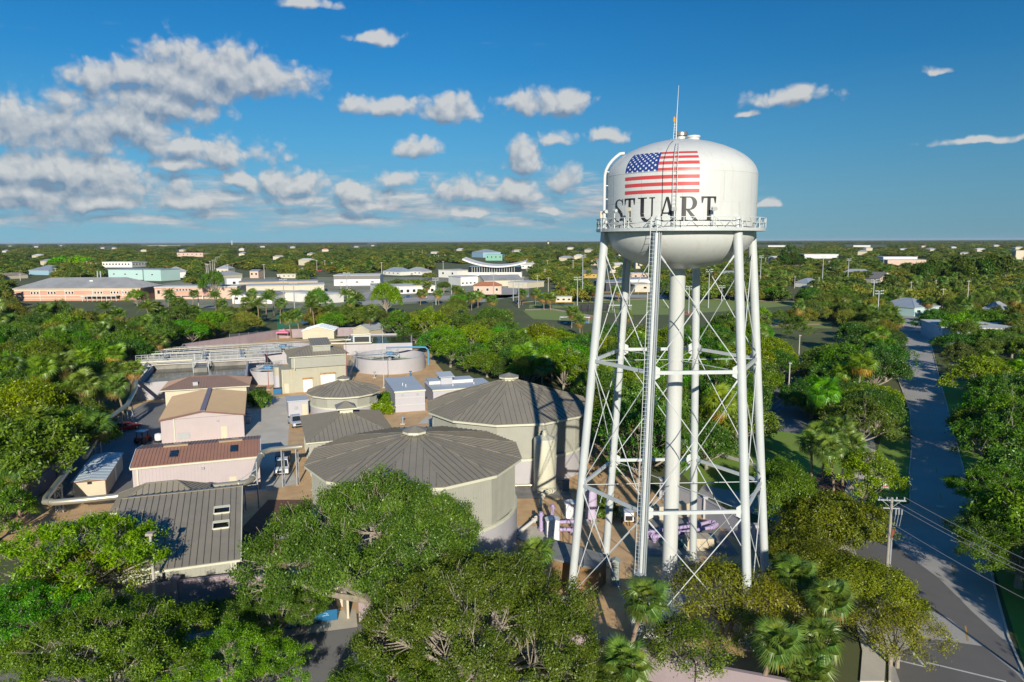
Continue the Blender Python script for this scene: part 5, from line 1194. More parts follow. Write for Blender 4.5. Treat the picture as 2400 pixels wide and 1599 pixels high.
# far
for k in range(4): proto('far%d' % k, 5.5, [6,5,7,5.2][k], [1.5,1.8,1.0,.8][k], [13,14,11,15][k], [90,100,90,100][k], 22, .5, .50, 40+k, FARL, .25, 0, aspect=.7, spread=.76, lobe=.31, flat=.9)
proto('pine', 3.2, 13, 1.5, 9, 160, 22, .5, .5, 60, FARL, .25, 0, spread=.5, lobe=.5, low=-.9, gap=.3)
proto('shrub', 1.3, 1.6, .1, 6, 60, 60, .22, .13, 61, LEAF, .06, 1, low=-.7)

# palms ---------------------------------------------------------------
def fan_frond(L=1.3, pet=1.3, n=34, droop=.35, w_=.05):
    b = MB(); b.bar((0,0,0),(pet,0,pet*.12),.05,.03); cx, cz = pet, pet*.12
    for k in range(n):
        a = R(-125+250*k/(n-1)); l = L*(.72+.28*math.cos(a*.6)); dx, dy = math.cos(a), math.sin(a); px_, py_ = -dy*w_, dx*w_
        m_ = (cx+dx*l*.55, dy*l*.55, cz+.06-.02*abs(dy)); e = (cx+dx*l, dy*l, cz-droop*l*(.5+.5*((k*7)%5)/4))
        s_ = (cx+.05*dx, .05*dy, cz)
        i = len(b.v); b.v += [s_, (m_[0]+px_, m_[1]+py_, m_[2]+.02), e, (m_[0]-px_, m_[1]-py_, m_[2]-.02)]; b.f += [(i,i+1,i+3),(i+1,i+2,i+3)]
    return b
def pinnate_frond(L=3.6, n=22, up=.5, w_=.07):
    b = MB(); pts = [Vector((L*s_, 0, L*(up*s_-.75*s_*s_))) for s_ in [k/10 for k in range(11)]]
    b.tube(pts, [.05-.004*k for k in range(11)], 4, cap=False)
    for k in range(n):
        s_ = .12+.88*k/(n-1); p = Vector((L*s_, 0, L*(up*s_-.75*s_*s_))); l = .95*math.sin(PI*min(.97,.15+.8*s_))
        for sg in (-1, 1):
            e = p+Vector((l*.45, sg*l*.75, -l*.45)); m_ = p.lerp(e, .5)+Vector((0,0,.08)); q = Vector((w_,0,0))
            i = len(b.v); b.v += [tuple(p), tuple(m_+q), tuple(e), tuple(m_-q)]; b.f += [(i,i+1,i+3),(i+1,i+2,i+3)]
    return b
def mesh_of(b, m, tint=.5):
    me = D.meshes.new('frond'); me.from_pydata(b.v, [], b.f); me.update(); me.materials.append(m)
    a = me.attributes.new('tint', 'FLOAT', 'FACE'); rng = np.random.default_rng(len(b.v)); a.data.foreach_set('value', np.clip(rng.normal(tint, .22, len(me.polygons)), 0, 1).astype(np.float32)); return me
FR = {'g': [mesh_of(fan_frond(1.3,1.3,34,.35), PALML, .6), mesh_of(fan_frond(1.2,1.15,32,.6), PALML, .4), mesh_of(fan_frond(1.15,1.0,30,.9), PALML, .3)], 'd': mesh_of(fan_frond(1.0,.9,18,1.2,.06), DRYP, .5), 'p': [mesh_of(pinnate_frond(), PALML, .35), mesh_of(pinnate_frond(3.3,20,.35), PALML, .25)]}
def frond_mats(n, rng, kind):
    out = []
    for k in range(n):
        t = (k+.5)/n; az_ = 2.399963*k+rng.uniform(-.2, .2); el_ = R(82-135*t**.85) if kind == 'fan' else R(78-95*t)
        M = Matrix.Rotation(az_, 4, 'Z') @ Matrix.Rotation(-el_, 4, 'Y') @ Matrix.Rotation(rng.uniform(-.5,.5), 4, 'X'); s_ = rng.uniform(.85, 1.1)*(.8 if t < .12 else 1)
        out.append((t, M @ Matrix.Scale(s_, 4)))
    return out
TRM = {}
def palm_trunk(h, r, seed, m=PBARK):
    key = (h, r, seed)
    if key not in TRM:
        rng = random.Random(seed); b = MB(); n = 12; lx, ly = rng.uniform(-.05,.05), rng.uniform(-.05,.05)
        b.tube([(lx*h*(k/n)**2*3, ly*h*(k/n)**2*3, h*k/n-.1*(k == 0)) for k in range(n+1)], [r*(1.25 if k == 0 else 1+.06*(k % 2)-.1*k/n) for k in range(n+1)], 9)
        o = b.build('palm_wood', m, None, smooth=True); TRM[key] = (o.data, (lx*h*3, ly*h*3)); D.objects.remove(o)
    return TRM[key]
CROWNS = {}
def palm(x, y, h, label, near=False, kind='fan', s=1.0, group=None, seed=1, dead=.22, nf=34, r=.17, col=(1,1,1)):
    rng = random.Random(seed); t = D.objects.new('palm_tree', None); COL.objects.link(t); t.location = (x, y, 0); t.rotation_euler = (0,0,rng.uniform(0,6.28)); tag(t, label if 'row behind' not in label and 'standing' not in label else label+' '+where(*proj(x,y,h)), 'palm', group)
    me, (ox_, oy_) = palm_trunk(h, r, seed % 4); o = D.objects.new('trunk', me); COL.objects.link(o); o.parent = t
    if near:
        for tt, M in frond_mats(nf, rng, kind):
            if kind == 'fan': fm = FR['d'] if tt > 1-dead else FR['g'][0 if tt < .35 else (1 if tt < .65 else 2)]
            else: fm = FR['p'][rng.randrange(2)]
            f_ = D.objects.new('frond', fm); COL.objects.link(f_); f_.parent = t; f_.matrix_local = Matrix.Translation((ox_, oy_, h)) @ M @ Matrix.Scale(s, 4); f_.color = (*col, 1)
    else:
        key = (kind, seed % 3, dead > .3)
        if key not in CROWNS:
            groups = {}
            for tt, M in frond_mats(nf, random.Random(seed % 3), kind):
                if kind == 'fan': fm = FR['d'] if tt > 1-dead else FR['g'][0 if tt < .35 else (1 if tt < .65 else 2)]
                else: fm = FR['p'][0]
                groups.setdefault(fm.materials[0].name, []).append((fm, M))
            V, F_, ti, mi = [], [], [], []; mats_ = []
            for q, (mn, lst) in enumerate(groups.items()):
                mats_.append(D.materials[mn])
                for fm, M in lst:
                    i = len(V); V += [tuple(M @ v.co) for v in fm.vertices]; F_ += [tuple(i+j for j in p.vertices) for p in fm.polygons]
                    ti += [a.value for a in fm.attributes['tint'].data]; mi += [q]*len(fm.polygons)
            me = D.meshes.new('palm_crown'); me.from_pydata(V, [], F_); me.update()
            for q in mats_: me.materials.append(q)
            me.polygons.foreach_set('material_index', mi); a = me.attributes.new('tint', 'FLOAT', 'FACE'); a.data.foreach_set('value', ti); CROWNS[key] = me
        o = D.objects.new('crown', CROWNS[key]); COL.objects.link(o); o.parent = t; o.location = (ox_, oy_, h); o.scale = (s,)*3; o.color = (*col, 1)
    return t

def where(px, py):
    for lim, nm in ((90,'at the left edge'),(200,'over the brick school left end'),(350,'over the brick school right end'),(440,'beside the aqua building'),(540,'beyond the brick annex'),(640,'beyond the palm row'),(760,'beyond the broad grey roof'),(880,'by the white block with dark band'),(1000,'beyond the store building'),(1110,'just left of the curved hall'),(1230,'behind the curved hall'),(1310,'right of the curved hall'),(1400,'just left of the tower'),(1500,'between the left tower legs'),(1600,'behind the central tower pipe'),(1700,'between the middle tower legs'),(1790,'between the right tower legs'),(1880,'just right of the tower'),(1980,'above the car park lamps'),(2080,'near the twin floodlights'),(2180,'above the road bend'),(2280,'right of the road bend'),(9999,'at the right edge')):
        if px < lim: return nm
def depth(py):
    return 'on the skyline' if py < 572 else 'far off' if py < 590 else 'in the far middle' if py < 612 else 'at middle distance' if py < 650 else 'behind the plant' if py < 720 else 'near the plant'
SEEN_LB = {}
def uniq(lb):
    n = SEEN_LB.get(lb, 0); SEEN_LB[lb] = n+1
    return lb
# --- named near trees (position from crown centre in the photograph at crown height)
def P_(px, py, z): return at(px, py, z)
def oak(key, px, py, z, s, label, rz=0, col=(1,1,1), sz=None, **k):
    x, y = P_(px, py, z); return plant(key, x, y, s, rz, label, 'tree', None, col, sz=sz, **k)
oak('oak_big', 872, 1262, 8.0, .93, 'spreading live oak in front of the largest round tank', .3, (1.05,1.0,.95), 1.26)
oak('oak_big', 1120, 1450, 6.5, .82, 'broad dark live oak below the left tower leg', 2.1, (1.05,1.08,1.0), 1.0)
oak('oak_near', 655, 1350, 5.5, .55, 'smaller live oak overhanging the left refuse bin', 4.2, (.9,1,.85))
oak('oak_near', 905, 1560, 5.5, .62, 'live oak at the bottom edge right of the sunlit pavement', 1.2, (.85,1,.75))
oak('oak_near', 525, 1500, 5.5, .62, 'bright green oak at the bottom edge left of the bins', .8, (1.15,1.35,.8))
oak('oak_near', 255, 1520, 5.0, .88, 'wide oak with pale twigs at the bottom left corner', 2.6, (1.0,1.15,.8))
oak('oak_near', 30, 1420, 5.0, .72, 'dense green oak cut by the left edge of the picture', 3.6, (.95,1.25,.7))
oak('lime_near', 165, 1235, 8.2, 1.1, 'bright lime-green spreading tree in front of the near sage building', 0.4)
oak('sparse_near', 180, 1340, 4.5, .85, 'thin twiggy yellow-green tree under the bright lime tree', 1.4, (1,1.15,.7))
oak('olive_near', 1960, 1225, 4.0, .78, 'olive-green clipped tree mass left of the junction, upper part', .5, (.85,1,.8), .82)
oak('olive_near', 1900, 1290, 4.0, .72, 'olive-green tree touching the right tower legs', 1.9, (.8,.95,.8), .6)
oak('olive_near', 2020, 1340, 4.0, .70, 'yellowish olive tree beside the dark asphalt patch', 3.1, (1,1,.8), .6)
oak('olive_near', 1850, 1180, 3.6, .6, 'olive-green bushy tree just right of the far tower leg', 4.4, (.85,1.05,.8), .85)
oak('olive_near', 1835, 1135, 3.6, .58, 'topmost olive-green tree of the mass right of the tower', 2.2, (.8,1.05,.75), .8)
oak('sparse_near', 1700, 1390, 4.0, .82, 'sparse twiggy tree hiding the right tower piers', .9, (1,1,.75))
oak('sparse_near', 1620, 1480, 4.0, .60, 'thin bare-branched tree behind the front wall', 2.2, (.9,1,.75))
oak('sparse_near', 2105, 1450, 4.0, .62, 'straggly yellowish tree reaching over the stop marking', 3.3, (1.1,1,.75))
oak('sparse_near', 1790, 1430, 3.5, .7, 'rusty olive tree among the fan palms', 5.1, (1.1,.95,.75))
oak('oak_near', 1330, 1575, 4.0, .5, 'grey-green oak at the bottom edge beside the front wall', .6, (1.0,1.0,1.0))
oak('shrub', 880, 955, 1.6, 1.0, 'round dark shrub beside the block building', .2, (.8,1,.7)) if False else None
for k, (px, py, s, lb) in enumerate([(605,940,1.9,'round dark shrub beside the pink metal building'),(895,960,1.5,'bright yellow-green shrub against the block building'),(905,935,1.4,'taller shrub behind the yellow-green one by the block building'),(1410,1190,1.5,'low shrub at the foot of the purple-grey wall')]):
    x, y = at(px, py, 1.2); plant('shrub', x, y, s, k, lb, 'shrub', None, (1.6,1.6,.7) if k in (1,2) else (.8,.9,.8), name='shrub')
for k in range(6):   # clipped hedge in front of the pink wall
    x, y = -29.5+k*1.15, 57.9+k*.38; plant('shrub', x, y, .8, k*1.3, ['first','second','third','fourth','fifth','sixth'][k]+' clipped hedge shrub from the lamp post along the pink wall', 'shrub', 'hedge in front of the pink wall', (.6,.75,.6), name='hedge_shrub')
for k, (px, py, z, s_, lb, c) in enumerate([(2400,1235,6,.95,'dark oak shading the lower street at the right edge',(.8,.95,.8)),(2368,1120,6,.9,'oak with bright tips right of the street by the far sidewalk',(1.15,1.2,.7)),(2345,1035,6,.9,'oak leaning over the street above the bright-tipped one',(.95,1.05,.8)),(2312,965,6,.85,'oak nearest the upper street on its right side',(.9,1.0,.85))]):
    oak('oak_near' if k < 2 else 'mid%d' % k, px, py, z, s_*(.85 if k < 2 else 1.25), lb, k*1.7, c)
for k, (x, y) in enumerate([(51.5,50),(49,40),(60,58),(56,66),(66,73),(47.5,30)]): plant('mid%d' % (k % 4), x, y, 1.35, k, 'oak beyond the right edge whose shadow falls on the street', 'tree', 'oaks just outside the right edge', (.9,1,.8))
for k, (px, py, z, s_, lb) in enumerate([(40,1055,7,1.5,'tall dense tree at the left edge above the wall corner'),(135,985,7,1.2,'bright green tree behind the golden-skirted palm'),(-20,1190,4,.8,'green tree cut by the left edge below the wall')]):
    oak('mid%d' % k, px, py, z, s_, lb, k*2.1, [(.9,1.05,.85),(1.1,1.35,.7),(.95,1.2,.75),(1.0,1.2,.8)][k])
# palms near the camera
NPALM = [(1475,1415,6.2,'fan palm with bare orange-brown trunk in front of the white enclosure'),(1252,1300,4.5,'fan palm rising behind the big oak beside the left tower leg'),(1944,1420,5.0,'large fan palm with dry skirt right of the sparse tree'),(1868,1350,4.6,'fan palm directly below the far right tower leg'),
 (1788,1512,4.6,'left fan palm of the pair at the bottom right'),(1912,1505,4.2,'right fan palm of the pair at the bottom right'),(1905,1585,2.6,'fan palm cut by the bottom edge near the sidewalk'),(1460,1570,3.0,'young fan palm at the foot of the front wall'),(1820,1345,4.4,'fan palm half hidden behind the sparse tree')]
for k, (px, py, h, lb) in enumerate(NPALM): x, y = at(px, py, h); palm(x, y, h, lb, True, seed=70+k, dead=.14 if k != 2 else .28, s=.88)
for k, (x, y, h, lb) in enumerate([(40.2,86.9,6.2,'nearest of the five tall palms by the sidewalk'),(40.2,93.7,5.5,'leftmost of the five tall palms by the sidewalk'),(42.4,95.2,6.4,'tall palm in the middle of the five by the sidewalk'),(43.9,92.6,7.4,'tallest of the five palms by the sidewalk'),(44.6,91.7,5.6,'rightmost of the five tall palms by the sidewalk')]): palm(x, y, h, lb, True, seed=90+k, dead=.06, nf=26, r=.16)
MP = [(20,860,7.5),(120,990,6.5),(205,1005,6),(60,1060,6.5),(35,1100,6),(300,870,7),(330,800,6),(250,760,8),(400,700,9),(230,905,6),(345,790,7),(265,870,6.5),(150,850,6),(285,905,7),(450,690,8)]
for k, (px, py, h) in enumerate(MP):
    x, y = at(px, py, h); palm(x, y, h, 'golden-skirted fan palm standing in the left wood' if k in (1,2) else 'fan palm standing in the left wood', False, seed=k, s=1.2, dead=.35 if k in (1,2,5) else .15, group='fan palms in the left wood')
ROW = [(505,695,9,'pin'),(520,715,8,'fan'),(545,690,10,'pin'),(572,712,9,'fan'),(590,690,10,'fan'),(605,715,9,'pin'),(622,700,9,'pin'),(640,690,9.5,'fan'),(655,712,8,'fan'),(680,745,7,'fan'),(700,740,7.5,'fan'),(725,705,10,'fan'),(735,720,9,'pin'),(350,722,9,'pin'),(392,690,9,'pin'),(245,725,9,'pin'),(865,742,7,'fan'),(830,700,9,'pin'),(815,690,8,'pin')]
for k, (px, py, h, kd) in enumerate(ROW): x, y = at(px, py, h); palm(x, y, h, 'tall fan palm, row behind basins,' if kd == 'fan' else 'feather-leaved palm, row behind basins,', False, 'fan' if kd == 'fan' else 'pin', 1.35 if kd == 'fan' else 1.05, 'palms in the row behind the basins', k+3, .3)
FP = [(977,665),(1003,672),(1065,680),(1080,690),(1028,690),(985,690),(1220,690),(1255,690),(1275,700),(1290,698),(1310,660),(1325,675),(1340,665),(1345,680),(1375,680),(1390,682),(1400,685),(1340,735),(1360,755),(1185,745),(1195,770),(1290,700),(1555,672),(1570,672),(1600,680),(1710,680),(1725,672),(1105,700),(1120,695),(1150,705),(1970,715),(1985,725),(2005,720),(2030,732),(2050,738),(2075,745),(2095,735),(2100,755),(1440,680),(1450,683),(1460,680),(1380,640),(2225,720),(2240,718),(2255,690),(2175,710)]
for k, (px, py) in enumerate(FP): x, y = at(px, py, 5.5); palm(x, y, 5.5, 'small fan palm standing', False, 'fan', 1.5 if y > 250 else 1.25, 'fan palms around the car parks and fields', k, .35)

# --- wooded areas: trees placed one by one on the ground, kept off roads, roofs and fields as the photograph shows them
def inside(px, py, poly):
    c = False; n = len(poly)
    for i in range(n):
        x0, y0 = poly[i]; x1, y1 = poly[i-1]
        if (y0 > py) != (y1 > py) and px < (x1-x0)*(py-y0)/(y1-y0)+x0: c = not c
    return c
WOODS = {
 'left': ([(-60,712),(30,718),(250,724),(350,716),(505,712),(515,735),(505,765),(410,785),(375,812),(305,838),(270,865),(250,905),(208,960),(172,1035),(95,1095),(10,1130),(-80,1160)], 8.6, 'left wood beside the basins'),
 'mid': ([(850,740),(900,700),(960,690),(1100,700),(1240,738),(1360,785),(1375,830),(1345,875),(1290,870),(1205,835),(1125,850),(1085,842),(1050,812),(1015,790),(985,775),(915,760)], 8.6, 'oaks behind the round tanks'),
 'behind': ([(1385,790),(1480,775),(1600,755),(1750,772),(1810,800),(1810,860),(1740,930),(1775,990),(1730,1040),(1650,1085),(1500,1085),(1395,1040),(1375,940)], 7.6, 'trees seen through the tower legs'),
 'right': ([(1870,800),(1960,780),(2065,795),(2100,835),(2075,868),(2040,885),(2095,955),(2090,1000),(1985,990),(1920,940),(1890,890),(1880,850)], 7.4, 'oaks left of the road'),
 'road': ([(2275,890),(2285,822),(2440,818),(2500,900),(2520,1330),(2460,1270),(2400,1160),(2360,1080),(2305,1000),(2275,940)], 7.8, 'oaks right of the road'),
 'top': ([(2230,762),(2300,748),(2420,735),(2420,765),(2240,772)], 8, 'trees behind the white block on the right'),
}
CLEAR = [[(0,0)]*3]
rngp = random.Random(5)
NTREE = []
def scatter(poly, sp, grp, zc=5.0):
    pts = [at(px, max(py, 640), zc) for px, py in poly]; x0 = min(p[0] for p in pts); x1 = max(p[0] for p in pts); y0 = min(p[1] for p in pts); y1 = max(p[1] for p in pts)
    out = []; ny = int((y1-y0)/(sp*.866))+1
    for j in range(ny):
        for i in range(int((x1-x0)/sp)+2):
            x = x0+(i+.5*(j % 2))*sp+rngp.uniform(-.33,.33)*sp; y = y0+j*sp*.866+rngp.uniform(-.33,.33)*sp
            if inside(*proj(x, y, zc), poly): out.append((x, y))
    return out
TINTS = [(1,1,1),(.9,1.05,.9),(1.15,1.15,.9),(.8,.95,.85),(1.3,1.25,.8),(.95,1.2,.75),(.75,.85,.8),(1.1,1.0,.85)]
LBL = ['dense green broadleaf tree in the %s', 'darker rounded tree in the %s', 'yellow-green tree in the %s']
POOL = []
for key, (poly, sp, nm) in WOODS.items():
    nm2 = {'left': 'wood left of the plant', 'mid': 'grove behind the round tanks', 'behind': 'grove beyond the tower legs', 'right': 'row left of the street', 'road': 'row right of the street', 'top': 'grove at the right edge'}[key]
    for (x, y) in scatter(poly, sp, nm): POOL.append((x, y, rngp.uniform(.85, 1.28), None, nm2, nm))
# single trees that stand out
SOLO = [(490,750,6,1.2,'bright green round-crowned tree at the end of the pink wall',(1.3,1.6,.6)),(905,700,8,1.35,'tall bright yellow-green tree behind the open clarifier',(1.7,1.6,.6)),(870,735,5,1.0,'lower bright yellow-green tree left of the tall one',(1.5,1.5,.6)),(780,745,5,1.15,'round dark green tree by the blue court',(1.0,1.3,.7)),(745,700,8,1.1,'tall dark tree between the white roofs and palms',(.9,1.15,.8)),(500,665,9,1.3,'large dark tree in front of the brick annex',(.8,1.0,.75)),(320,690,6,1.0,'bright green tree at the right end of the brick school',(1.2,1.5,.6)),
 (1075,690,6,1.0,'round green tree by the bend of the far road',(1.1,1.3,.7)),(1115,688,6,1.0,'darker round tree right of the bend of the far road',(.85,1.1,.8)),(1040,665,6,1.0,'dark tree left of the white block annex',(.8,1.0,.8)),(1850,600,9,1.8,'dark feathery conifer clump beyond the tower',(.5,.6,.55)),(2305,745,6,1.5,'very dark round tree at the far right',(.6,.85,.55)),(2190,755,4,1.15,'dark tree on the corner of the road bend',(.7,.9,.7)),(2230,745,4,1.1,'greyish tree beside the corner tree at the bend',(.9,.95,.8)),
 (2030,1085,5.5,.8,'small crooked tree with light leaves beside the notice board',(1.4,1.5,.8)),(1905,925,4.5,.85,'small neat oak in the shaded car park',(1.0,1.15,.8)),(1820,835,6,1.0,'oak with pale trunk at the car park edge',(.9,1,.8)),(1900,690,6,1.35,'broad dark oak beside the outfield fence',(.75,.9,.7)),(1975,700,6,1.3,'broad oak left of the twin floodlight poles',(.75,.9,.7)),(2060,700,6,1.3,'broad oak right of the twin floodlight poles',(.75,.88,.7)),(1935,720,5,1.0,'lower oak in front of the outfield palms',(.75,.9,.7)),(1815,680,6,1.1,'bright green tree behind the outfield fence',(1.1,1.3,.7)),(1780,735,5,.9,'small yellow-green tree close to the far tower leg',(1.4,1.5,.7))]
for k, (px, py, z, s, lb, c) in enumerate(SOLO):
    x, y = at(px, py, z); plant('mid%d' % (k % 4), x, y, s*(1.0 if y < 500 else 1.3), k*1.1, lb, 'tree', None, c, sz=s*z/5.2 if z > 6 else None); NTREE.append((x, y))
for k in range(26):   # casuarina stand on the right skyline
    px = 2150+k*8+rngp.uniform(-4,4); x, y = at(px, 655+rngp.uniform(-6,6), 4); plant('pine', x, y, 1.45+rngp.uniform(-.3,.35), None, 'feathery grey-green tree, %s of the stand at the right' % ['far left','left','centre left','middle','middle right','right','far right'][min(6,k//4)], 'tree', 'feathery trees at the right', (.62,.66,.55), name='feathery_tree', rng=rngp)
for k in range(7):
    px = 1840+k*6; x, y = at(px, 628, 4); plant('pine', x, y, 1.5+rngp.uniform(-.2,.2), None, 'dark feathery tree in the clump just right of the tank', 'tree', 'dark feathery clump', (.42,.5,.42), name='feathery_tree', rng=rngp)
for k in range(9):
    px = 130+k*9; x, y = at(px, 612+rngp.uniform(-2,2), 8); plant('far%d' % (k % 4), x, y, 1.9, None, 'vivid green flat-topped tree in the cluster above the school roof', 'tree', 'vivid green cluster', (1.3,2.1,.5), rng=rngp, name='flat_topped_tree')
# ================================================================== town beyond the plant
def px_on(px, py, z=0): return at(px, py, z)
SLATE = mat('slate_blue_roof', (.28,.33,.38), .5, col2=(.23,.28,.33), nscale=.3, amt=.6)
TEAL = mat('aqua_wall', (.42,.60,.57), .8, col2=(.38,.55,.52), nscale=.1, amt=.4)
TILER = mat('terracotta_roof', (.45,.18,.09), .8, nscale=.5, amt=.5)
PEACH = mat('peach_wall', (.60,.44,.34), .85, nscale=.2, amt=.3)
PBRICK = mat('pink_brick', (.55,.30,.22), .85, col2=(.50,.27,.20), nscale=.3, amt=.5)
CBAND = mat('cream_band', (.66,.54,.38), .8)
BLUW = mat('light_blue_wall', (.28,.45,.56), .8); GRNW = mat('mint_green_wall', (.20,.45,.33), .8); STEELR = mat('weathered_grey_roof', (.36,.365,.36), .6, col2=(.28,.285,.28), nscale=.15, amt=.9, streak=(.2,.2,.2,.5))
def frame(pa, pb, z=0):
    a, b_ = at(*pa, z), at(*pb, z); return a, math.hypot(b_[0]-a[0], b_[1]-a[1]), math.atan2(b_[1]-a[1], b_[0]-a[0])
# brick school
(a, L, rz) = frame((36,706), (330,704)); t = thing('brick_school', 'long pink brick school with grey hip roof behind the left wood', 'building', (a[0],a[1],0), rz)
pbox(t, 'wall', PBRICK, 0, 0, -.1, L, 26, 6.6)
for z0, z1 in ((2.6,3.3),(1.2,1.5),(5.6,6.6)): pbox(t, 'band', CBAND, -.15, -.15, z0, L+.15, 0, z1)
pbox(t, 'fascia', CBAND, -.6, -.6, 6.5, L+.6, 26.6, 6.85); hip(t, -.8, -.8, L+.8, 27, 7.0, 12.4, 14, STEELR, 1.0, CBAND)
for fx in (.165,.30,.44,.67,.80,.89):
    for k in range(3): w_ = pbox(t, 'window', WALLW, L*fx-1.9+k*1.7-.75, -.2, 3.7, L*fx-1.9+k*1.7+.6, -.02, 5.3); pbox(w_, 'pane', GLASS, L*fx-1.9+k*1.7-.5, -.24, 3.9, L*fx-1.9+k*1.7+.35, -.2, 5.1)
for fx in (.2,.4,.62,.86): pbox(t, 'downspout', WALLW, L*fx, -.3, 0, L*fx+.25, -.02, 6.6)
pbox(t, 'canopy', WALLW, L*.56, -5, 2.7, L*.84, 0, 3.0)
for k in range(8): pbox(t, 'canopy_post', WALLW, L*(.57+.038*k), -4.9, 0, L*(.57+.038*k)+.25, -4.6, 2.7)
for x0 in (L*.565, L*.59): b = MB(); b.cyl(x0, 14, .35, 10, 16, 12); b.build('flue', GALV, t, smooth=True)
pbox(t, 'roof_unit', WALLW, L*.54, 8, 10, L*.56+.6, 10, 11)
t2 = thing('brick_annex', 'pink and cream brick annex right of the long school', 'building', (*at(364,702),0), R(4)); 
pbox(t2, 'wall', PEACH, 0, 0, 0, 46, 18, 6.8); pbox(t2, 'brick_panel', PBRICK, 8, -.3, 2.2, 30, 0, 4.6); pbox(t2, 'band', PBRICK, -.2, -.2, 6.2, 46.2, 0, 6.8); pbox(t2, 'roof', WROOF, -.3, -.3, 6.8, 46.3, 18.3, 7.2)
for k in range(5): w_ = pbox(t2, 'window', WALLW, 12+k*1.7, -.45, 4.9, 13.4+k*1.7, -.02, 5.9); pbox(w_, 'pane', GLASS, 12.2+k*1.7, -.5, 5, 13.2+k*1.7, -.45, 5.8)
for k in range(4): pbox(t2, 'column', WALLW, 9+k*6, -2, 0, 9.4+k*6, -1.6, 2.2)
pbox(t2, 'window', GLASS, 1.5, -.1, 3.2, 2.8, 0, 5.2); pbox(t2, 'canopy', WALLW, 8, -2.4, 2.2, 30, 0, 2.4)
def block(nm, label, pa, pb, dep, h, wm, rm, z=0, kind='flat', rise=2.0, win=0, winz=(.45,.75), pw=1.5, cat='building', over=.4, band=None, group=None):
    (a, L, rz) = frame(pa, pb, z); t = thing(nm, label, cat, (a[0],a[1],0), rz, group)
    pbox(t, 'wall', wm, 0, 0, -.1, L, dep, h)
    if kind == 'flat': pbox(t, 'roof', rm, -over, -over, h, L+over, dep+over, h+.35)
    elif kind == 'hip': hip(t, -over, -over, L+over, dep+over, h+.12, h+rise, min(L, dep)*.48, rm, pw, WALLW, 'x' if L > dep else 'y', stuff=True)
    elif kind == 'gable': gable_v(t, -over, -over, L+over, dep+over, h+.1, h+rise, rm, pw, wm, WALLW, stuff=True)
    elif kind == 'gx':
        roof_facet(t, [(-over,-over,h+.1),(L+over,-over,h+.1),(L+over,dep/2,h+rise),(-over,dep/2,h+rise)], (-over,-over,h+.1), (L+over,-over,h+.1), pw, rm, stuff=True)
        roof_facet(t, [(L+over,dep+over,h+.1),(-over,dep+over,h+.1),(-over,dep/2,h+rise),(L+over,dep/2,h+rise)], (L+over,dep+over,h+.1), (-over,dep+over,h+.1), pw, rm, stuff=True)
        b = MB(); b.v += [(.1,0,h),(.1,dep,h),(.1,dep/2,h+rise-.1),(L-.1,0,h),(L-.1,dep,h),(L-.1,dep/2,h+rise-.1)]; b.f += [(0,2,1),(3,4,5)]; b.build('gable', wm, t)
    if band: pbox(t, 'band', band, -.1, -.1, h*.62, L+.1, 0, h)
    for k in range(win):
        x0 = L*(k+.5)/win; ww = min(1.3, L/win*.28); w_ = pbox(t, 'window', WALLW, x0-ww, -.12, h*winz[0], x0+ww, 0, h*winz[1]); pbox(w_, 'pane', GLASS, x0-ww*.8, -.16, h*winz[0]+.1, x0+ww*.8, -.12, h*winz[1]-.1)
    return t
GB = mat('dark_grey_band', (.20,.19,.175), .7)
block('aqua_building', 'long aqua building with small square windows, left part', (255,655), (335,656), 26, 8.6, TEAL, GROOF, win=3, winz=(.5,.62))
block('aqua_building', 'aqua building with raised end parapet, right part', (338,658), (378,659), 20, 9.4, TEAL, GROOF, win=1, winz=(.5,.62))
block('grey_roof_house', 'white building with grey hip roof right of the aqua one', (382,652), (436,651), 24, 5, WALLW, GROOF, kind='hip', rise=5)
block('white_block', 'long white flat-roofed apartment block above the aqua building', (240,627), (306,627), 24, 7, WALLW, WROOF, win=9)
block('white_block', 'white flat-roofed apartment block right of the longest one', (310,627), (345,625), 18, 6.8, WALLW, WROOF, win=5)
block('blue_roof_house', 'house with vivid blue-grey hip roof at the far left', (68,644), (115,645), 26, 4.4, BLUW, SLATE, kind='hip', rise=5)
block('low_house', 'long low house with brown roof at the left edge', (8,655), (66,652), 20, 3.2, CREAM, mat('taupe_roof', (.30,.25,.21), .9), kind='gx', rise=2)
block('peach_school', 'peach building with dark red roof far on the left', (415,602), (476,602), 26, 9, PEACH, mat('dark_red_roof', (.16,.06,.055), .8), kind='flat', win=6)
block('yellow_house', 'cream two-storey house with grey hip roof beside the tall poles', (508,646), (536,646), 14, 6.5, CREAM, GROOF, kind='hip', rise=3.6, win=3)
block('grey_roof_house', 'low house with wide grey hip roof behind the white workshop', (524,655), (568,652), 16, 3.6, CREAM, GROOF, kind='hip', rise=3)
block('peach_house', 'narrow peach house with grey shed roof', (586,652), (606,652), 12, 6.2, PEACH, GROOF, kind='gx', rise=1.4, win=2)
block('cream_house', 'low cream bungalow with pale flat roof left of the road', (650,652), (693,652), 14, 3.2, CREAM, WROOF, win=4)
block('white_workshop', 'white workshop with grey door between annex and low roofs', (532,670), (566,669), 14, 5.2, WALLW, WROOF, win=1, winz=(.2,.6))
block('white_long_building', 'white long low building with zigzag stripe, left part', (545,712), (640,712), 30, 4.6, WALLW, STEELR, win=5)
block('white_long_building', 'broad grey-roofed building left of the tall dark tree', (575,690), (760,686), 26, 4.8, CREAM, WROOF)
block('white_long_building', 'white building with grey roof right of the tall dark tree', (762,712), (806,708), 36, 4.8, WALLW, WROOF)
block('white_long_building', 'long low sandy building behind the broad grey roof', (560,676), (745,672), 20, 4.0, mat('sandy_wall', (.55,.42,.25), .85), STEELR)
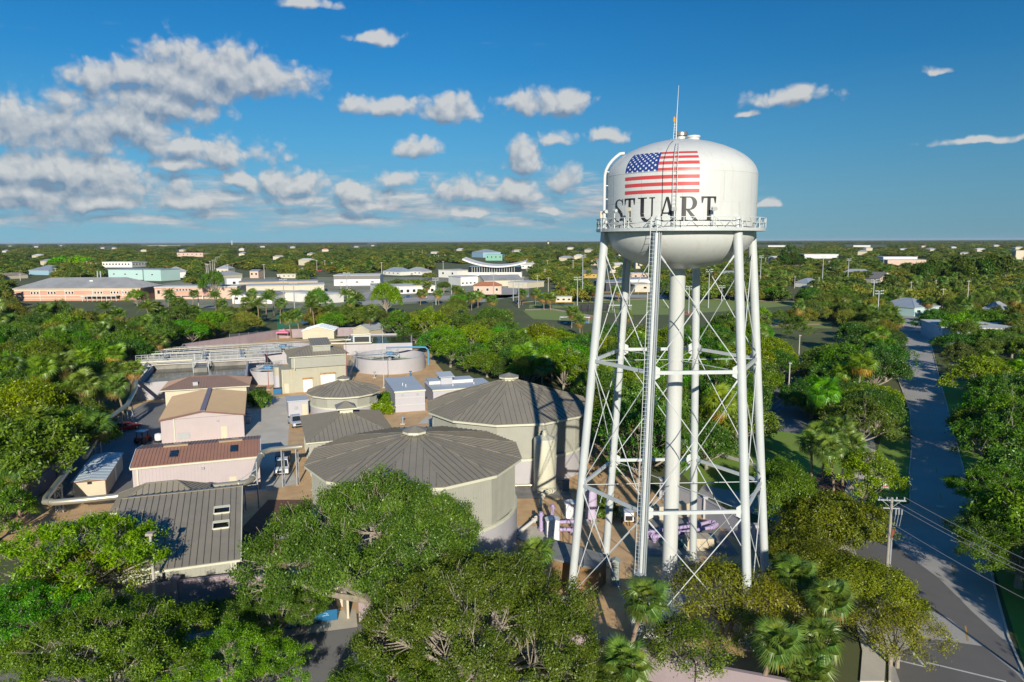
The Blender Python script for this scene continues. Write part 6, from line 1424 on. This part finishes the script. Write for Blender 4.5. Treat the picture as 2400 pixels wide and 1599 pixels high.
block('white_block', 'white block with dark grey band and three windows', (783,670), (891,669), 28, 7.5, WALLW, WROOF, win=3, winz=(.28,.42), band=GB)
block('store_building', 'wide white store with pale flat roof in the middle distance', (905,690), (1020,686), 40, 4.4, WALLW, WROOF, win=8, winz=(.15,.6))
block('blue_roof_house', 'white house with blue-grey hip roof beyond the tall pole', (898,644), (938,646), 16, 3.4, WALLW, SLATE, kind='hip', rise=4, win=4)
block('grey_roof_house', 'white house with pale grey hip roof next to the blue-roofed one', (950,644), (988,645), 16, 3.4, WALLW, GROOF, kind='hip', rise=4, win=4)
block('white_block', 'white box building left of the curved roof', (1028,650), (1072,652), 26, 6.5, WALLW, WROOF, win=2)
block('white_block', 'bright white annex with a row of windows below the curved roof', (1080,670), (1135,668), 22, 6.2, WALLW, WROOF, win=6, winz=(.2,.4))
block('gable_shed', 'long shed with rusty grey gable roof in front of the curved hall', (1135,672), (1225,670), 24, 4.2, CREAM, STEELR, kind='gx', rise=3.6)
block('blue_hall', 'light blue hall with pitched roof far beyond the curved one', (1106,603), (1132,604), 40, 10, BLUW, SLATE, kind='hip', rise=6)
block('green_hall', 'mint green and blue hall far beyond the curved one', (1138,611), (1177,611), 34, 10, GRNW, mat('pale_aqua_roof', (.35,.55,.6), .7), win=4)
block('field_building', 'small cream field office behind the outfield fence', (1302,711), (1340,711), 9, 3.4, CREAM, GROOF, win=3)
block('garage_building', 'open grey-roofed garage with dark bays behind the fields', (1420,685), (1478,684), 26, 6, mat('dark_bay', (.05,.05,.07), .8), GROOF)
block('garage_building', 'low concrete block building right of the dark garage', (1488,685), (1535,684), 20, 4.6, CONC, CONC, win=1)
block('garage_building', 'long pale roof behind the low concrete block', (1470,672), (1545,670), 20, 5, WALLW, GROOF)
block('cream_house', 'small pink house with flat roof behind the pale roof', (1480,656), (1518,655), 14, 5, PEACH, WROOF, win=2)
block('grey_roof_house', 'dark roofed house left of the tower at mid distance', (1366,652), (1400,652), 16, 3.5, mat('ochre_wall', (.5,.33,.06), .8), GB, kind='gx', rise=3.5, win=2)
block('maintenance_yard', 'pale flat depot roof behind the blue tank trucks', (1235,676), (1275,672), 16, 3.8, CREAM, WROOF)
block('aqua_house', 'pale aqua house with blue-grey hip roof at the road bend', (2142,742), (2200,738), 18, 3.6, TEAL, SLATE, kind='hip', rise=3.4, win=3)
block('picnic_shelter', 'grey-roofed picnic shelter at the right edge', (2300,745), (2345,748), 12, 3.6, WALLW, GROOF, kind='hip', rise=3)
block('white_block', 'long white industrial building right of the road', (2206,806), (2420,812), 22, 5.0, mat('pale_blue_wall', (.5,.6,.68), .7), WROOF, win=4, winz=(.5,.7))
block('blue_roof_house', 'house with rounded blue-grey roof behind the outfield', (1862,672), (1893,674), 14, 3, WALLW, SLATE, kind='hip', rise=3)
block('dark_roof_house', 'dark slate roof among trees right of the outfield', (2028,662), (2060,664), 16, 3, CREAM, GB, kind='gx', rise=5)
block('warehouse', 'long pale warehouse beyond the feathery trees', (2070,612), (2150,612), 40, 6, WALLW, WROOF)
block('warehouse', 'white warehouse with peach doors far right', (2080,622), (2170,622), 30, 6.5, PEACH, WROOF)
block('warehouse', 'pale grey school roof beyond the tower on the right', (1885,606), (1965,606), 50, 7, WALLW, WROOF)
block('warehouse', 'low long white shed below the skyline right of the tank', (1800,579), (1850,579), 90, 7, WALLW, WROOF)
block('warehouse', 'second long white shed below the skyline right of the tank', (2000,579), (2040,579), 80, 7, WALLW, WROOF)
block('warehouse', 'pale long roof under the skyline at the far left', (345,578), (400,578), 90, 7, CREAM, WROOF)
block('warehouse', 'cream silos building at the far right', (2380,608), (2400,608), 20, 14, CREAM, CREAM)
# hall with the sweeping curved roof
(a, L, rz) = frame((1080,655), (1225,655)); L = 56; t = thing('curved_hall', 'white hall with a sweeping upturned concave roof', 'building', (*at(1085,652),0), R(-3)); 
pbox(t, 'lower_wall', WALLW, 4, 0, 0, L-4, 24, 5.0); pbox(t, 'upper_wall', GLASS, 5, 1, 5, L-5, 23, 10)
for k in range(18): pbox(t, 'mullion', WALLW, 8+k*2.2, .8, 5, 8.3+k*2.2, 1, 9.5)
b = MB(); n = 24; zf = lambda s_: 9.3+9.5*(s_-.55)**2*2.3 if s_ < .55 else 9.3+9.5*(s_-.55)**2*2.0
for k in range(n+1):
    s_ = k/n; z = zf(s_); b.v += [(L*s_,-2.5,z),(L*s_,-2.5,z+1.3),(L*s_,27,z+2.2),(L*s_,27,z+.9)]
for k in range(n):
    for j in range(4): b.f.append((k*4+j, k*4+(j+1)%4, (k+1)*4+(j+1)%4, (k+1)*4+j))
b.f += [(3,2,1,0), (n*4,n*4+1,n*4+2,n*4+3)]; b.build('roof', WALLW, t)
# blue tank trucks and depot things
for k, (px, py) in enumerate([(1270,700),(1286,700)]):
    x, y = at(px, py, 0); t = thing('tank_truck', ['blue road tanker with ribbed round tank, left of the two', 'blue road tanker with ribbed round tank, right of the two'][k], 'truck', (x, y, 0), R(80)); b = MB(); b.tube([(-4,0,2.2),(3,0,2.2)], 1.3, 18); b.build('tank', mat('tanker_blue', (.02,.22,.5), .4), t, smooth=True); pbox(t, 'cab', mat('tanker_blue', (.02,.22,.5), .4), 3.2, -1.1, .6, 5.4, 1.1, 3.0); pbox(t, 'chassis', BLACK, -4, -.9, .5, 3.2, .9, 1.0)
    for sx_ in (-3,-1.8,3.9):
        for s_ in (-1,1): b = MB(); b.tube([(sx_,s_*.8,.5),(sx_,s_*1.1,.5)], .5, 12); b.build('wheel', BLACK, t)
for k, (px, py, c, kd) in enumerate([(1218,712,(.02,.04,.09),'van'),(1230,713,(.03,.03,.035),'pickup'),(1247,712,(.6,.6,.6),'sedan'),(1258,712,(.05,.05,.06),'sedan'),(993,699,(.6,.62,.62),'sedan'),(955,698,(.03,.08,.16),'sedan'),(810,683,(.02,.04,.12),'sedan'),(820,681,(.3,.02,.03),'sedan'),(825,690,(.03,.08,.2),'van'),(750,636,(.55,.03,.02),'sedan'),(655,654,(.02,.03,.08),'van'),(935,645,(.05,.06,.08),'sedan'),(965,645,(.5,.5,.5),'van'),(1440,688,(.6,.6,.6),'sedan'),(1450,689,(.05,.3,.4),'sedan'),(2165,768,(.05,.15,.4),'sedan') if False else (2030,758,(.02,.06,.25),'sedan')]):
    x, y = at(px, py); car(['dark blue van parked by the outfield fence','black pickup parked by the outfield fence','silver car parked by the outfield fence','black car at the end of the row by the outfield fence','white car in the store car park','dark teal car in the store car park','dark blue car left of the white block','dark red car left of the white block','blue van nearest the bright yellow-green tree','bright red car on the far road','dark van beside the cream bungalow','dark car at the blue-roofed house','pale van at the grey-roofed house','white car in front of the dark garage','teal car in front of the dark garage','blue car under the outfield palms'][k], x, y, R(20+k*37), c, kd)
# tall floodlight and utility poles
def pole(label, px, pyb, pyt, kind, z=None):
    x, y = at(px, pyb); lo, hi = 2, 60
    for _ in range(40):
        m_ = (lo+hi)/2
        if proj(x, y, m_)[1] > pyt: lo = m_
        else: hi = m_
    h = lo
    if kind == 'util':
        t = thing('utility_pole', label, 'utility pole', (x, y, 0), R(px % 40), 'utility poles across the town'); r_ = .17 if y < 500 else .26
        b = MB(); b.tube([(0,0,0),(0,0,h)], [r_*1.3, r_*.8], 8); b.build('pole', CONCP, t); b = MB(); b.bar((-1.3,0,h-.4),(1.3,0,h-.4),.16 if y < 500 else .25); b.build('crossarm', CONCP, t)
    elif kind == 'flood':
        t = thing('floodlight_pole', label, 'floodlight', (x, y, 0), R(10), 'sports floodlight poles'); b = MB(); b.tube([(0,0,0),(0,0,h)], [.28,.16], 10); b.build('pole', GALV, t)
        for q in (0, 1): b = MB(); b.bar((-1.7,0,h-.2-q*1.0),(1.7,0,h-.2-q*1.0),.12); b.build('crossarm', GALV, t)
        for q in (0, 1):
            for s_ in (-1.5,-.75,.75,1.5): b = MB(); b.cyl(s_, -.2, .28, h-.1-q*1.0, h+.2-q*1.0, 10); b.build('lamp_head', STEELW, t)
    else:
        t = thing('mast', label, 'mast', (x, y, 0), 0, 'plain tall poles'); b = MB(); b.tube([(0,0,0),(0,0,h)], [.3,.2], 8); b.build('pole', CONCP, t)
    return t
PL = [(667,730,655,'flood'),(691,735,664,'flood'),(815,718,640,'flood'),(1022,715,652,'flood'),(1157,705,638,'flood'),(1203,705,658,'flood'),(1365,708,598,'flood'),(1216,722,662,'flood'),(1353,735,650,'flood'),(1403,700,610,'flood'),(1475,725,640,'flood'),(1660,722,632,'flood'),(1614,735,672,'flood'),(1691,706,670,'flood'),(1781,677,600,'flood'),(1926,680,602,'flood'),(1986,672,607,'flood'),(2044,738,656,'flood'),(2055,765,682,'flood'),
 (1058,690,645,'util'),(1226,700,648,'util'),(1260,700,645,'util'),(1285,698,650,'util'),(1248,642,612,'util'),(1235,636,607,'util'),(1283,635,610,'util'),(1343,645,610,'util'),(2133,706,660,'util'),(2208,722,676,'util'),(2218,718,687,'util'),(2264,745,657,'util'),(2192,686,656,'util'),(2148,625,600,'util'),(2373,636,607,'util'),(2394,628,608,'util'),(466,725,678,'util'),(523,700,675,'util'),(620,654,619,'util'),(895,648,615,'util'),(1039,642,612,'util'),(535,648,619,'util'),(800,702,660,'util'),(485,655,618,'util'),(489,655,619,'util'),(494,646,612,'util'),(499,636,609,'util'),(503,632,609,'util'),(507,626,604,'util'),(510,620,602,'util'),(514,616,601,'util'),(518,612,598,'util'),(521,610,597,'util'),(525,606,594,'util'),(205,634,612,'util'),(214,632,616,'util'),(226,632,616,'util'),(57,620,611,'util'),(109,628,614,'util'),(48,658,642,'util'),(131,650,628,'util'),
 (1942,634,612,'util'),(1918,686,650,'util'),(1862,676,648,'util'),(2003,678,655,'util'),(1794,622,604,'util'),(2032,656,640,'util'),(2070,628,605,'util'),(990,606,586,'util'),(968,610,590,'util'),(1009,612,596,'util'),(1018,614,597,'util'),(1028,614,598,'util'),(1043,612,597,'util'),(743,634,610,'util'),(762,632,610,'util'),(778,634,615,'util'),(709,648,628,'util'),(1277,660,630,'util'),(1332,645,627,'util')]
for k, (px, pb, pt, kd) in enumerate(PL): pole(('tall sports floodlight pole ' if kd == 'flood' else ('tall ' if pb-pt > 38 else 'short ' if pb-pt < 16 else '')+'concrete utility pole ')+where(px,pb)+', '+depth(pb), px, pb, pt, kd)
x, y = at(544, 577); t = thing('mast', 'tall white mast on the skyline left of centre', 'mast', (x, y, 0)); b = MB(); b.tube([(0,0,0),(0,0,44)], [3.2,2.4], 8); b.build('pole', WALLW, t)
x, y = at(1285, 576); t = thing('control_tower', 'cream control tower with dark cab on the skyline', 'tower', (x, y, 0)); pbox(t, 'shaft', CREAM, -4.5, -4.5, 0, 4.5, 4.5, 26); pbox(t, 'cab', BLACK, -6.5, -6.5, 26, 6.5, 6.5, 34)
# fences with yellow top pipe round the fields
def yfence(label, pts, h=1.6, mesh=True):
    t = thing('field_fence', label, 'fence')
    for a, c in zip(pts[:-1], pts[1:]):
        a, c = Vector((*a, 0)), Vector((*c, 0)); up = Vector((0,0,h)); b = MB(); b.tube([a+up, c+up], .14, 6); b.build('top_rail', mat('yellow_rail', (.6,.32,.02), .6), t)
        n = max(1, int((c-a).length/8))
        for k in range(n+1): q = a.lerp(c, k/n); b = MB(); b.tube([q, q+up], .06, 5); b.build('post', GALV, t)
        if mesh: b = MB(); b.bar(a+up*.5, c+up*.5, .04, h-.15); b.build('windscreen', mat('windscreen_dark_green', (.03,.06,.05), .9), t)
yfence('yellow-topped fence behind the left ball field', [at(1225,716),at(1250,714),at(1300,716),at(1345,716)])
yfence('long yellow-topped outfield fence behind the tower', [at(1330,695),at(1400,691),at(1560,691),at(1700,692.5),at(1850,697)])
yfence('short yellow-topped fence under the outfield oaks', [at(1910,745),at(1950,750),at(1990,756)], mesh=False)
t = thing('batting_cage', 'dark netted batting cages beside the field office', 'fence', (*at(1355,735),0)); 
b = MB()
for k in range(6): b.bar((k*3,0,0),(k*3,0,4),.12); b.bar((k*3,9,0),(k*3,9,4),.12); b.bar((k*3,0,4),(k*3,9,4),.12)
b.bar((0,0,4),(15,0,4),.12); b.bar((0,9,4),(15,9,4),.12); b.build('frame', BLACK, t)
for k in range(5): pbox(t, 'net_panel', mat('black_net', (.03,.035,.035), .9), k*3+.1, 8.9, .1, k*3+2.9, 8.95, 3.9)
t = thing('dugout', 'low white dugout roof between the two ball fields', 'shelter', (*at(1370,727),0), R(-8)); pbox(t, 'roof', WALLW, 0, 0, 2.3, 22, 2.6, 2.5); 
for k in range(6): pbox(t, 'post', GALV, k*4.3, .1, 0, k*4.3+.15, .25, 2.3)
t = thing('dugout', 'blue dugout at the near corner of the left field', 'shelter', (*at(1312,758),0), R(-5)); pbox(t, 'roof', WALLW, 0, 0, 2.3, 12, 2.6, 2.5); pbox(t, 'bench', BLUE, .5, .6, 0, 11.5, 1.4, .9)
for k in range(4): pbox(t, 'post', GALV, k*3.8, .1, 0, k*3.8+.15, .25, 2.3)

# ------------------------------------------------------------------ far houses among the trees
HC = [WALLW, CREAM, PEACH, BEIGE, WALLW]; HR = [WROOF, GROOF, STEELR, TILER, SLATE, WROOF, GROOF]
rngh = random.Random(21); HP = []
HPX = [(75,606),(95,622),(330,590),(236,583),(262,584),(80,580),(5,592),(700,622),(640,609),(720,600),(755,590),(1010,598),(1070,588),(1205,592),(1345,608),(1370,592),(1330,585),(1385,622),(1400,628),(1220,630),(1310,612),(1430,640),(1560,590),(1590,612),(1640,600),(1700,598),(1800,612),(2010,598),(2030,588),(2110,588),(2180,590),(2160,580),(2230,582),(2290,590),(2330,578),(2380,585),(2250,600),(20,578),(140,577),(420,590),(560,588),(610,580),(680,582),(830,580),(870,577),(1450,600),(1490,630),(1620,640),(1680,660),(1940,642),(1975,655),(560,600),(1110,690)]
for k, (px, py) in enumerate(HPX):
    x, y = at(px, py); d = math.hypot(x, y); s = 1.0 if d < 900 else (1.05 if d < 1800 else 1.3)
    t = thing('house', 'house with %s roof '+where(px, py)+', '+depth(py) % () if False else ('house with %s roof %s, %s') % (['a white','a grey','a weathered','a terracotta','a slate','a white','a grey'][k % 7], where(px, py), depth(py)), 'house', (x, y, 0), rngh.uniform(-.6, .6), 'houses scattered in the far trees')
    wd, dp, hh = rngh.uniform(14, 22)*s, rngh.uniform(9, 13)*s, rngh.uniform(4.5, 7.5)*(1 if s < 2 else 1.3)
    pbox(t, 'wall', HC[k % 5] if d < 900 else BEIGE, 0, 0, 0, wd, dp, hh); rm = HR[k % 7] if k % 7 not in (0, 5) or d < 700 else WROOF; ym = dp/2; zr = hh+dp*.22
    b = MB(); e = .6; b.v += [(-e,-e,hh),(wd+e,-e,hh),(wd+e,dp+e,hh),(-e,dp+e,hh),(dp*.4,ym,zr),(wd-dp*.4,ym,zr)]; b.f += [(0,1,5,4),(1,2,5),(2,3,4,5),(3,0,4),(3,2,1,0)]; b.build('roof', rm, t)
    if d < 900:
        for q in range(3): w_ = pbox(t, 'window', WALLW, wd*(q+.5)/3-.9, -.1, hh*.35, wd*(q+.5)/3+.9, 0, hh*.75); pbox(w_, 'pane', GLASS, wd*(q+.5)/3-.7, -.14, hh*.4, wd*(q+.5)/3+.7, -.1, hh*.7)

# ------------------------------------------------------------------ the far woods
KEEP = [ # regions of the photograph where something lower than the tree tops is seen: no tree may stand in front of it
 [(36,648),(345,650),(352,712),(200,714),(36,710)], [(252,626),(436,630),(436,655),(252,655)], [(236,611),(347,612),(347,630),(236,628)], [(62,632),(118,632),(118,652),(62,652)], [(5,640),(66,640),(66,654),(5,654)],
 [(363,662),(540,655),(800,650),(815,705),(540,712),(363,705)], [(780,636),(895,636),(895,672),(780,672)], [(505,622),(610,625),(695,640),(695,662),(505,662)], [(890,628),(990,628),(990,652),(890,652)], [(1022,610),(1240,612),(1240,682),(1022,682)],
 [(850,668),(1050,668),(1050,706),(850,714)], [(1080,676),(1200,662),(1240,672),(1240,722),(1050,712),(1080,690)], [(1225,650),(1300,652),(1300,705),(1225,700)], [(1215,698),(1400,695),(1400,760),(1330,752),(1215,748)], [(1395,655),(1545,655),(1545,690),(1395,690)], [(1380,686),(1866,690),(1866,712),(1700,733),(1560,742),(1380,742)],
 [(1790,745),(1955,750),(1960,770),(1790,768)], [(1905,740),(2000,748),(2000,762),(1905,756)], [(1101,590),(1180,593),(1180,612),(1101,612)], [(413,588),(478,588),(478,604),(413,604)], [(2134,694),(2208,694),(2210,745),(2134,742)], [(2120,735),(2230,735),(2230,760),(2120,790)], [(2200,780),(2420,782),(2420,798),(2200,796)], [(2296,715),(2350,715),(2350,750),(2296,748)],
 [(1880,596),(1970,596),(1970,608),(1880,608)], [(2066,596),(2172,600),(2172,624),(2066,614)], [(1770,571),(1890,571),(1890,579),(1770,579)], [(1978,571),(2082,571),(2082,579),(1978,579)], [(328,569),(462,569),(462,577),(328,577)], [(1478,640),(1520,640),(1520,658),(1478,658)], [(1364,636),(1402,636),(1402,654),(1364,654)], [(480,610),(500,610),(500,656),(480,656)], [(1858,655),(1896,655),(1896,675),(1858,675)], [(2026,648),(2064,648),(2064,665),(2026,665)], [(2376,590),(2405,590),(2405,610),(2376,610)], [(645,730),(705,728),(705,775),(645,775)], [(740,625),(760,625),(760,640),(735,650)]]
KEEP += [[(px-9, py-8), (px+16, py-8), (px+16, py+1), (px-9, py+1)] for px, py in HPX]
KBOX = [(min(p[0] for p in k), max(p[0] for p in k), min(p[1] for p in k), max(p[1] for p in k)) for k in KEEP]
def kept(px, py, r):
    for k, (a, b_, c, d) in zip(KEEP, KBOX):
        if a-r < px < b_+r and c < py < d and (inside(px, py, k) or inside(px-r, py, k) or inside(px+r, py, k)): return True
    return False
YARD = [(-62,76),(18,44),(27,72),(24,96),(18,115),(-2,134),(-10,168),(-16,215),(-45,262),(-84,262),(-105,220),(-100,190),(-86,150),(-72,122),(-64,95)]
STREET = [(p[0]-4, p[1]) for p in rl[5:]]+[(p[0]+5, p[1]+2) for p in rr[5:]][::-1]
LOT = [(38,112),(56,106),(90,180),(84,204),(60,208),(48,170)]
wpoly = [v[0] for v in WOODS.values()]
cand = []; rngf = random.Random(77); y = 150.0
while y < 14000:
    sp = 8.8 if y < 420 else (9.5+(y-420)*.0125 if y < 3000 else 42+(y-3000)*.012)
    hw = y*.80+30; x = -hw+rngf.uniform(0, sp)
    while x < hw:
        X, Y = x+rngf.uniform(-.4,.4)*sp, y+rngf.uniform(-.4,.4)*sp; x += sp
        s = sp/9.0*rngf.uniform(.78, 1.2) if y > 420 else rngf.uniform(.7, 1.2)
        h = (8.5 if s < 1.6 else 8.5+min(4,(s-1.6)*1.5))*rngf.uniform(.75, 1.15)
        if inside(X, Y, YARD) or inside(X, Y, STREET) or inside(X, Y, LOT): continue
        bx, by = proj(X, Y, 1.0); tx, ty = proj(X, Y, h*.95); mx, my = proj(X, Y, h*.5); rpx = 5.0*s*CAM_F/Y
        if Y < 420 and any(inside(mx, my, wp) for wp in wpoly): continue
        if kept(tx, ty+1, rpx*.6) or kept(mx, my, rpx*.8): continue
        cand.append((X, Y, s, h))
    y += sp*.82
cand = [(X, Y, s, h, 'belt beyond the plant', 'trees between the plant and the town') for X, Y, s, h in cand]+[(X, Y, s, 8.5*s*rngf.uniform(.85,1.15), n1_, n2_) for X, Y, s, _, n1_, n2_ in POOL if not kept(*proj(X, Y, 10), 4)]
def seen(c):
    px, py = proj(c[0], c[1], 5); return -120 < px < 2520 and py < 1800
cand.sort(key=lambda c: -c[2]/math.hypot(c[0], c[1]) if seen(c) else 0)
near, rest = cand[:265], cand[265:]
FT = [(1,1,1),(.8,1.0,.85),(1.3,1.3,.8),(.66,.82,.75),(.9,1.35,.6),(1.6,1.4,.6),(.6,.75,.75)]
EXT = {}
for c in near: EXT.setdefault(c[5], []).append((proj(c[0], c[1], 5)[0], c[1]))
def rank(v, vs, names):
    vs = sorted(vs); k = vs.index(v); return names[min(len(names)-1, int(k*len(names)/len(vs)))]
def spot(X, Y, g_):
    E_ = EXT[g_]; px = proj(X, Y, 5)[0]
    if 'between the plant' in g_: return ' '+where(px, 0)
    a_ = rank(Y, [e[1] for e in E_], ['front edge','front','near middle','middle','far middle','back','far back'])
    b_ = rank(px, [e[0] for e in E_], ['left end','left','centre left','centre','centre right','right','right end'])
    return ', '+a_+' of it, '+b_
for (X, Y, s, h, n1_, n2_) in near:
    k = rngf.randrange(4); ti = rngf.randrange(7); lab = ['dense green tree in the %s', 'yellow-green tree in the %s', 'darker rounded tree in the %s'][0 if ti in (0,1,4) else 1 if ti in (2,5) else 2] % n1_ +spot(X, Y, n2_)
    if rngf.random() < .13:
        palm(X, Y, rngf.uniform(5.5, 8.5), 'fan palm in the %s' % n1_ +spot(X, Y, n2_), False, 'fan', rngf.uniform(1.1, 1.5), n2_, rngf.randrange(99), rngf.choice((.2,.35)), col=FT[rngf.choice((0,2,4))]); continue
    plant('mid%d' % k, X, Y, s, None, lab, 'tree', n2_, FT[ti], sz=h/8.5, rng=rngf)
# everything farther is one wood: points carrying a crown each
me = D.meshes.new('far_woods'); N = len(rest); A_ = np.array([r[:4] for r in rest], np.float32)
me.vertices.add(N); me.vertices.foreach_set('co', np.column_stack([A_[:,0], A_[:,1], np.zeros(N)]).astype(np.float32).reshape(-1))
at1 = me.attributes.new('scl', 'FLOAT_VECTOR', 'POINT'); at1.data.foreach_set('vector', np.column_stack([A_[:,2], A_[:,2], A_[:,3]/8.5]).astype(np.float32).reshape(-1))
at2 = me.attributes.new('rot', 'FLOAT_VECTOR', 'POINT'); rg = np.random.default_rng(4); at2.data.foreach_set('vector', np.column_stack([np.zeros(N), np.zeros(N), rg.uniform(0, 6.28, N)]).astype(np.float32).reshape(-1))
at3 = me.attributes.new('idx', 'INT', 'POINT'); at3.data.foreach_set('value', np.where((rg.random(N) < .13) & (A_[:,1] < 1500), 24+rg.integers(0, 2, N), rg.integers(0, 12, N)+12*(A_[:,1] < 340)).astype(np.int32))
fw = D.objects.new('far_woods', me); COL.objects.link(fw); fw['kind'] = 'stuff'; fw['label'] = 'wide wooded town stretching to the horizon'
ng = D.node_groups.new('far_woods_nodes', 'GeometryNodeTree'); ng.interface.new_socket('Geometry', in_out='INPUT', socket_type='NodeSocketGeometry'); ng.interface.new_socket('Geometry', in_out='OUTPUT', socket_type='NodeSocketGeometry')
q = NT(ng); gi = q.add('NodeGroupInput'); go = q.add('NodeGroupOutput'); join = q.add('GeometryNodeJoinGeometry')
def attr(nm, tp): n = q.add('GeometryNodeInputNamedAttribute', data_type=tp); n.inputs[0].default_value = nm; return n.outputs[0]
FM = []
for v, (lo, hi) in enumerate([((.055,.095,.016),(.21,.26,.055)), ((.045,.075,.018),(.14,.19,.05)), ((.10,.115,.018),(.29,.29,.06))]):
    m = leafmat('far_wood_leaves_%d' % v, lo, hi, .10, .02)
    FMATS = globals().setdefault('FMATS', []); FMATS.append(m)
for key in ('far', 'mid'):
    for m in FMATS:
        for k in range(4): mm = PROTO['%s%d' % (key, k)][1].copy(); mm.materials.clear(); mm.materials.append(m); o = D.objects.new('far_crown_shape', mm); FM.append(o)
for key in [c for c in CROWNS if c[0] == 'fan'][:2]:   # palms among the far trees: crown on its trunk
    src = CROWNS[key]; tb = MB(); tb.tube([(0,0,0),(0,0,7.4)], [.22,.18], 5); V = [tuple(v.co*1.5+Vector((0,0,7.4))) for v in src.vertices]; n0 = len(V); Fc = [tuple(p.vertices) for p in src.polygons]
    mm = D.meshes.new('far_palm'); mm.from_pydata(V+tb.v, [], Fc+[tuple(n0+j for j in f) for f in tb.f]); mm.update()
    for q_ in src.materials: mm.materials.append(q_)
    mm.materials.append(PBARK); mm.polygons.foreach_set('material_index', [p.material_index for p in src.polygons]+[len(src.materials)]*len(tb.f))
    a_ = mm.attributes.new('tint', 'FLOAT', 'FACE'); a_.data.foreach_set('value', [v.value for v in src.attributes['tint'].data]+[.5]*len(tb.f)); FM.append(D.objects.new('far_palm_shape', mm))
for i, o in enumerate(FM):
    cmp_ = q.add('FunctionNodeCompare', data_type='INT', operation='EQUAL'); q.l.new(attr('idx', 'INT'), cmp_.inputs[2]); cmp_.inputs[3].default_value = i
    m2p = q.add('GeometryNodeMeshToPoints'); q.l.new(gi.outputs[0], m2p.inputs[0]); q.l.new(cmp_.outputs[0], m2p.inputs[1])
    oi = q.add('GeometryNodeObjectInfo'); oi.inputs[0].default_value = o; oi.inputs[1].default_value = True
    ip = q.add('GeometryNodeInstanceOnPoints'); q.l.new(m2p.outputs[0], ip.inputs['Points']); q.l.new(oi.outputs['Geometry'], ip.inputs['Instance'])
    e2r = q.add('FunctionNodeEulerToRotation'); q.l.new(attr('rot', 'FLOAT_VECTOR'), e2r.inputs[0]); q.l.new(e2r.outputs[0], ip.inputs['Rotation']); q.l.new(attr('scl', 'FLOAT_VECTOR'), ip.inputs['Scale'])
    q.l.new(ip.outputs[0], join.inputs[0])
q.l.new(join.outputs[0], go.inputs[0]); md = fw.modifiers.new('trees', 'NODES'); md.node_group = ng
print('far candidates', len(cand), 'objects', len(D.objects), 'mid trees', len(NTREE))

# ------------------------------------------------------------------ air
hz = MB().box(-44000, -350, -1.0, 44000, 60000, 62.0); hm = D.materials.new('haze_air'); hm.use_nodes = True; hn = NT(hm.node_tree); hn.n.clear()
pv = hn.add('ShaderNodeVolumePrincipled'); pv.inputs['Color'].default_value = (.62,.78,.93,1); pv.inputs['Density'].default_value = 2.5e-5; pv.inputs['Anisotropy'].default_value = 0.0
ho = hn.add('ShaderNodeOutputMaterial'); hn.l.new(pv.outputs[0], ho.inputs['Volume']); tag(hz.build('haze', hm), kind='stuff')
SC.cycles.volume_step_rate = 1

# where several things of one kind share a description, say which one it is by its order from the left
from collections import defaultdict
bpy.context.view_layer.update(); same = defaultdict(list)
for o in D.objects:
    if o.parent is None and o.get('category') and o.get('label'): same[o['label']].append(o)
ORD = ['first','second','third','fourth','fifth','sixth','seventh','eighth','ninth','tenth','eleventh','twelfth']
for lb, os_ in same.items():
    if 1 < len(os_) <= 12:
        os_.sort(key=lambda o: proj(*o.location)[0])
        for k, o in enumerate(os_):
            t_ = ORD[k]+' from left, '+lb
            if len(t_.split()) > 16: t_ = t_.replace(' the ', ' ').replace(' of it', '')
            if len(t_.split()) <= 16: o['label'] = t_
